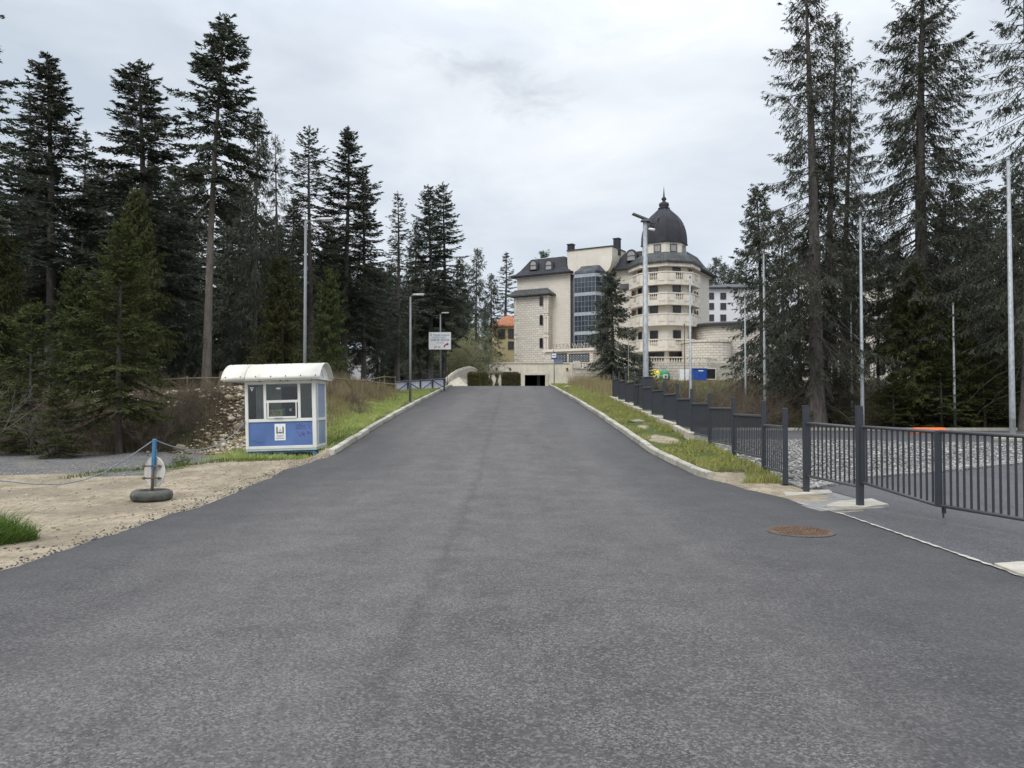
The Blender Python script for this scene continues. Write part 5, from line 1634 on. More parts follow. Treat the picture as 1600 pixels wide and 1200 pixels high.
def build_hotel_grounds():
    # rendered retaining wall with the garage door (frontal), stone terrace wall with balustrade
    Y = 92.0
    g0, g1 = P(820, 600, Y).x, P(852, 600, Y).x
    x0, x1, x2 = P(752, 600, Y).x, P(897, 600, Y).x, P(905, 600, Y).x
    zt = P(800, 568, Y).z; zg = P(830, 586, Y).z; zb = 2.9
    t = thing("garage_wall", "cream rendered retaining wall with a dark garage opening below the hotel", "wall", (0, Y, 0))
    MB().box(x0, g0, 0, 0.5, zb, zt).box(g1, x1, 0, 0.5, zb, zt).box(g0, g1, 0, 0.5, zg, zt).build("wall_face", M["ramp_plaster"], t)
    MB().box(g0 - 0.35, g0 - 0.003, -0.12, -0.003, zb, zg + 0.25).box(g1 + 0.003, g1 + 0.35, -0.12, -0.003, zb, zg + 0.25).box(g0 - 0.003, g1 + 0.003, -0.12, -0.003, zg + 0.003, zg + 0.25).build("garage_frame", M["balustrade_stone"], t)
    MB().box(g0 + 0.002, g1 - 0.002, 0.5, 8.0, zb + 0.05, zb + 0.1).box(g0 - 2, g1 + 2, 8.0, 8.2, zb, zg + 0.5).box(g0 - 2, g0 - 1.8, 0.52, 8.0, zb, zg + 0.5).box(g1 + 1.8, g1 + 2, 0.52, 8, zb, zg + 0.5).box(g0 - 2, g1 + 2, 0.52, 8, zg + 0.5, zg + 0.6).build("garage_interior", M["garage_dark"], t)
    MB().box(g1 - 0.9, g1 - 0.5, 3.0, 3.4, zb + 0.1, zg + 0.49).build("garage_pillar", M["mullion_grey"], t)
    MB().box(x0 - 0.1, x1, -0.08, 0.6, zt + 0.003, zt + 0.14).build("coping", M["balustrade_stone"], t)
    MB().box(x1 - 0.5, x1 - 0.2, -0.1, -0.003, zb, zt).build("pilaster", M["balustrade_stone"], t)
    for px in (776, 797, 886):
        q = P(px, 577, Y)
        MB().lathe([(0.05, 0), (0.12, 0.02), (0.12, 0.22), (0.05, 0.26)], (q.x, -0.1), 8).build("wall_lamp", M["dark_soffit"], t).location = (0, 0, q.z - 0.1)
    # terrace wall
    t = thing("terrace_wall", "rough cream stone terrace wall carrying a baluster railing in front of the hotel", "wall", (0, Y - 0.5, 0))
    xb = P(1003, 600, Y).x; xc = P(1150, 600, Y).x
    zr = P(950, 577, Y).z; zr1 = P(950, 566, Y).z
    MB().box(x1 + 0.003, xb, 0, 0.7, zb, zr).build("stone_face", M["rustic_stone"], t)
    MB().box(x1, xb, -0.06, 0.76, zr + 0.003, zr + 0.12).build("string_course", M["balustrade_stone"], t)
    b = MB()
    MBp = MB()
    n = 3
    xs = [P(p, 600, Y).x for p in (901, 966, 1003)]
    for x in xs: MBp.box(x - 0.4, x + 0.4, -0.1, 0.7, zr + 0.123, zr1 + 0.12)
    for xA, xB in zip(xs[:-1], xs[1:]):
        baluster_row(b, (xA + 0.4, 0.3, 0), (xB - 0.4, 0.3, 0), zr + 0.12, zr1 - zr - 0.25, 0.30, 0.09)
        b.box(xA + 0.402, xB - 0.402, 0.12, 0.5, zr1 - 0.127, zr1 + 0.02)
    MBp.build("pier", M["balustrade_stone"], t)
    b.build("balustrade", M["balustrade_stone"], t)["kind"] = "stuff"
    iv = MB()
    # higher terrace on the right
    t = thing("upper_terrace_wall", "higher stone terrace wall with white balusters under the tower", "wall", (0, Y + 1.0, 0))
    zr = P(1040, 566, Y).z; zr1 = P(1040, 556.5, Y).z
    MB().box(xb + 0.1, P(1092, 600, Y).x, 0, 0.7, zb, zr).build("stone_face", M["rustic_stone"], t)
    pts = [(P(1092, 600, Y).x, 0.0), (P(1110, 600, Y).x, 0.5), (P(1128, 600, Y).x, 2.0), (P(1142, 600, Y).x, 5.0), (P(1150, 600, Y).x, 9)]
    m = MB(); b = MB()
    for p, q in zip(pts[:-1], pts[1:]): bar_between(m, p, q, 0.6, zb, zr)
    m.build("curved_face", M["rustic_stone"], t)
    al = [(xb + 0.3, 0.3)] + [(x, y + 0.3) for x, y in pts]
    for p, q in zip(al[:-1], al[1:]):
        baluster_row(b, (*p, 0), (*q, 0), zr, zr1 - zr - 0.14, 0.30, 0.09)
        bar_between(b, p, q, 0.32, zr1 - 0.137, zr1)
    b.build("balustrade", M["balustrade_stone"], t)["kind"] = "stuff"
    # terrace floors behind the walls so nothing floats
    tag(MB().box(x0, xb, 0.52 + Y, Y + 26, zg + 0.65, P(950, 577, Y).z - 0.02).build("terrace", M["pad_concrete"]), "paved terrace in front of the hotel", kind="structure")
    tag(MB().box(xb + 0.1, xb + 13, Y + 1.75, Y + 26, zb, zr - 0.02).build("terrace", M["pad_concrete"]), "upper paved terrace beneath the tower", kind="structure")
    # round stone annex at the right
    t = thing("stone_annex", "low curved stone annex with a dark flat roof right of the tower", "building", (0, 0, 0))
    cx, cy = P(1150, 600, 108).x, 109.5
    z0, z1 = 3.0, P(1110, 507, 102).z
    r = 6.6
    m = MB().lathe([(r, z0), (r, z1)], (cx, cy), 40); m.build("wall", M["rustic_stone"], t)
    MB().lathe([(r + 0.5, z1 + 0.003), (r + 0.55, z1 + 0.35), (r - 0.4, z1 + 0.6)], (cx, cy), 40).build("roof", M["dark_soffit"], t)
    r2 = 3.2; c2 = (P(1110, 600, 101).x, 103.0)
    zz = P(1110, 531, 100).z
    MB().lathe([(r2, z0), (r2, zz - 0.25), (r2 + 0.12, zz - 0.25), (r2 + 0.12, zz)], c2, 28).build("round_bay", M["rustic_stone"], t)
    # barred basement window and vent beside the blue container
    q = P(1110, 594, Y + 0.4)
    m = MB()


def simple_house(name, label, cx, cy, w, d, z0, z1, wallmat, roofmat, roof_h, wins, rot=0.0, hip=True, over=0.5):
    t = thing(name, label, "building", (cx, cy, 0), rot)
    MB().box(-w / 2, w / 2, 0, d, z0, z1).build("wall", M[wallmat], t)
    a = over
    base = [(-w / 2 - a, -a), (w / 2 + a, -a), (w / 2 + a, d + a), (-w / 2 - a, d + a)]
    i = min(w, d) * 0.42
    MB().loft([[(x, y, z1 + 0.003) for x, y in base], [(x, y, z1 + 0.2) for x, y in base], [(-w / 2 + i, i, z1 + roof_h), (w / 2 - i, i, z1 + roof_h), (w / 2 - i, d - i, z1 + roof_h), (-w / 2 + i, d - i, z1 + roof_h)]]).build("roof", M[roofmat], t)
    for (x, z, ww, hh) in wins:
        put_window(t, (x, 0, z), -math.pi / 2, ww, hh, split=True, fw=0.1)
    return t


def build_far_buildings():
    # yellow house left of the hotel
    d = 124
    xl, xr = P(768, 600, d).x, P(822, 600, d).x
    z1 = P(800, 511, d).z
    w = xr - xl
    zz = lambda py: P(790, py, d).z
    simple_house("yellow_house", "yellow house with an orange tiled roof peeping out left of the hotel", (xl + xr) / 2, d, w, 8, 3.5, z1, "yellow_facade", "orange_tiles", 2.1,
                 [(P(799, 600, d).x - (xl + xr) / 2, zz(528), 0.9, 1.3), (P(799, 600, d).x - (xl + xr) / 2, zz(545), 0.9, 1.1), (P(784, 600, d).x - (xl + xr) / 2, zz(528), 0.9, 1.3)])
    d = 123.9
    # white block right of the hotel
    d = 138
    xl, xr = P(1098, 600, d).x, P(1215, 600, d).x
    cx = (xl + xr) / 2
    ws = []
    for py in (466, 482, 500):
        for px in (1111, 1130):
            q = P(px, py, d); ws.append((q.x - cx, q.z - 0.1, 0.85, 1.0))
    t = simple_house("white_block", "plain white block with small square windows right of the tower", cx, d, xr - xl, 12, 4, P(1110, 451, d).z, "white_facade", "dark_soffit", 1.6, ws, over=0.6)
    # pale building seen through the right-hand trees
    d = 112
    xl, xr = P(1310, 600, d).x, P(1445, 600, d).x
    cx = (xl + xr) / 2
    ws = []
    for py in (420, 450, 482, 515, 548, 580):
        for px in (1330, 1352, 1376, 1400, 1424):
            q = P(px, py, d); ws.append((q.x - cx, q.z - 0.4, 1.1, 1.4))
    t = simple_house("pale_hotel_block", "tall pale building half hidden behind the right-hand spruces", cx, d, xr - xl, 14, 3, P(1370, 412, d).z, "hotel_render", "slate_roof", 3.0, ws, over=0.7)
    for py in (438, 500):
        z = P(1370, py, d).z
        MB().box(-(xr - xl) / 2 - 0.2, (xr - xl) / 2 + 0.2, -0.25, -0.003, z, z + 0.3).build("string_course", M["mullion_grey"], t)
    for px in (1341, 1388):
        q = P(px, 470, d)
        MB().box(q.x - cx - 1.3, q.x - cx + 1.3, -1.2, -0.26, q.z - 0.2, q.z).box(q.x - cx - 1.3, q.x - cx + 1.3, -1.2, -1.1, q.z + 0.003, q.z + 0.9).build("balcony", M["balustrade_stone"], t)
    # white parked van far behind the left trunks and a pale low house
    d = 98
    xl, xr = P(395, 600, d).x, P(470, 600, d).x
    d = 88
    xl, xr = P(505, 600, d).x, P(580, 600, d).x
    simple_house("pale_cottage", "pale low cottage glimpsed between the trunks right of the kiosk", (xl + xr) / 2, d, xr - xl, 6, 3.4, P(540, 548, d).z, "white_facade", "mullion_grey", 1.4,
                 [(-1.2, P(540, 560, d).z - 0.6, 0.8, 0.9), (1.2, P(540, 560, d).z - 0.6, 0.8, 0.9)])
    d = 60
    q = P(92, 575, d)
    simple_house("grey_shed", "small grey shed glimpsed between the left trunks", q.x, d, 3.2, 3, gz(q.x, d) - 0.2, q.z, "mullion_grey", "lamp_grey", 0.6, [(0.3, q.z - 1.2, 0.6, 0.6)])


build_hotel()
build_hotel_grounds()
build_far_buildings()

# ------------------------------------------------------------------ street furniture and small things
def build_fence():
    posts_y = [14.7, 15.95, 18.1, 20.3, 22.3, 24.2, 26.3, 28.5, 30.5, 32.7, 35.2, 37.4, 39.6]
    X = 5.22
    f = thing("metal_fence", "dark grey metal bar fence stepping up the slope along the right verge", "fence", (0, 0, 0))
    bar = MB().box(-0.011, 0.011, -0.011, 0.011, 0, 1).mesh("bar"); bar.materials.append(M["anthracite"])
    zb = lambda y: max(gz(5.1, y), 0.02) + 0.03
    for y in posts_y:
        z = zb(y)
        s = 0.043
        p = MB().box(-s, s, -s, s, -0.15, 1.44).build("post", M["anthracite"], f, bevel=0.008); p.location = (X, y, z)
        MB().box(-0.09, 0.09, -0.09, 0.09, 0.0, 0.012).build("base_plate", M["anthracite"], p)
    for i, (a, b) in enumerate(zip(posts_y[:-1], posts_y[1:])):
        z0 = zb((a + b) / 2) + 0.18; z1 = z0 + 0.86
        a2, b2 = a + 0.056, b - 0.056
        pan = MB().box(-0.028, 0.028, a2, b2, z1, z1 + 0.045).box(-0.022, 0.022, a2, b2, z0, z0 + 0.04).build("panel_rails", M["anthracite_rail"], f, bevel=0.006)
        pan.location = (X, 0, 0)
        n = max(4, int((b - a) / 0.125))
        for k in range(n):
            o = link("bar", bar, None, pan); o.location = (0, a2 + (b2 - a2) * (k + 0.5) / n, z0 + 0.04); o.scale = (1, 1, z1 - z0 - 0.04)
    # concrete plinth under the upper part
    pl = thing("fence_plinth", "pale concrete plinth stepping up under the dark fence", "wall", (0, 0, 0))
    ys = [22.0, 24.2, 26.3, 28.5, 30.5, 32.7, 35.2, 37.4, 40.2]
    for a, b in zip(ys[:-1], ys[1:]):
        za, zc = gz(5.1, a) + 0.02, gz(5.1, b) + 0.02
        m = MB().add([(5.06, a + 0.01, -0.4), (5.40, a + 0.01, -0.4), (5.40, b - 0.01, -0.4), (5.06, b - 0.01, -0.4), (5.06, a + 0.01, za + 0.2), (5.40, a + 0.01, za + 0.2), (5.40, b - 0.01, zc + 0.14), (5.06, b - 0.01, zc + 0.14)],
                     [(0, 3, 2, 1), (4, 5, 6, 7), (0, 1, 5, 4), (1, 2, 6, 5), (2, 3, 7, 6), (3, 0, 4, 7)])
        m.build("concrete_block", M["plinth_concrete"], pl, bevel=0.015)


def gate_leaf(parent_name, label, A, B, zt0, zt1, zb0, zb1, cat="gate", posts=(), nbars=13):
    t = thing(parent_name, label, cat, (A[0], A[1], 0))
    d = Vector((B[0] - A[0], B[1] - A[1], 0))
    L = d.length
    ang = math.atan2(d.y, d.x)
    t.rotation_euler = (0, 0, ang)
    MB().tube([(0, 0, zt0), (L, 0, zt1)], 0.026, 8).build("top_rail", M["anthracite_rail"], t, smooth=True)
    MB().tube([(0, 0, zb0), (L, 0, zb1)], 0.026, 8).build("bottom_rail", M["anthracite_rail"], t, smooth=True)
    me = MB().box(-0.011, 0.011, -0.011, 0.011, 0, 1).mesh("bar"); me.materials.append(M["anthracite"])
    for k in range(nbars):
        u = (k + 0.7) / (nbars + 0.4)
        z0 = zb0 + (zb1 - zb0) * u; z1 = zt0 + (zt1 - zt0) * u
        o = link("bar", me, None, t); o.location = (L * u, 0, z0); o.scale = (1, 1, z1 - z0)
    for u in posts:
        MB().box(L * u - 0.024, L * u + 0.024, -0.024, 0.024, (zb0 if u < 0.5 else zb1) - 0.02, (zt0 if u < 0.5 else zt1) + 0.01).build("stile", M["anthracite"], t, bevel=0.004)
    return t


def build_gate():
    pA, pB = (5.29, 13.85), (5.42, 12.0)
    for (x, y), lb in ((pA, "dark grey square post at the gap between fence and gate"), (pB, "taller looking dark gate post carrying the gate leaf")):
        o = MB().box(-0.047, 0.047, -0.047, 0.047, -0.02, 1.53).box(-0.05, 0.05, -0.05, 0.05, 1.533, 1.545).build("gate_post", M["anthracite"], bevel=0.006)
        o.location = (x, y, 0.014); tag(o, lb, "gate post")
    gate_leaf("fixed_railing", "short fixed bar railing between the two square gate posts", (pA[0] + 0.005, pA[1] - 0.066), (pB[0] - 0.005, pB[1] + 0.066), 1.24, 1.22, 0.30, 0.30, "railing", (), 11)
    mid = (5.9, 10.62); end = (6.42, 8.35)
    dv = Vector((mid[0] - pB[0], mid[1] - pB[1])).normalized()
    a = (pB[0] + dv.x * 0.07, pB[1] + dv.y * 0.07)
    gate_leaf("gate_leaf", "dark bar gate leaf hinged on the taller gate post", a, (mid[0] - dv.x * 0.045, mid[1] - dv.y * 0.045), 1.23, 1.205, 0.37, 0.19, "gate", (0.0, 1.0), 13)
    g = gate_leaf("gate_leaf", "dark bar gate leaf nearest the camera, cut by the right edge", mid, end, 1.21, 1.19, 0.19, 0.20, "gate", (0.0, 1.0), 20)
    MB().tube([(0.02, 0.03, 0.02), (0.02, 0.03, 0.2)], 0.013, 6).cbox((0.02, 0.04, 0.12), (0.05, 0.03, 0.07)).build("drop_bolt", M["anthracite"], g)


def mast(name, label, x, y, H, r0, r1, group=None, z=None):
    z = gz(x, y) if z is None else z
    t = thing(name, label, "mast", (x, y, z), group=group)
    MB().tube([(0, 0, -0.05), (0, 0, 1.2), (0, 0, H)], [r0, r0 * 0.96, r1], 12).build("pole", M["galvanised"], t, smooth=True)
    MB().lathe([(r0 * 2.0, -0.02), (r0 * 2.0, 0.03), (r0 * 1.1, 0.05)], (0, 0), 12).build("flange", M["galvanised"], t)
    MB().box(-0.06, 0.06, -r0 - 0.006, -r0 + 0.03, 0.6, 0.95).build("service_door", M["lamp_grey"], t)
    MB().lathe([(r1 * 1.25, H), (r1 * 1.25, H + 0.05), (r1 * 0.5, H + 0.12)], (0, 0), 10).build("cap", M["lamp_grey"], t)
    return t


def build_poles():
    def at(px, top, d, lb, r0, r1, base=None):
        x = P(base or px, 600, d).x; z = gz(x, d); H = P(px, top, d).z - z
        mast("light_mast", lb, x, d, H, r0, r1)
    at(1344, 340, 44.3, "tall bare-headed galvanised mast behind the gate post", 0.115, 0.06, 1347)
    at(1573, 250, 33, "tallest galvanised mast near the right edge", 0.125, 0.065, 1581)
    at(1197, 395, 50, "galvanised mast in front of the dark spruce right of the hotel", 0.11, 0.06, 1195)
    at(1164, 466, 52, "thin short mast just left of the mast before the dark spruce", 0.075, 0.045, 1165)
    at(1329, 472, 52, "thin short mast just left of the tall mast behind the gate", 0.075, 0.045, 1331)
    at(1490, 476, 47, "thin short mast between the orange barrier and the right edge", 0.085, 0.045, 1491)
    at(1079, 434, 44, "galvanised mast standing behind the dark fence below the tower", 0.09, 0.05, 1079)
    # concrete footing of the rightmost mast
    x = P(1581, 600, 33).x
    tag(MB().box(x - 0.55, x + 0.55, 32.45, 33.55, -0.1, 0.12).build("mast_footing", M["pad_concrete"], bevel=0.02), "square concrete footing under the tallest mast", "footing")
    # thin steel flag rods near the terrace
    for px, top, d, lb in ((982, 530, 80, "thin pale rod standing before the terrace balusters"), (1070, 508, 66, "thin rusty rod standing before the tower")):
        x = P(px, 600, d).x; z = gz(x, d); H = P(px, top, d).z - z
        r = thing("marker_rod", lb, "pole", (x, d, z))
        MB().tube([(0, 0, -0.05), (0, 0, H)], 0.035, 6).build("rod", M["galvanised"] if px < 1000 else M["rusty_post"], r)
        MB().lathe([(0.06, H), (0.06, H + 0.12), (0.02, H + 0.16)], (0, 0), 8).build("rod_cap", M["lamp_grey"], r)

    # street lamps on the left
    def lamp(px, top, d, lb, arm, r=0.065, rise=0.10):
        x = P(px, 600, d).x; z = gz(x, d); H = P(px, top, d).z - z
        t = thing("street_lamp", lb, "street lamp", (x, d, z))
        MB().tube([(0, 0, -0.1), (0, 0, H * 0.35), (0, 0, H)], [r, r * 0.92, r * 0.75], 10).build("pole", M["lamp_grey"], t, smooth=True)
        MB().lathe([(r * 1.9, -0.02), (r * 1.9, 0.04), (r * 1.1, 0.07)], (0, 0), 10).build("foot", M["lamp_grey"], t)
        MB().tube([(0, 0, H - 0.05), (arm * 0.25, 0, H + rise * 0.5), (arm, 0, H + rise)], 0.018, 8).build("arm", M["lamp_grey"], t, smooth=True)
        hd = MB().loft([[(arm - 0.05, -0.06, H + rise - 0.03), (arm - 0.05, 0.06, H + rise - 0.03), (arm - 0.05, 0.05, H + rise + 0.05), (arm - 0.05, -0.05, H + rise + 0.05)],
                        [(arm + 0.12, -0.13, H + rise - 0.02), (arm + 0.12, 0.13, H + rise - 0.02), (arm + 0.12, 0.11, H + rise + 0.05), (arm + 0.12, -0.11, H + rise + 0.05)],
                        [(arm + 0.50, -0.12, H + rise + 0.01), (arm + 0.50, 0.12, H + rise + 0.01), (arm + 0.50, 0.10, H + rise + 0.05), (arm + 0.50, -0.10, H + rise + 0.05)]]).build("lamp_head", M["lamp_head"], t)
        MB().box(arm + 0.14, arm + 0.46, -0.09, 0.09, H + rise - 0.035, H + rise - 0.012).build("lens", M["sticker_white"], hd)
        return Vector((x, d, z + H))
    a = lamp(476, 348, 25.0, "street lamp rising behind the kiosk roof", 0.40, 0.06)
    b = lamp(641, 464, 36.5, "street lamp on the left kerb before the banner", 0.16, 0.062)
    c = lamp(688, 491, 59, "farthest street lamp carrying the direction sign", 0.14, 0.07)
    for p, q, sag, lb in ((b, Vector((P(560, 430, 46).x, 46, P(560, 430, 46).z)), 0.5, "thin overhead cable from the kerb lamp into the woods"), (c, b, 0.8, "thin overhead cable between the two farther lamps")):
        pts = []
        for k in range(17):
            u = k / 16; w = p.lerp(q, u); w.z -= sag * 4 * u * (1 - u) * 0.5; pts.append(w)
        tag(MB().tube(pts, 0.012, 4).build("overhead_cable", M["dark_soffit"]), lb, "cable")
    # solar lamp at the fence
    d = 31.2
    x = P(1009, 600, d).x; z = gz(5.1, d) + 0.1
    H = P(1009, 346, d).z - z
    t = thing("solar_lamp", "thick galvanised lamp post with tilted solar panel and cameras at the fence", "street lamp", (x, d, z))
    MB().tube([(0, 0, 0), (0, 0, 1.4), (0, 0, H)], [0.125, 0.12, 0.088], 14).build("pole", M["galvanised"], t, smooth=True)
    MB().box(-0.24, 0.24, -0.22, 0.22, 0.05, 1.28).box(-0.27, 0.27, -0.25, 0.25, 1.283, 1.33).build("casing", M["anthracite"], t, bevel=0.01)
    MB().box(-0.28, 0.28, -0.26, 0.26, -0.5, 0.047).build("footing", M["plinth_concrete"], t)
    MB().box(-0.16, 0.16, -0.16, 0.16, H, H + 0.05).build("head_plate", M["lamp_grey"], t)
    sp = MB().box(-0.62, 0.12, -0.13, 0.13, -0.015, 0.015).build("solar_panel", M["solar_black"], t); sp.location = (0.08, 0, H + 0.09); sp.rotation_euler = (0, math.radians(22), 0)
    MB().box(-0.64, 0.14, -0.14, 0.14, -0.04, -0.017).build("panel_frame", M["lamp_grey"], sp)
    MB().tube([(0, 0, H - 0.02), (0.25, 0, H - 0.06), (0.42, 0, H - 0.08)], 0.03, 6).build("arm", M["dark_soffit"], t)
    ring = []
    rm = MB()
    for k in range(17):
        a_ = 2 * math.pi * k / 16; ring.append((0.46 + 0.06 * math.cos(a_) + 0.10 * math.sin(a_), 0.14 * math.cos(a_), H - 0.05 + 0.20 * math.sin(a_)))
    rm.tube(ring, 0.028, 6, caps=False); rm.build("lamp_ring", M["dark_soffit"], t)
    MB().tube([(0.24, 0.0, H - 0.12), (0.30, 0, H - 0.22)], [0.07, 0.04], 8).build("bracket", M["dark_soffit"], t)
    cm = MB().tube([(0.12, -0.1, H - 0.33), (0.2, -0.1, H - 0.34), (0.38, -0.1, H - 0.37)], [0.03, 0.055, 0.055], 8).build("security_camera", M["camera_white"], t, smooth=True)
    MB().tube([(0.385, -0.1, H - 0.371), (0.40, -0.1, H - 0.373)], [0.048, 0.04], 8).build("camera_lens", M["solar_black"], cm)


def build_kiosk():
    # local frame: x right along the front, y towards the back, z up
    d = 21.4
    A = P(384, 703, d)
    k = thing("ticket_kiosk", "small white and blue ticket kiosk with an arched white roof", "kiosk", (A.x, d, A.z), math.radians(0.5))
    k.rotation_euler = (0, -math.radians(1.6), math.radians(1.5))
    sc = d / 1200.0
    W = 110 * sc; H = 107 * sc; D = 1.35
    zs = 33 * sc + 0.0    # top of blue panel
    zs = 42.5 * sc
    fr = 0.085
    white, blue = M["kiosk_white"], M["kiosk_blue"]
    # corner posts, rails
    x1, x2 = 0.365 * W * 0 + 0.255 * W, 0.78 * W   # mullions either side of the ticket window
    m1, m2 = 0.262 * W, 0.745 * W
    post = MB()
    for x0, xx in ((0, fr), (W - fr * 1.25, W)):
        for y0, y1 in ((0, fr), (D - fr, D)): MB().box(x0, xx, y0, y1, 0.003, H).build("corner_post", white, k, bevel=0.006)
    rails = MB()
    g = fr + 0.002; g2 = W - fr * 1.25 - 0.002
    rails.box(g, g2, 0.005, fr, H - 0.10, H - 0.002).box(g, g2, 0.004, fr, zs, zs + 0.085).box(g, g2, 0.004, fr, 0.004, 0.085)
    for y0, y1, x0, xx in ((fr + 0.002, D - fr - 0.002, W - fr, W - 0.004), (fr + 0.002, D - fr - 0.002, 0.004, fr)):
        rails.box(x0, xx, y0, y1, H - 0.10, H - 0.002).box(x0, xx, y0, y1, 0.004, 0.075).box(x0, xx, y0, y1, zs, zs + 0.07)
    rails.build("frame_rails", white, k, bevel=0.005)
    for mx in (m1, m2):
        MB().box(mx, mx + 0.075, 0.006, fr - 0.004, zs + 0.087, H - 0.102).build("mullion", white, k, bevel=0.005)
    zh = zs + 0.085 + (H - 0.10 - zs - 0.085) * 0.46
    MB().box(m1 + 0.077, m2 - 0.002, 0.004, fr - 0.003, zh, zh + 0.07).build("transom", white, k, bevel=0.005)
    # lower sliding sash
    s = MB(); a0, a1, b0, b1 = m1 + 0.10, m2 - 0.03, zs + 0.088, zh - 0.003
    s.box(a0, a0 + 0.045, -0.012, 0.03, b0, b1).box(a1 - 0.03, a1, -0.012, 0.03, b0, b1).box(a0 + 0.046, a1 - 0.031, -0.012, 0.03, b0, b0 + 0.055)
    s.build("ticket_sash", white, k, bevel=0.004)
    MB().box(a0 + 0.2, a0 + 0.42, -0.03, -0.013, b0 + 0.01, b0 + 0.03).build("sash_handle", M["spandrel_grey"], k)
    # panes
    for x0, xx, z0, z1 in ((g, m1 - 0.002, zs + 0.087, H - 0.102), (m1 + 0.077, m2 - 0.002, zh + 0.072, H - 0.102), (m2 + 0.077, g2, zs + 0.087, H - 0.102), (a0 + 0.047, a1 - 0.032, b0 + 0.057, b1)):
        MB().box(x0, xx, 0.044, 0.05, z0, z1).build("pane", M["clear_glass"], k)
    # blue panel and its sticker
    bp = MB().box(g, g2, 0.028, 0.05, 0.087, zs - 0.002).build("blue_panel", blue, k)
    cr = MB()
    for pts in ([(g + 0.02, 0.24), (g + 0.2, 0.24), (g + 0.3, 0.14), (g + 0.36, 0.12)], [(g + 0.22, 0.18), (g + 0.36, 0.2), (g + 0.42, 0.14)]):
        cr.tube([(x, 0.026, z) for x, z in pts], 0.004, 4)
    cr.build("crack", M["ink_blue"], bp)
    sx = W * 0.485
    st = MB().box(sx - 0.15, sx + 0.15, 0.022, 0.0275, zs - 0.52, zs - 0.06).build("sticker", M["sticker_white"], bp)
    em = MB()
    for sgn in (-1, 1):
        em.box(sx + sgn * 0.085 - 0.018, sx + sgn * 0.085 + 0.018, 0.0185, 0.0215, zs - 0.33, zs - 0.14)
        em.box(sx + sgn * 0.075 - 0.012, sx + sgn * 0.075 + 0.012, 0.0180, 0.0184, zs - 0.34, zs - 0.31)
    em.xprism([(sx - 0.06, zs - 0.29), (sx - 0.035, zs - 0.33), (sx + 0.035, zs - 0.33), (sx + 0.06, zs - 0.29), (sx + 0.02, zs - 0.27), (sx, zs - 0.30), (sx - 0.02, zs - 0.27)], 0.0185, 0.0215)
    em.xprism([(sx - 0.02, zs - 0.245), (sx + 0.02, zs - 0.245), (sx + 0.012, zs - 0.20), (sx - 0.012, zs - 0.225)], 0.0185, 0.0215)
    em.xprism([(sx - 0.008, zs - 0.13), (sx + 0.008, zs - 0.13), (sx, zs - 0.115)], 0.0185, 0.0215)
    em.build("emblem", M["ink_grey"], st)
    put_text("ОБЩИНА", 0.062, "ink_grey", st, (sx, 0.021, zs - 0.415), "sticker_lettering", 0.20, 0.001)
    put_text("ПАРКИНГ", 0.062, "ink_grey", st, (sx, 0.021, zs - 0.485), "sticker_lettering", 0.24, 0.001)
    # graffiti scribble
    rg = random.Random(8)
    gm = MB()
    gx, gz0 = W * 0.705, zs - 0.10
    strokes = [[(0.0, 0), (0.10, 0.0), (0.0, -0.12), (0.12, -0.10)], [(0.15, 0.04), (0.14, -0.14)], [(0.18, 0.03), (0.20, -0.12), (0.28, -0.10)], [(0.24, 0.05), (0.235, -0.06), (0.33, -0.02)], [(0.30, 0.0), (0.35, -0.15)],
               [(0.46, 0.02), (0.50, -0.10), (0.53, -0.14)], [(0.07, -0.2), (0.12, -0.36), (0.16, -0.3)], [(0.19, -0.22), (0.18, -0.40)], [(0.25, -0.20), (0.24, -0.36), (0.30, -0.22), (0.31, -0.38)], [(0.23, -0.28), (0.34, -0.27)],
               [(0.42, -0.2), (0.43, -0.33)], [(0.42, -0.2), (0.55, -0.28), (0.42, -0.27)]]
    for s_ in strokes:
        gm.tube([(gx + x * 0.78 + rg.uniform(-.004, .004), 0.0265, gz0 + z * 0.9) for x, z in s_], 0.0055, 4)
    gm.build("graffiti", M["spray_purple"], bp)
    # right side: narrow pane, blue strip panels
    ys = fr + 0.002
    MB().box(W - 0.055, W - 0.045, ys, ys + 0.16, zs + 0.072, H - 0.102).build("side_pane", M["kiosk_blue_pale"], k)
    MB().box(W - fr, W - 0.004, ys + 0.163, ys + 0.23, 0.077, H - 0.102).build("side_mullion", white, k)
    MB().box(W - 0.05, W - 0.03, ys + 0.233, D - fr - 0.003, 0.077, H - 0.102).build("side_door", M["kiosk_blue_pale"], k)
    MB().box(W - 0.03, W - 0.018, ys + 0.50, ys + 0.62, H * 0.52, H * 0.55).build("door_handle", M["spandrel_grey"], k)
    MB().box(W - 0.06, W - 0.04, ys, ys + 0.16, 0.077, zs - 0.003).build("side_panel", blue, k)
    # left and back walls, floor, ceiling
    MB().box(0.03, 0.06, fr + 0.003, D - fr - 0.003, 0.077, zs - 0.003).build("left_panel", blue, k)
    MB().box(0.04, 0.046, fr + 0.003, D - fr - 0.003, zs + 0.072, H - 0.102).build("left_pane", M["clear_glass"], k)
    MB().box(fr + 0.003, W - fr * 1.25 - 0.003, D - 0.06, D - 0.01, 0.0, H).build("back_wall", M["interior_grey"], k)
    MB().box(0.003, W - 0.003, 0.003, D - 0.003, -0.05, -0.002).build("floor_panel", M["interior_grey"], k)
    # things inside
    MB().box(W * 0.35, W * 0.57, D - 0.12, D - 0.063, 0.1, H - 0.16).build("inner_door", M["interior_navy"], k)
    MB().box(W * 0.59, W * 0.63, D - 0.10, D - 0.063, 0.1, H - 0.1).build("inner_post", M["spandrel_grey"], k)
    MB().box(g, g2, 0.09, 0.5, zs - 0.05, zs - 0.01).build("counter", M["interior_grey"], k)
    cu = MB()
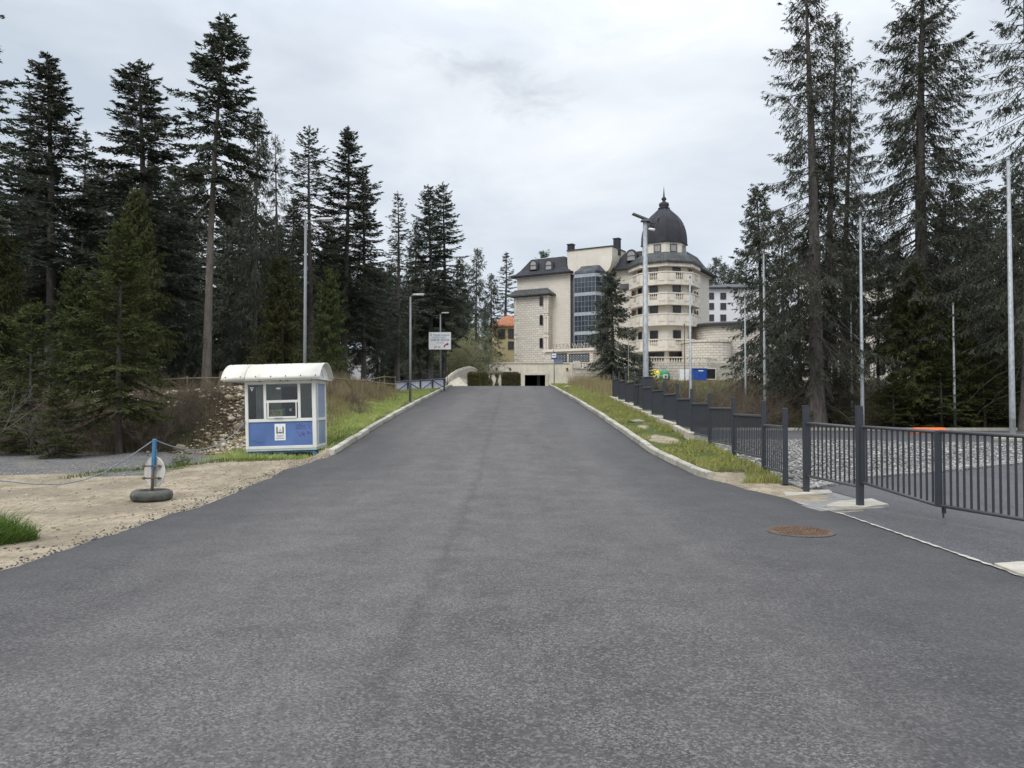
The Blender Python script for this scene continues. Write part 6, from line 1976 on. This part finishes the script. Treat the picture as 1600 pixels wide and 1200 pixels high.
    for i in range(5):
        x = W * 0.09 + i * 0.045
        cu.tube([(x, 0.55 + 0.03 * (i % 2), zs), (x, 0.55 + 0.03 * (i % 2), H - 0.15)], 0.028, 6)
    cu.build("curtain", M["interior_grey"], k)
    # notice board inside the ticket window, oval and triangle stickers
    nb = MB().box(a0 + 0.05, a0 + 0.40, 0.075, 0.085, b0 + 0.06, b0 + 0.25).build("notice", M["board_ochre"], k)
    MB().box(a0 + 0.05, a0 + 0.47, 0.09, 0.10, b0 + 0.06, b0 + 0.29).build("notice_backing", M["bin_green"], k)
    put_text("АТЕН", 0.17, "ink_black", nb, (a0 + 0.20, 0.072, b0 + 0.095), "notice_lettering", 0.27, 0.002)
    ov = MB().tube([(0, 0.041, 0), (0, 0.0435, 0)], 0.05, 16); o = ov.build("oval_sticker", M["sticker_white"], k); o.location = (W * 0.47, 0, zh + 0.40); o.scale = (1.35, 1, 0.5)
    MB().xprism([(g + 0.04, H - 0.17), (g + 0.16, H - 0.17), (g + 0.10, H - 0.29)], 0.041, 0.0435).build("triangle_sticker", M["sticker_white"], k)
    MB().xprism([(g + 0.075, H - 0.187), (g + 0.125, H - 0.187), (g + 0.10, H - 0.235)], 0.0395, 0.0405).build("triangle_mark", M["ink_grey"], k)
    MB().box(a1 - 0.23, a1 - 0.17, 0.10, 0.11, b0 + 0.2, b0 + 0.27).build("paper_note", M["sticker_white"], k)
    # roof: barrel running along x, two sheets, end ribs, soffit
    xL, xR = -32 * sc, W + 10 * sc
    yF, yB = -0.26, D + 0.30
    yc, hw, rh = (yF + yB) / 2, (yB - yF) / 2, 0.47
    roof = thing("roof", None, None); roof.parent = k

    def arc(x, dr=0.0, z0=H + 0.03):
        n = 18
        pts = []
        for i in range(n + 1):
            a = math.radians(26) + math.radians(128) * i / n
            pts.append((x, yc - (hw + dr) * math.cos(a) / math.cos(math.radians(26)), z0 + (rh + dr) * (math.sin(a) - math.sin(math.radians(26))) / (1 - math.sin(math.radians(26)))))
        return pts
    seam = xL + 34 * sc * 1.05
    for i, (u0, u1) in enumerate(((xL, seam), (seam + 0.012, xR))):
        dr = 0.006 if i == 0 else 0.0
        o_, i_ = [arc(u, dr) for u in (u0, u1)], [arc(u, dr - 0.02) for u in (u0, u1)]
        n = len(o_[0]); m = MB()
        vs = o_[0] + o_[1] + i_[0] + i_[1]; fs = []
        for j in range(n - 1):
            fs += [(j, j + 1, n + j + 1, n + j), (2 * n + j, 3 * n + j, 3 * n + j + 1, 2 * n + j + 1), (j, 2 * n + j, 2 * n + j + 1, j + 1), (n + j, n + j + 1, 3 * n + j + 1, 3 * n + j)]
        fs += [(0, n, 3 * n, 2 * n), (n - 1, 3 * n - 1, 4 * n - 1, 2 * n - 1)]
        m.add(vs, fs).build("roof_sheet", M["kiosk_roof_white"], roof, smooth=True)
    sw = MB()
    for i, fr_ in enumerate((1.2, 4.8)):
        n = 7
        for j in range(n):
            x = xL + 0.12 + (xR - xL - 0.24) * j / (n - 1)
            a = math.radians(26) + math.radians(128) * (0.05 if i == 0 else 0.40)
            y = yc - hw * math.cos(a) / math.cos(math.radians(26)); z = H + 0.03 + rh * (math.sin(a) - math.sin(math.radians(26))) / (1 - math.sin(math.radians(26)))
            sw.cbox((x, y - 0.012, z + 0.006), (0.028, 0.02, 0.028))
    sw.build("screws", M["screw_dark"], roof)
    # gable fill behind the roof's end and eave frame
    for x in (xL + 0.14, xR - 0.16):
        pts = arc(x, -0.05)
        MB().loft([[(x, y, z) for _, y, z in pts], [(x + 0.02, y, z) for _, y, z in pts]]).build("gable_panel", M["kiosk_white"], roof)
        MB().tube([(x + 0.06, yc - 0.3 * s2, H + 0.06 + (0.3 if s2 else 0)) for s2 in (1, 0)], 0.015, 4).build("gable_brace", M["interior_grey"], roof)
    MB().box(xL + 0.05, xR - 0.05, yF + 0.02, yB - 0.02, H + 0.003, H + 0.028).build("soffit", M["kiosk_white"], roof)
    br = MB()
    for x in (W * 0.22, W * 0.5, W * 0.6, W * 0.95): br.box(x - 0.03, x + 0.03, yF + 0.02, -0.002, H - 0.02, H + 0.0)
    br.build("eave_bracket", M["mullion_grey"], k)
    # skids and packing stones
    for x in (0.06, W * 0.48, W - 0.12):
        MB().box(x, x + 0.07, 0.03, D - 0.03, -0.22, -0.053).build("skid", M["skid_blue"], k)
    MB().box(0.05, W - 0.05, 0.04, 0.10, -0.11, -0.0535).build("skid_rail", M["skid_blue"], k)
    # black interior shadow needs a real lid
    MB().box(0.02, W - 0.02, 0.02, D - 0.02, H + 0.0295, H + 0.032).build("ceiling_panel", M["interior_grey"], k)
    for i, (x, lb) in enumerate(((0.45, "left one of the pale blocks propping up the kiosk"), (0.95, "middle one of the pale blocks propping up the kiosk"), (1.5, "right one of the pale blocks propping up the kiosk"))):
        q = k.matrix_basis @ Vector((x, 0.22, -0.2))
        v, f = rock_template(60 + i)
        o = link("packing_stone", np_mesh("packing_stone", v * 0.13, f), M["rubble_stone"]); o.location = (q.x, q.y, gz(q.x, q.y) + 0.03); tag(o, lb, "stone")
    bpy.context.view_layer.update()
    return k.matrix_world @ Vector((0.0, 0.0, zs + 0.03))


def build_rope_post(kiosk_pt):
    bx, by = G(237, 781, 0.0)
    t = thing("barrier_post", "blue topped post carrying the rope, with a round sign seen from behind", "post", (bx, by, 0.0))
    h = P(241, 684, by).z
    lean = 0.04
    MB().tube([(0, 0, 0.02), (lean * 0.45, 0, 0.55)], 0.026, 8).build("lower_post", M["rusty_post"], t, smooth=True)
    MB().box(-0.028, 0.028, -0.028, 0.028, 0.0, h - 0.52).build("upper_post", M["blue_post"], t, bevel=0.008).location = (lean * 0.5, 0, 0.50)
    t.children[-1].rotation_euler = (0, 0.035, 0)
    # round sign standing behind the post, turned away
    sg = MB().tube([(0, -0.006, 0), (0, 0.006, 0)], 0.245, 28).build("round_sign", M["sign_back_grey"], t)
    sg.location = (0.02, 0.055, 0.46); sg.rotation_euler = (0, 0, math.radians(-27))
    fr = MB(); pts = [(0.245 * math.cos(2 * math.pi * k / 28), 0.0, 0.245 * math.sin(2 * math.pi * k / 28)) for k in range(29)]
    fr.tube(pts, 0.011, 6, caps=False); fr.build("sign_rim", M["sign_back_grey"], sg)
    cl = MB()
    for z in (0.56, 0.36): cl.box(-0.15, 0.17, -0.04, -0.027, z - 0.012, z + 0.012)
    cl.build("clamp_bar", M["rusty_post"], t)
    bl = MB()
    for x in (-0.11, 0.13):
        for z in (0.56, 0.36): bl.cbox((x, -0.046, z), (0.025, 0.02, 0.045))
    bl.build("bolt", M["rusty_post"], t)
    # tyre
    ty = thing("old_tyre", "old car tyre lying flat as the foot of the rope post", "tyre", (bx, by, -0.01))
    R, r, hh = 0.325, 0.18, 0.175
    prof = [(r, 0.03), (r + 0.02, 0.0), (R - 0.06, 0.0), (R - 0.012, 0.03), (R, 0.07), (R, hh - 0.07), (R - 0.012, hh - 0.03), (R - 0.06, hh), (r + 0.02, hh), (r, hh - 0.03)]
    n = 40
    m = MB(); m.loft([[(a * math.cos(2 * math.pi * k / n), a * math.sin(2 * math.pi * k / n), z) for a, z in prof] for k in range(n + 1)], caps=False)
    m.build("tyre_body", M["tyre_rubber"], ty, smooth=True)
    tr = MB()
    for k in range(60):
        a = 2 * math.pi * k / 60
        c, s = math.cos(a), math.sin(a)
        tr.add([((R + 0.004) * math.cos(a + da), (R + 0.004) * math.sin(a + da), z) for da, z in ((-0.035, 0.075), (0.035, 0.075), (0.035, hh - 0.075), (-0.035, hh - 0.075))], [(0, 1, 2, 3)])
    tr.build("tread", M["tyre_rubber"], ty)["kind"] = "stuff"
    MB().lathe([(r - 0.004, 0.02), (r - 0.004, 0.10), (0.04, 0.10), (0.03, 0.13)], (0, 0), 20).build("fill", M["pad_concrete"], ty)
    # rope
    top = Vector((bx + lean * 0.9, by, h - 0.03))

    def rope(pts, lb):
        tag(MB().tube(pts, 0.011, 6).build("rope", M["rope_blue"], smooth=True), lb, "rope")
    a, b = top, kiosk_pt
    pts = []
    for k in range(25):
        u = k / 24; p = a.lerp(b, u)
        pts.append((p.x, p.y, p.z - 0.42 * 4 * u * (1 - u)))
    rope(pts, "grey-blue rope sagging from the blue post to the kiosk")
    pl = [P(px, py, y) for px, py, y in ((240, 686, by), (205, 712, by - 0.1), (165, 737, by - 0.2), (130, 750, by - 0.3), (95, 757, by - 0.35), (50, 756, by - 0.4), (0, 751, by - 0.5), (-60, 742, by - 0.6))]
    pl[0] = top
    rope(pl, "grey-blue rope dropping from the blue post towards the left edge")


def build_signs():
    # direction board on the far lamp post
    d = 58.6
    c = P(687.3, 532.5, d); W = 34.5 * d / 1200; H = 27 * d / 1200
    t = thing("direction_sign", "white direction board with Cyrillic lettering and a dark red curved arrow", "sign", (c.x, d, c.z))
    MB().box(-W / 2, W / 2, -0.012, 0.012, -H / 2, H / 2).build("board", M["sticker_white"], t)
    MB().box(-W / 2 - 0.02, -W / 2 - 0.002, -0.02, 0.02, -H / 2 - 0.02, H / 2 + 0.02).box(W / 2 + 0.002, W / 2 + 0.02, -0.02, 0.02, -H / 2 - 0.02, H / 2 + 0.02).build("board_edge", M["lamp_grey"], t)
    for dx in (0.0,): MB().box(-0.05, 0.12, 0.0125, 0.33, -0.03, 0.03).box(-0.05, 0.12, 0.0125, 0.33, 0.35, 0.40).build("bracket", M["lamp_grey"], t)
    y = -0.016
    put_text("Община Самоков", 0.17, "ink_grey", t, (0.11, y, H / 2 - 0.27), "board_lettering", W * 0.74)
    put_text("паркинг", 0.11, "ink_blue", t, (-0.05, y, H / 2 - 0.41), "board_lettering", W * 0.62)
    put_text("СИНЯ ЗОНА", 0.26, "ink_blue", t, (0, y, H / 2 - 0.68), "board_lettering", W * 0.84)
    put_text("Боровец", 0.10, "ink_grey", t, (0.02, y, H / 2 - 0.84), "board_lettering", W * 0.36)
    put_text("30 м", 0.19, "ink_red", t, (-0.21, y, -H / 2 + 0.12), "board_lettering", W * 0.28)
    m = MB()
    for (x0, x1, z0, z1) in ((-W / 2 + 0.09, -W / 2 + 0.21, H / 2 - 0.13, H / 2 - 0.11), (-W / 2 + 0.09, -W / 2 + 0.11, H / 2 - 0.3, H / 2 - 0.132), (-W / 2 + 0.19, -W / 2 + 0.21, H / 2 - 0.3, H / 2 - 0.132), (-W / 2 + 0.112, -W / 2 + 0.188, H / 2 - 0.3, H / 2 - 0.28)):
        m.box(x0, x1, y - 0.003, y + 0.003, z0, z1)
    m.build("crest", M["ink_grey"], t)
    # curved arrow
    cx, cz, r0, r1 = W * 0.34, -H * 0.40, 0.29, 0.20
    outer = [(cx - r0 * math.cos(a), cz + r0 * math.sin(a) * 1.1) for a in [math.radians(8 + 76 * i / 8) for i in range(9)]]
    inner = [(cx - r1 * math.cos(a), cz + r1 * math.sin(a) * 1.1) for a in [math.radians(8 + 76 * i / 8) for i in range(8, -1, -1)]]
    m = MB().xprism(outer + inner, y - 0.003, y + 0.003)
    zc = cz + (r0 + r1) / 2 * 1.1 * math.sin(math.radians(84))
    m.xprism([(cx - 0.04, zc - 0.12), (cx + 0.13, zc + 0.01), (cx - 0.04, zc + 0.13)], y - 0.004, y + 0.002)
    m.build("arrow", M["ink_red"], t)
    # bus stop
    d = 65
    x = P(866, 600, d).x; z = gz(x, d)
    t = thing("bus_stop_sign", "blue bus stop plate on a thin pole at the crest", "sign", (x, d, z))
    top = P(866, 552, d).z - z
    MB().tube([(0, 0, -0.1), (0, 0, top)], 0.04, 8).build("pole", M["lamp_grey"], t, smooth=True)
    w = 8 * d / 1200
    MB().box(-w * 0.6, w * 0.45, -0.065, -0.045, top - 0.52, top).build("plate", M["bus_blue"], t)
    pl = MB().box(-w * 0.5, w * 0.36, -0.070, -0.0655, top - 0.38, top - 0.03).build("plate_field", M["sticker_white"], t)
    MB().box(-w * 0.38, w * 0.24, -0.074, -0.0705, top - 0.22, top - 0.16).box(-w * 0.30, -w * 0.16, -0.074, -0.0705, top - 0.26, top - 0.225).box(w * 0.02, w * 0.16, -0.074, -0.0705, top - 0.26, top - 0.225).build("bus_symbol", M["ink_grey"], pl)
    MB().box(0.05, 0.78, -0.03, -0.01, top - 0.86, top - 0.58).build("stop_name_plate", M["sign_plate_grey"], t)
    MB().tube([(0, 0, top), (-0.07, 0, top + 0.24)], 0.03, 6).build("clip", M["dark_soffit"], t)
    # banner barrier
    d0, d1 = 49.0, 52.5
    a, b = P(617, 613, d0), P(694, 606, d1)
    ang = math.atan2(b.y - a.y, b.x - a.x); L = math.hypot(b.x - a.x, b.y - a.y)
    t = thing("banner_barrier", "blue wooden barrier with a pale printed banner by the left kerb", "barrier", (a.x, a.y, 0), ang)
    za, zb_ = a.z, b.z
    zt0, zt1 = P(617, 597, d0).z, P(694, 592, d1).z
    sl = lambda u: (za + (zb_ - za) * u, zt0 + (zt1 - zt0) * u)
    m = MB().add([(0.05, 0.03, sl(0)[0] + 0.05), (L - 0.05, 0.03, sl(1)[0] + 0.05), (L - 0.05, 0.03, sl(1)[1] - 0.03), (0.05, 0.03, sl(0)[1] - 0.03), (0.05, 0.04, sl(0)[0] + 0.05), (L - 0.05, 0.04, sl(1)[0] + 0.05), (L - 0.05, 0.04, sl(1)[1] - 0.03), (0.05, 0.04, sl(0)[1] - 0.03)],
                 [(0, 1, 2, 3), (7, 6, 5, 4), (0, 4, 5, 1), (1, 5, 6, 2), (2, 6, 7, 3), (3, 7, 4, 0)])
    bn = m.build("banner", M["banner_white"], t)
    o = put_text("BOROVETS", 0.55, "banner_print", bn, (L * 0.55, 0.024, (sl(0.5)[0] + sl(0.5)[1]) / 2 - 0.16), "banner_lettering", L * 0.62)
    for i in range(5):
        u = i / 4
        z0, z1 = sl(u)
        MB().box(L * u - 0.045, L * u + 0.045, -0.05, 0.02, z0 - 0.25, z1 + 0.02).build("post", M["barrier_blue_wood"], t)
    MB().tube([(-0.05, -0.06, zt0), (L + 0.05, -0.06, zt1)], 0.05, 4).build("top_rail", M["barrier_blue_wood"], t)
    for u0, u1, up in ((0.02, 0.25, 1), (0.25, 0.48, 0), (0.52, 0.75, 1), (0.75, 0.98, 0)):
        MB().tube([(L * u0, -0.075, sl(u0)[0] + 0.05 if up else sl(u0)[1] - 0.08), (L * u1, -0.075, sl(u1)[1] - 0.08 if up else sl(u1)[0] + 0.05)], 0.03, 4).build("brace", M["barrier_blue_wood"], t)


def rail_fence(label, pts, hgt, posts, brace=True, mat="weathered_wood", r=0.032):
    t = thing("wooden_fence", label, "fence", (0, 0, 0))
    tops = []
    for (x, y) in pts:
        z = gz(x, y)
        MB().tube([(x, y, z - 0.15), (x + 0.02, y, z + hgt)], r, 6).build("post", M[mat], t)
        tops.append(Vector((x, y, z + hgt - 0.08)))
    for a, b in zip(tops[:-1], tops[1:]):
        MB().tube([a, b], r * 0.8, 6).build("rail", M[mat], t)
        if brace:
            m = a.lerp(b, 0.45); MB().tube([m, (a.lerp(b, 0.85) - Vector((0, 0, hgt - 0.25)))], r * 0.7, 5).build("brace", M[mat], t)


def build_misc():
    # wooden rail fences at the edge of the woods
    rail_fence("low weathered rail fence along the bank left of the kiosk", [(P(px, 600, y).x, y) for px, y in ((240, 31.0), (292, 31.0), (345, 31.2), (398, 31.5))], 0.62, 4)
    rail_fence("weathered rail fence running from the kiosk towards the banner", [(P(px, 600, y).x, y) for px, y in ((512, 30.5), (566, 36), (600, 43), (617, 48.8))], 0.95, 4, True)
    rail_fence("short weathered fence section with lattice behind the dry grass", [(P(px, 600, y).x, y) for px, y in ((566, 37.2), (590, 37.4), (618, 37.8))], 0.95, 3)
    # dark iron fence left of the ramp wall and green netting
    t = thing("iron_fence", "dark thin iron fence behind the banner barrier", "fence", (0, 0, 0))
    d = 66
    xs = [P(px, 600, d).x for px in range(660, 700, 3)]
    for x in xs:
        z = gz(x, d); MB().tube([(x, d, z - 0.1), (x, d, z + 1.35)], 0.025, 5).build("bar", M["dark_soffit"], t)
    for dz in (0.3, 1.25): MB().tube([(xs[0], d, gz(xs[0], d) + dz), (xs[-1], d, gz(xs[-1], d) + dz)], 0.025, 5).build("rail", M["dark_soffit"], t)
    t = thing("net_fence", "dark green netting fence above the curved ramp wall", "fence", (0, 0, 0))
    d = 80
    x0, x1 = P(692, 600, d).x, P(764, 600, d).x; z0, z1 = 3.3, P(720, 558, d).z
    n = 8
    for k in range(n + 1):
        x = x0 + (x1 - x0) * k / n; MB().tube([(x, d, z0 - 0.3), (x, d, z1 + 0.1)], 0.035, 6).build("post", M["net_green"], t)
    m = MB()
    for k in range(60):
        x = x0 + (x1 - x0) * (k + 0.5) / 60; m.box(x - 0.012, x + 0.012, d - 0.045, d - 0.04, z0, z1)
    for k in range(26):
        z = z0 + (z1 - z0) * (k + 0.5) / 26; m.box(x0, x1, d - 0.052, d - 0.046, z - 0.022, z + 0.022)
    m.build("netting", M["net_green"], t)
    # curved ramp walls beyond the crest
    for pts, lb in (([(690, 602, 66), (697, 594, 67), (706, 586, 68.5), (716, 580, 70), (726, 576.5, 72), (734, 575, 74), (742, 577.5, 77), (750, 581, 81)], "pale plastered ramp wall with an arched top left of the hedge"),
                    ([(744, 583, 83), (751, 577, 85), (758, 573.5, 87), (768, 571.5, 91)], "second pale curved wall joining the garage wall")):
        ring = []
        m = MB()
        Q = [P(px, py, d) for px, py, d in pts]
        for i, q in enumerate(Q):
            tn = (Q[min(i + 1, len(Q) - 1)] - Q[max(i - 1, 0)]); tn.z = 0; tn.normalize(); nn = Vector((-tn.y, tn.x, 0)) * 0.16
            ring.append([q - nn + Vector((0, 0, -q.z + 2.8)), q + nn + Vector((0, 0, -q.z + 2.8)), q + nn, q - nn])
        m.loft(ring); t = thing("ramp_wall", lb, "wall", (0, 0, 0)); m.build("wall_face", M["plinth_concrete"], t)
        cp = MB(); cp.tube([q + Vector((0, 0, 0.03)) for q in Q], 0.17, 6); cp.build("coping", M["plinth_concrete"], t)
    # sloping ramp surface in front of the arched wall
    m = MB().add([P(697, 603, 65.5), P(752, 603, 66), P(752, 592, 76), P(735, 585, 74)], [(0, 1, 2, 3)])
    q = [P(697, 604, 65.2), P(730, 604, 65.2), P(732, 598, 72), P(731, 583.5, 73.6), P(716, 588, 69.8), P(705, 594, 68.2)]
    me = MB().add(q, [(0, 1, 2, 3, 4, 5)])
    tag(me.build("ramp", M["plinth_concrete"]), "pale ramp rising behind the crest towards the arched wall", kind="structure")
    # hedges and ivy pillar
    rng = np.random.default_rng(77)

    def hedge(px0, px1, top, d, lb, depth=1.0):
        xa, xb = P(px0, 600, d).x, P(px1, 600, d).x; zt = P(700, top, d).z; z0 = 3.0
        n = 5200
        w = xb - xa
        f = rng.integers(0, 3, n); u, v = rng.uniform(-0.5, 0.5, n), rng.uniform(0, 1, n)
        x = np.where(f == 1, np.sign(u) * w / 2, u * w); y = np.where(f == 0, -depth / 2, rng.uniform(-0.5, 0.5, n) * depth); z = np.where(f == 2, zt - z0, v * (zt - z0))
        rr = np.minimum(1, (zt - z0 - z) / 0.25 + 0.7)
        c = np.stack([x * rr, y * rr, z], -1) + rng.normal(0, 0.045, (n, 3))
        d1 = norm(rng.normal(0, 1, (n, 3))) * 0.055; d2 = norm(np.cross(d1, rng.normal(0, 1, (n, 3)))) * 0.03
        V = np.stack([c - d1, c + d2, c + d1, c - d2], 1).reshape(-1, 3)
        t = thing("hedge_block", lb, "hedge", ((xa + xb) / 2, d, z0), group=None)
        link("foliage", np_mesh("foliage", V, np.arange(n * 4).reshape(-1, 4)), M["hedge_green"], t)
        MB().box(-w / 2 + 0.07, w / 2 - 0.07, -depth / 2 + 0.07, depth / 2 - 0.07, 0, zt - z0 - 0.08).build("inner_twigs", M["branch_dark"], t)
    hedge(732, 744, 583, 69, "leftmost clipped hedge block at the crest")
    hedge(745.5, 752, 583, 69.2, "narrow clipped hedge block second from the left at the crest")
    hedge(753, 762, 583.5, 69.4, "clipped hedge block just left of the ivy pillar")
    hedge(785, 812, 583, 69.4, "long clipped hedge block right of the ivy pillar beside the garage")
    d = 70.2
    xa, xb = P(760, 600, d).x, P(788, 600, d).x; zt = P(770, 583, d).z
    t = thing("ivy_pillar", "low cream gatehouse wall with ivy and a shallow capped top between hedges", "wall", ((xa + xb) / 2, d, 3.0))
    w = xb - xa
    MB().box(-w / 2, w / 2, 0, 0.6, -0.2, zt - 3.0).build("wall_face", M["ramp_plaster"], t)
    MB().xprism([(-w / 2 - 0.3, zt - 2.997), (w / 2 + 0.3, zt - 2.997), (w / 2 + 0.1, zt - 2.88), (0, zt - 2.80), (-w / 2 - 0.1, zt - 2.88)], -0.15, 0.7).build("cap", M["weathered_wood"], t)
    n = 1500
    x = rng.uniform(-w / 2, w / 2, n); z = rng.uniform(0, zt - 3.1, n)
    ok = np.sin(x * 11) + np.sin(z * 6 + x * 3) * 0.7 > 0.1
    c = np.stack([x[ok], np.full(ok.sum(), -0.03), z[ok]], -1) + rng.normal(0, 0.015, (ok.sum(), 3))
    d1 = norm(rng.normal(0, 1, c.shape)) * 0.05; d2 = norm(np.cross(d1, rng.normal(0, 1, c.shape))) * 0.035
    link("ivy", np_mesh("ivy", np.stack([c - d1, c + d2, c + d1, c - d2], 1).reshape(-1, 3), np.arange(len(c) * 4).reshape(-1, 4)), M["hedge_green"], t)
    # recycling bells, container, white box
    d = 79

    def bell(px0, px1, col, pale, lb):
        xa, xb = P(px0, 600, d).x, P(px1, 600, d).x; x = (xa + xb) / 2; r = (xb - xa) / 2
        z = P(1030, 597, d).z; z = min(z, gz(x, d) + 0.05); top = P(1030, 577.5, d).z - z
        t = thing("recycling_bell", lb, "bin", (x, d, z))
        prof = [(r * 0.94, 0.0), (r * 0.98, top * 0.25), (r, top * 0.5), (r * 0.93, top * 0.7), (r * 0.74, top * 0.87), (r * 0.4, top * 0.97), (0.05, top)]
        MB().lathe(prof, (0, 0), 24).build("shell", M[col], t, smooth=True)
        MB().lathe([(r * 1.02, top * 0.46), (r * 1.03, top * 0.5), (r * 1.01, top * 0.53)], (0, 0), 24).build("band", M[pale], t)
        MB().box(-0.22, 0.22, -r - 0.05, -r * 0.9, top * 0.30, top * 0.62).build("label_plate", M["sticker_white"], t)
        MB().box(-0.10, 0.10, -r - 0.06, -r - 0.053, top * 0.36, top * 0.52).build("slot", M["dark_soffit"], t)
        MB().tube([(-0.1, 0, top - 0.02), (-0.1, 0, top + 0.15), (0.1, 0, top + 0.15), (0.1, 0, top - 0.02)], 0.025, 6).build("lifting_eye", M["lamp_grey"], t)
    bell(1016, 1032, "bin_yellow", "bin_yellow", "yellow recycling bell behind the solar lamp")
    bell(1029.5, 1047, "bin_green", "bin_green_pale", "green recycling bell with a white plate")
    d = 79.5
    xa, xb = P(1083, 600, d).x, P(1104.5, 600, d).x; z = P(1090, 596, d).z; zt = P(1090, 576.5, d).z
    z = min(z, gz((xa + xb) / 2, d))
    t = thing("blue_container", "blue steel container beside the barred basement window", "container", ((xa + xb) / 2, d, z))
    w = xb - xa; H = zt - z
    MB().box(-w / 2, w / 2, 0, 1.0, 0.08, H).build("body", M["skip_blue"], t, bevel=0.02)
    MB().box(-w / 2 - 0.03, w / 2 + 0.03, -0.04, 1.04, H + 0.003, H + 0.07).build("lid", M["skip_blue"], t)
    MB().box(-0.15, 0.35, -0.012, -0.003, H * 0.82, H * 0.9).build("label_plate", M["sticker_white"], t)
    r = MB()
    for k in range(4): r.box(-w / 2 + 0.2 + k * (w - 0.4) / 3 - 0.02, -w / 2 + 0.2 + k * (w - 0.4) / 3 + 0.02, -0.03, -0.003, 0.12, H * 0.75)
    r.build("ribs", M["skip_blue"], t)
    xa, xb = P(1062, 600, 80).x, P(1080, 600, 80).x
    t = thing("white_cabinet", "white weathered cabinet with two doors left of the blue container", "cabinet", ((xa + xb) / 2, 80, z))
    w = xb - xa
    MB().box(-w / 2, w / 2, 0, 0.6, 0, H).build("body", M["camera_white"], t)
    for s_ in (-1, 1): MB().box(min(s_ * 0.015, s_ * (w / 2 - 0.04)), max(s_ * 0.015, s_ * (w / 2 - 0.04)), -0.02, -0.003, 0.05, H - 0.06).build("door", M["sticker_white"], t)
    # barred window on the terrace wall
    d = 92.9
    q = P(1110, 592, d)
    t = thing("barred_window", "barred basement window right of the blue container", "window", (q.x, d, q.z))
    MB().box(-0.6, 0.6, 0, 0.06, 0, 1.2).build("pane", M["window_dark"], t)
    m = MB().box(-0.7, -0.6, -0.05, 0.05, -0.1, 1.3).box(0.6, 0.7, -0.05, 0.05, -0.1, 1.3).box(-0.6, 0.6, -0.05, 0.05, 1.2, 1.3).box(-0.6, 0.6, -0.05, 0.05, -0.1, 0); m.build("frame", M["balustrade_stone"], t)
    m = MB()
    for k in range(7): m.box(-0.55 + k * 0.17, -0.52 + k * 0.17, -0.06, -0.04, 0, 1.2)
    m.build("grille", M["dark_soffit"], t)
    # orange plastic barrier lying by the lot kerb
    d = 41
    a, b = P(1424, 676, d), P(1478, 676, d)
    t = thing("orange_barrier", "orange plastic barrier lying beyond the gate", "barrier", ((a.x + b.x) / 2, d, 0.0))
    w = b.x - a.x
    zt = P(1450, 668, d).z
    MB().loft([[(-w / 2, -0.3, 0.0), (w / 2, -0.3, 0.0), (w / 2, 0.3, 0.0), (-w / 2, 0.3, 0.0)], [(-w / 2, -0.3, zt * 0.4), (w / 2, -0.3, zt * 0.4), (w / 2, 0.3, zt * 0.4), (-w / 2, 0.3, zt * 0.4)], [(-w / 2 + 0.15, -0.14, zt), (w / 2 - 0.15, -0.14, zt), (w / 2 - 0.15, 0.14, zt), (-w / 2 + 0.15, 0.14, zt)]]).build("shell", M["plastic_orange"], t, bevel=0.02)
    MB().box(-w * 0.3, -w * 0.2, -0.32, -0.301, 0.05, 0.16).box(w * 0.2, w * 0.3, -0.32, -0.301, 0.05, 0.16).build("fork_slot", M["dark_soffit"], t)
    # manhole
    x, y = G(1250, 830)
    t = thing("manhole_cover", "rusty round manhole cover set in the road", "manhole cover", (x, y, float(z_road(y)) - 0.012))
    n = 36
    MB().lathe([(0.41, 0.0), (0.41, 0.012), (0.385, 0.014), (0.385, 0.0)], (0, 0), n).build("collar", M["asphalt_lot"], t)
    MB().lathe([(0.383, 0.0), (0.383, 0.017), (0.35, 0.018), (0.35, 0.0)], (0, 0), n).build("ring", M["rusty_iron"], t)
    c = MB().lathe([(0.347, 0.0), (0.347, 0.015), (0.34, 0.016)], (0, 0), n); c.build("cover", M["rusty_iron"], t)
    st = MB()
    for i in range(-6, 7):
        for j in range(-6, 7):
            X, Y = i * 0.048 + (0.024 if j % 2 else 0), j * 0.048
            if X * X + Y * Y < 0.105: st.box(X - 0.015, X + 0.015, Y - 0.015, Y + 0.015, 0.0162, 0.021)
    st.build("studs", M["rusty_iron"], t)


build_fence()
build_gate()
build_poles()
_kp = build_kiosk()
build_rope_post(_kp)
build_signs()
build_misc()
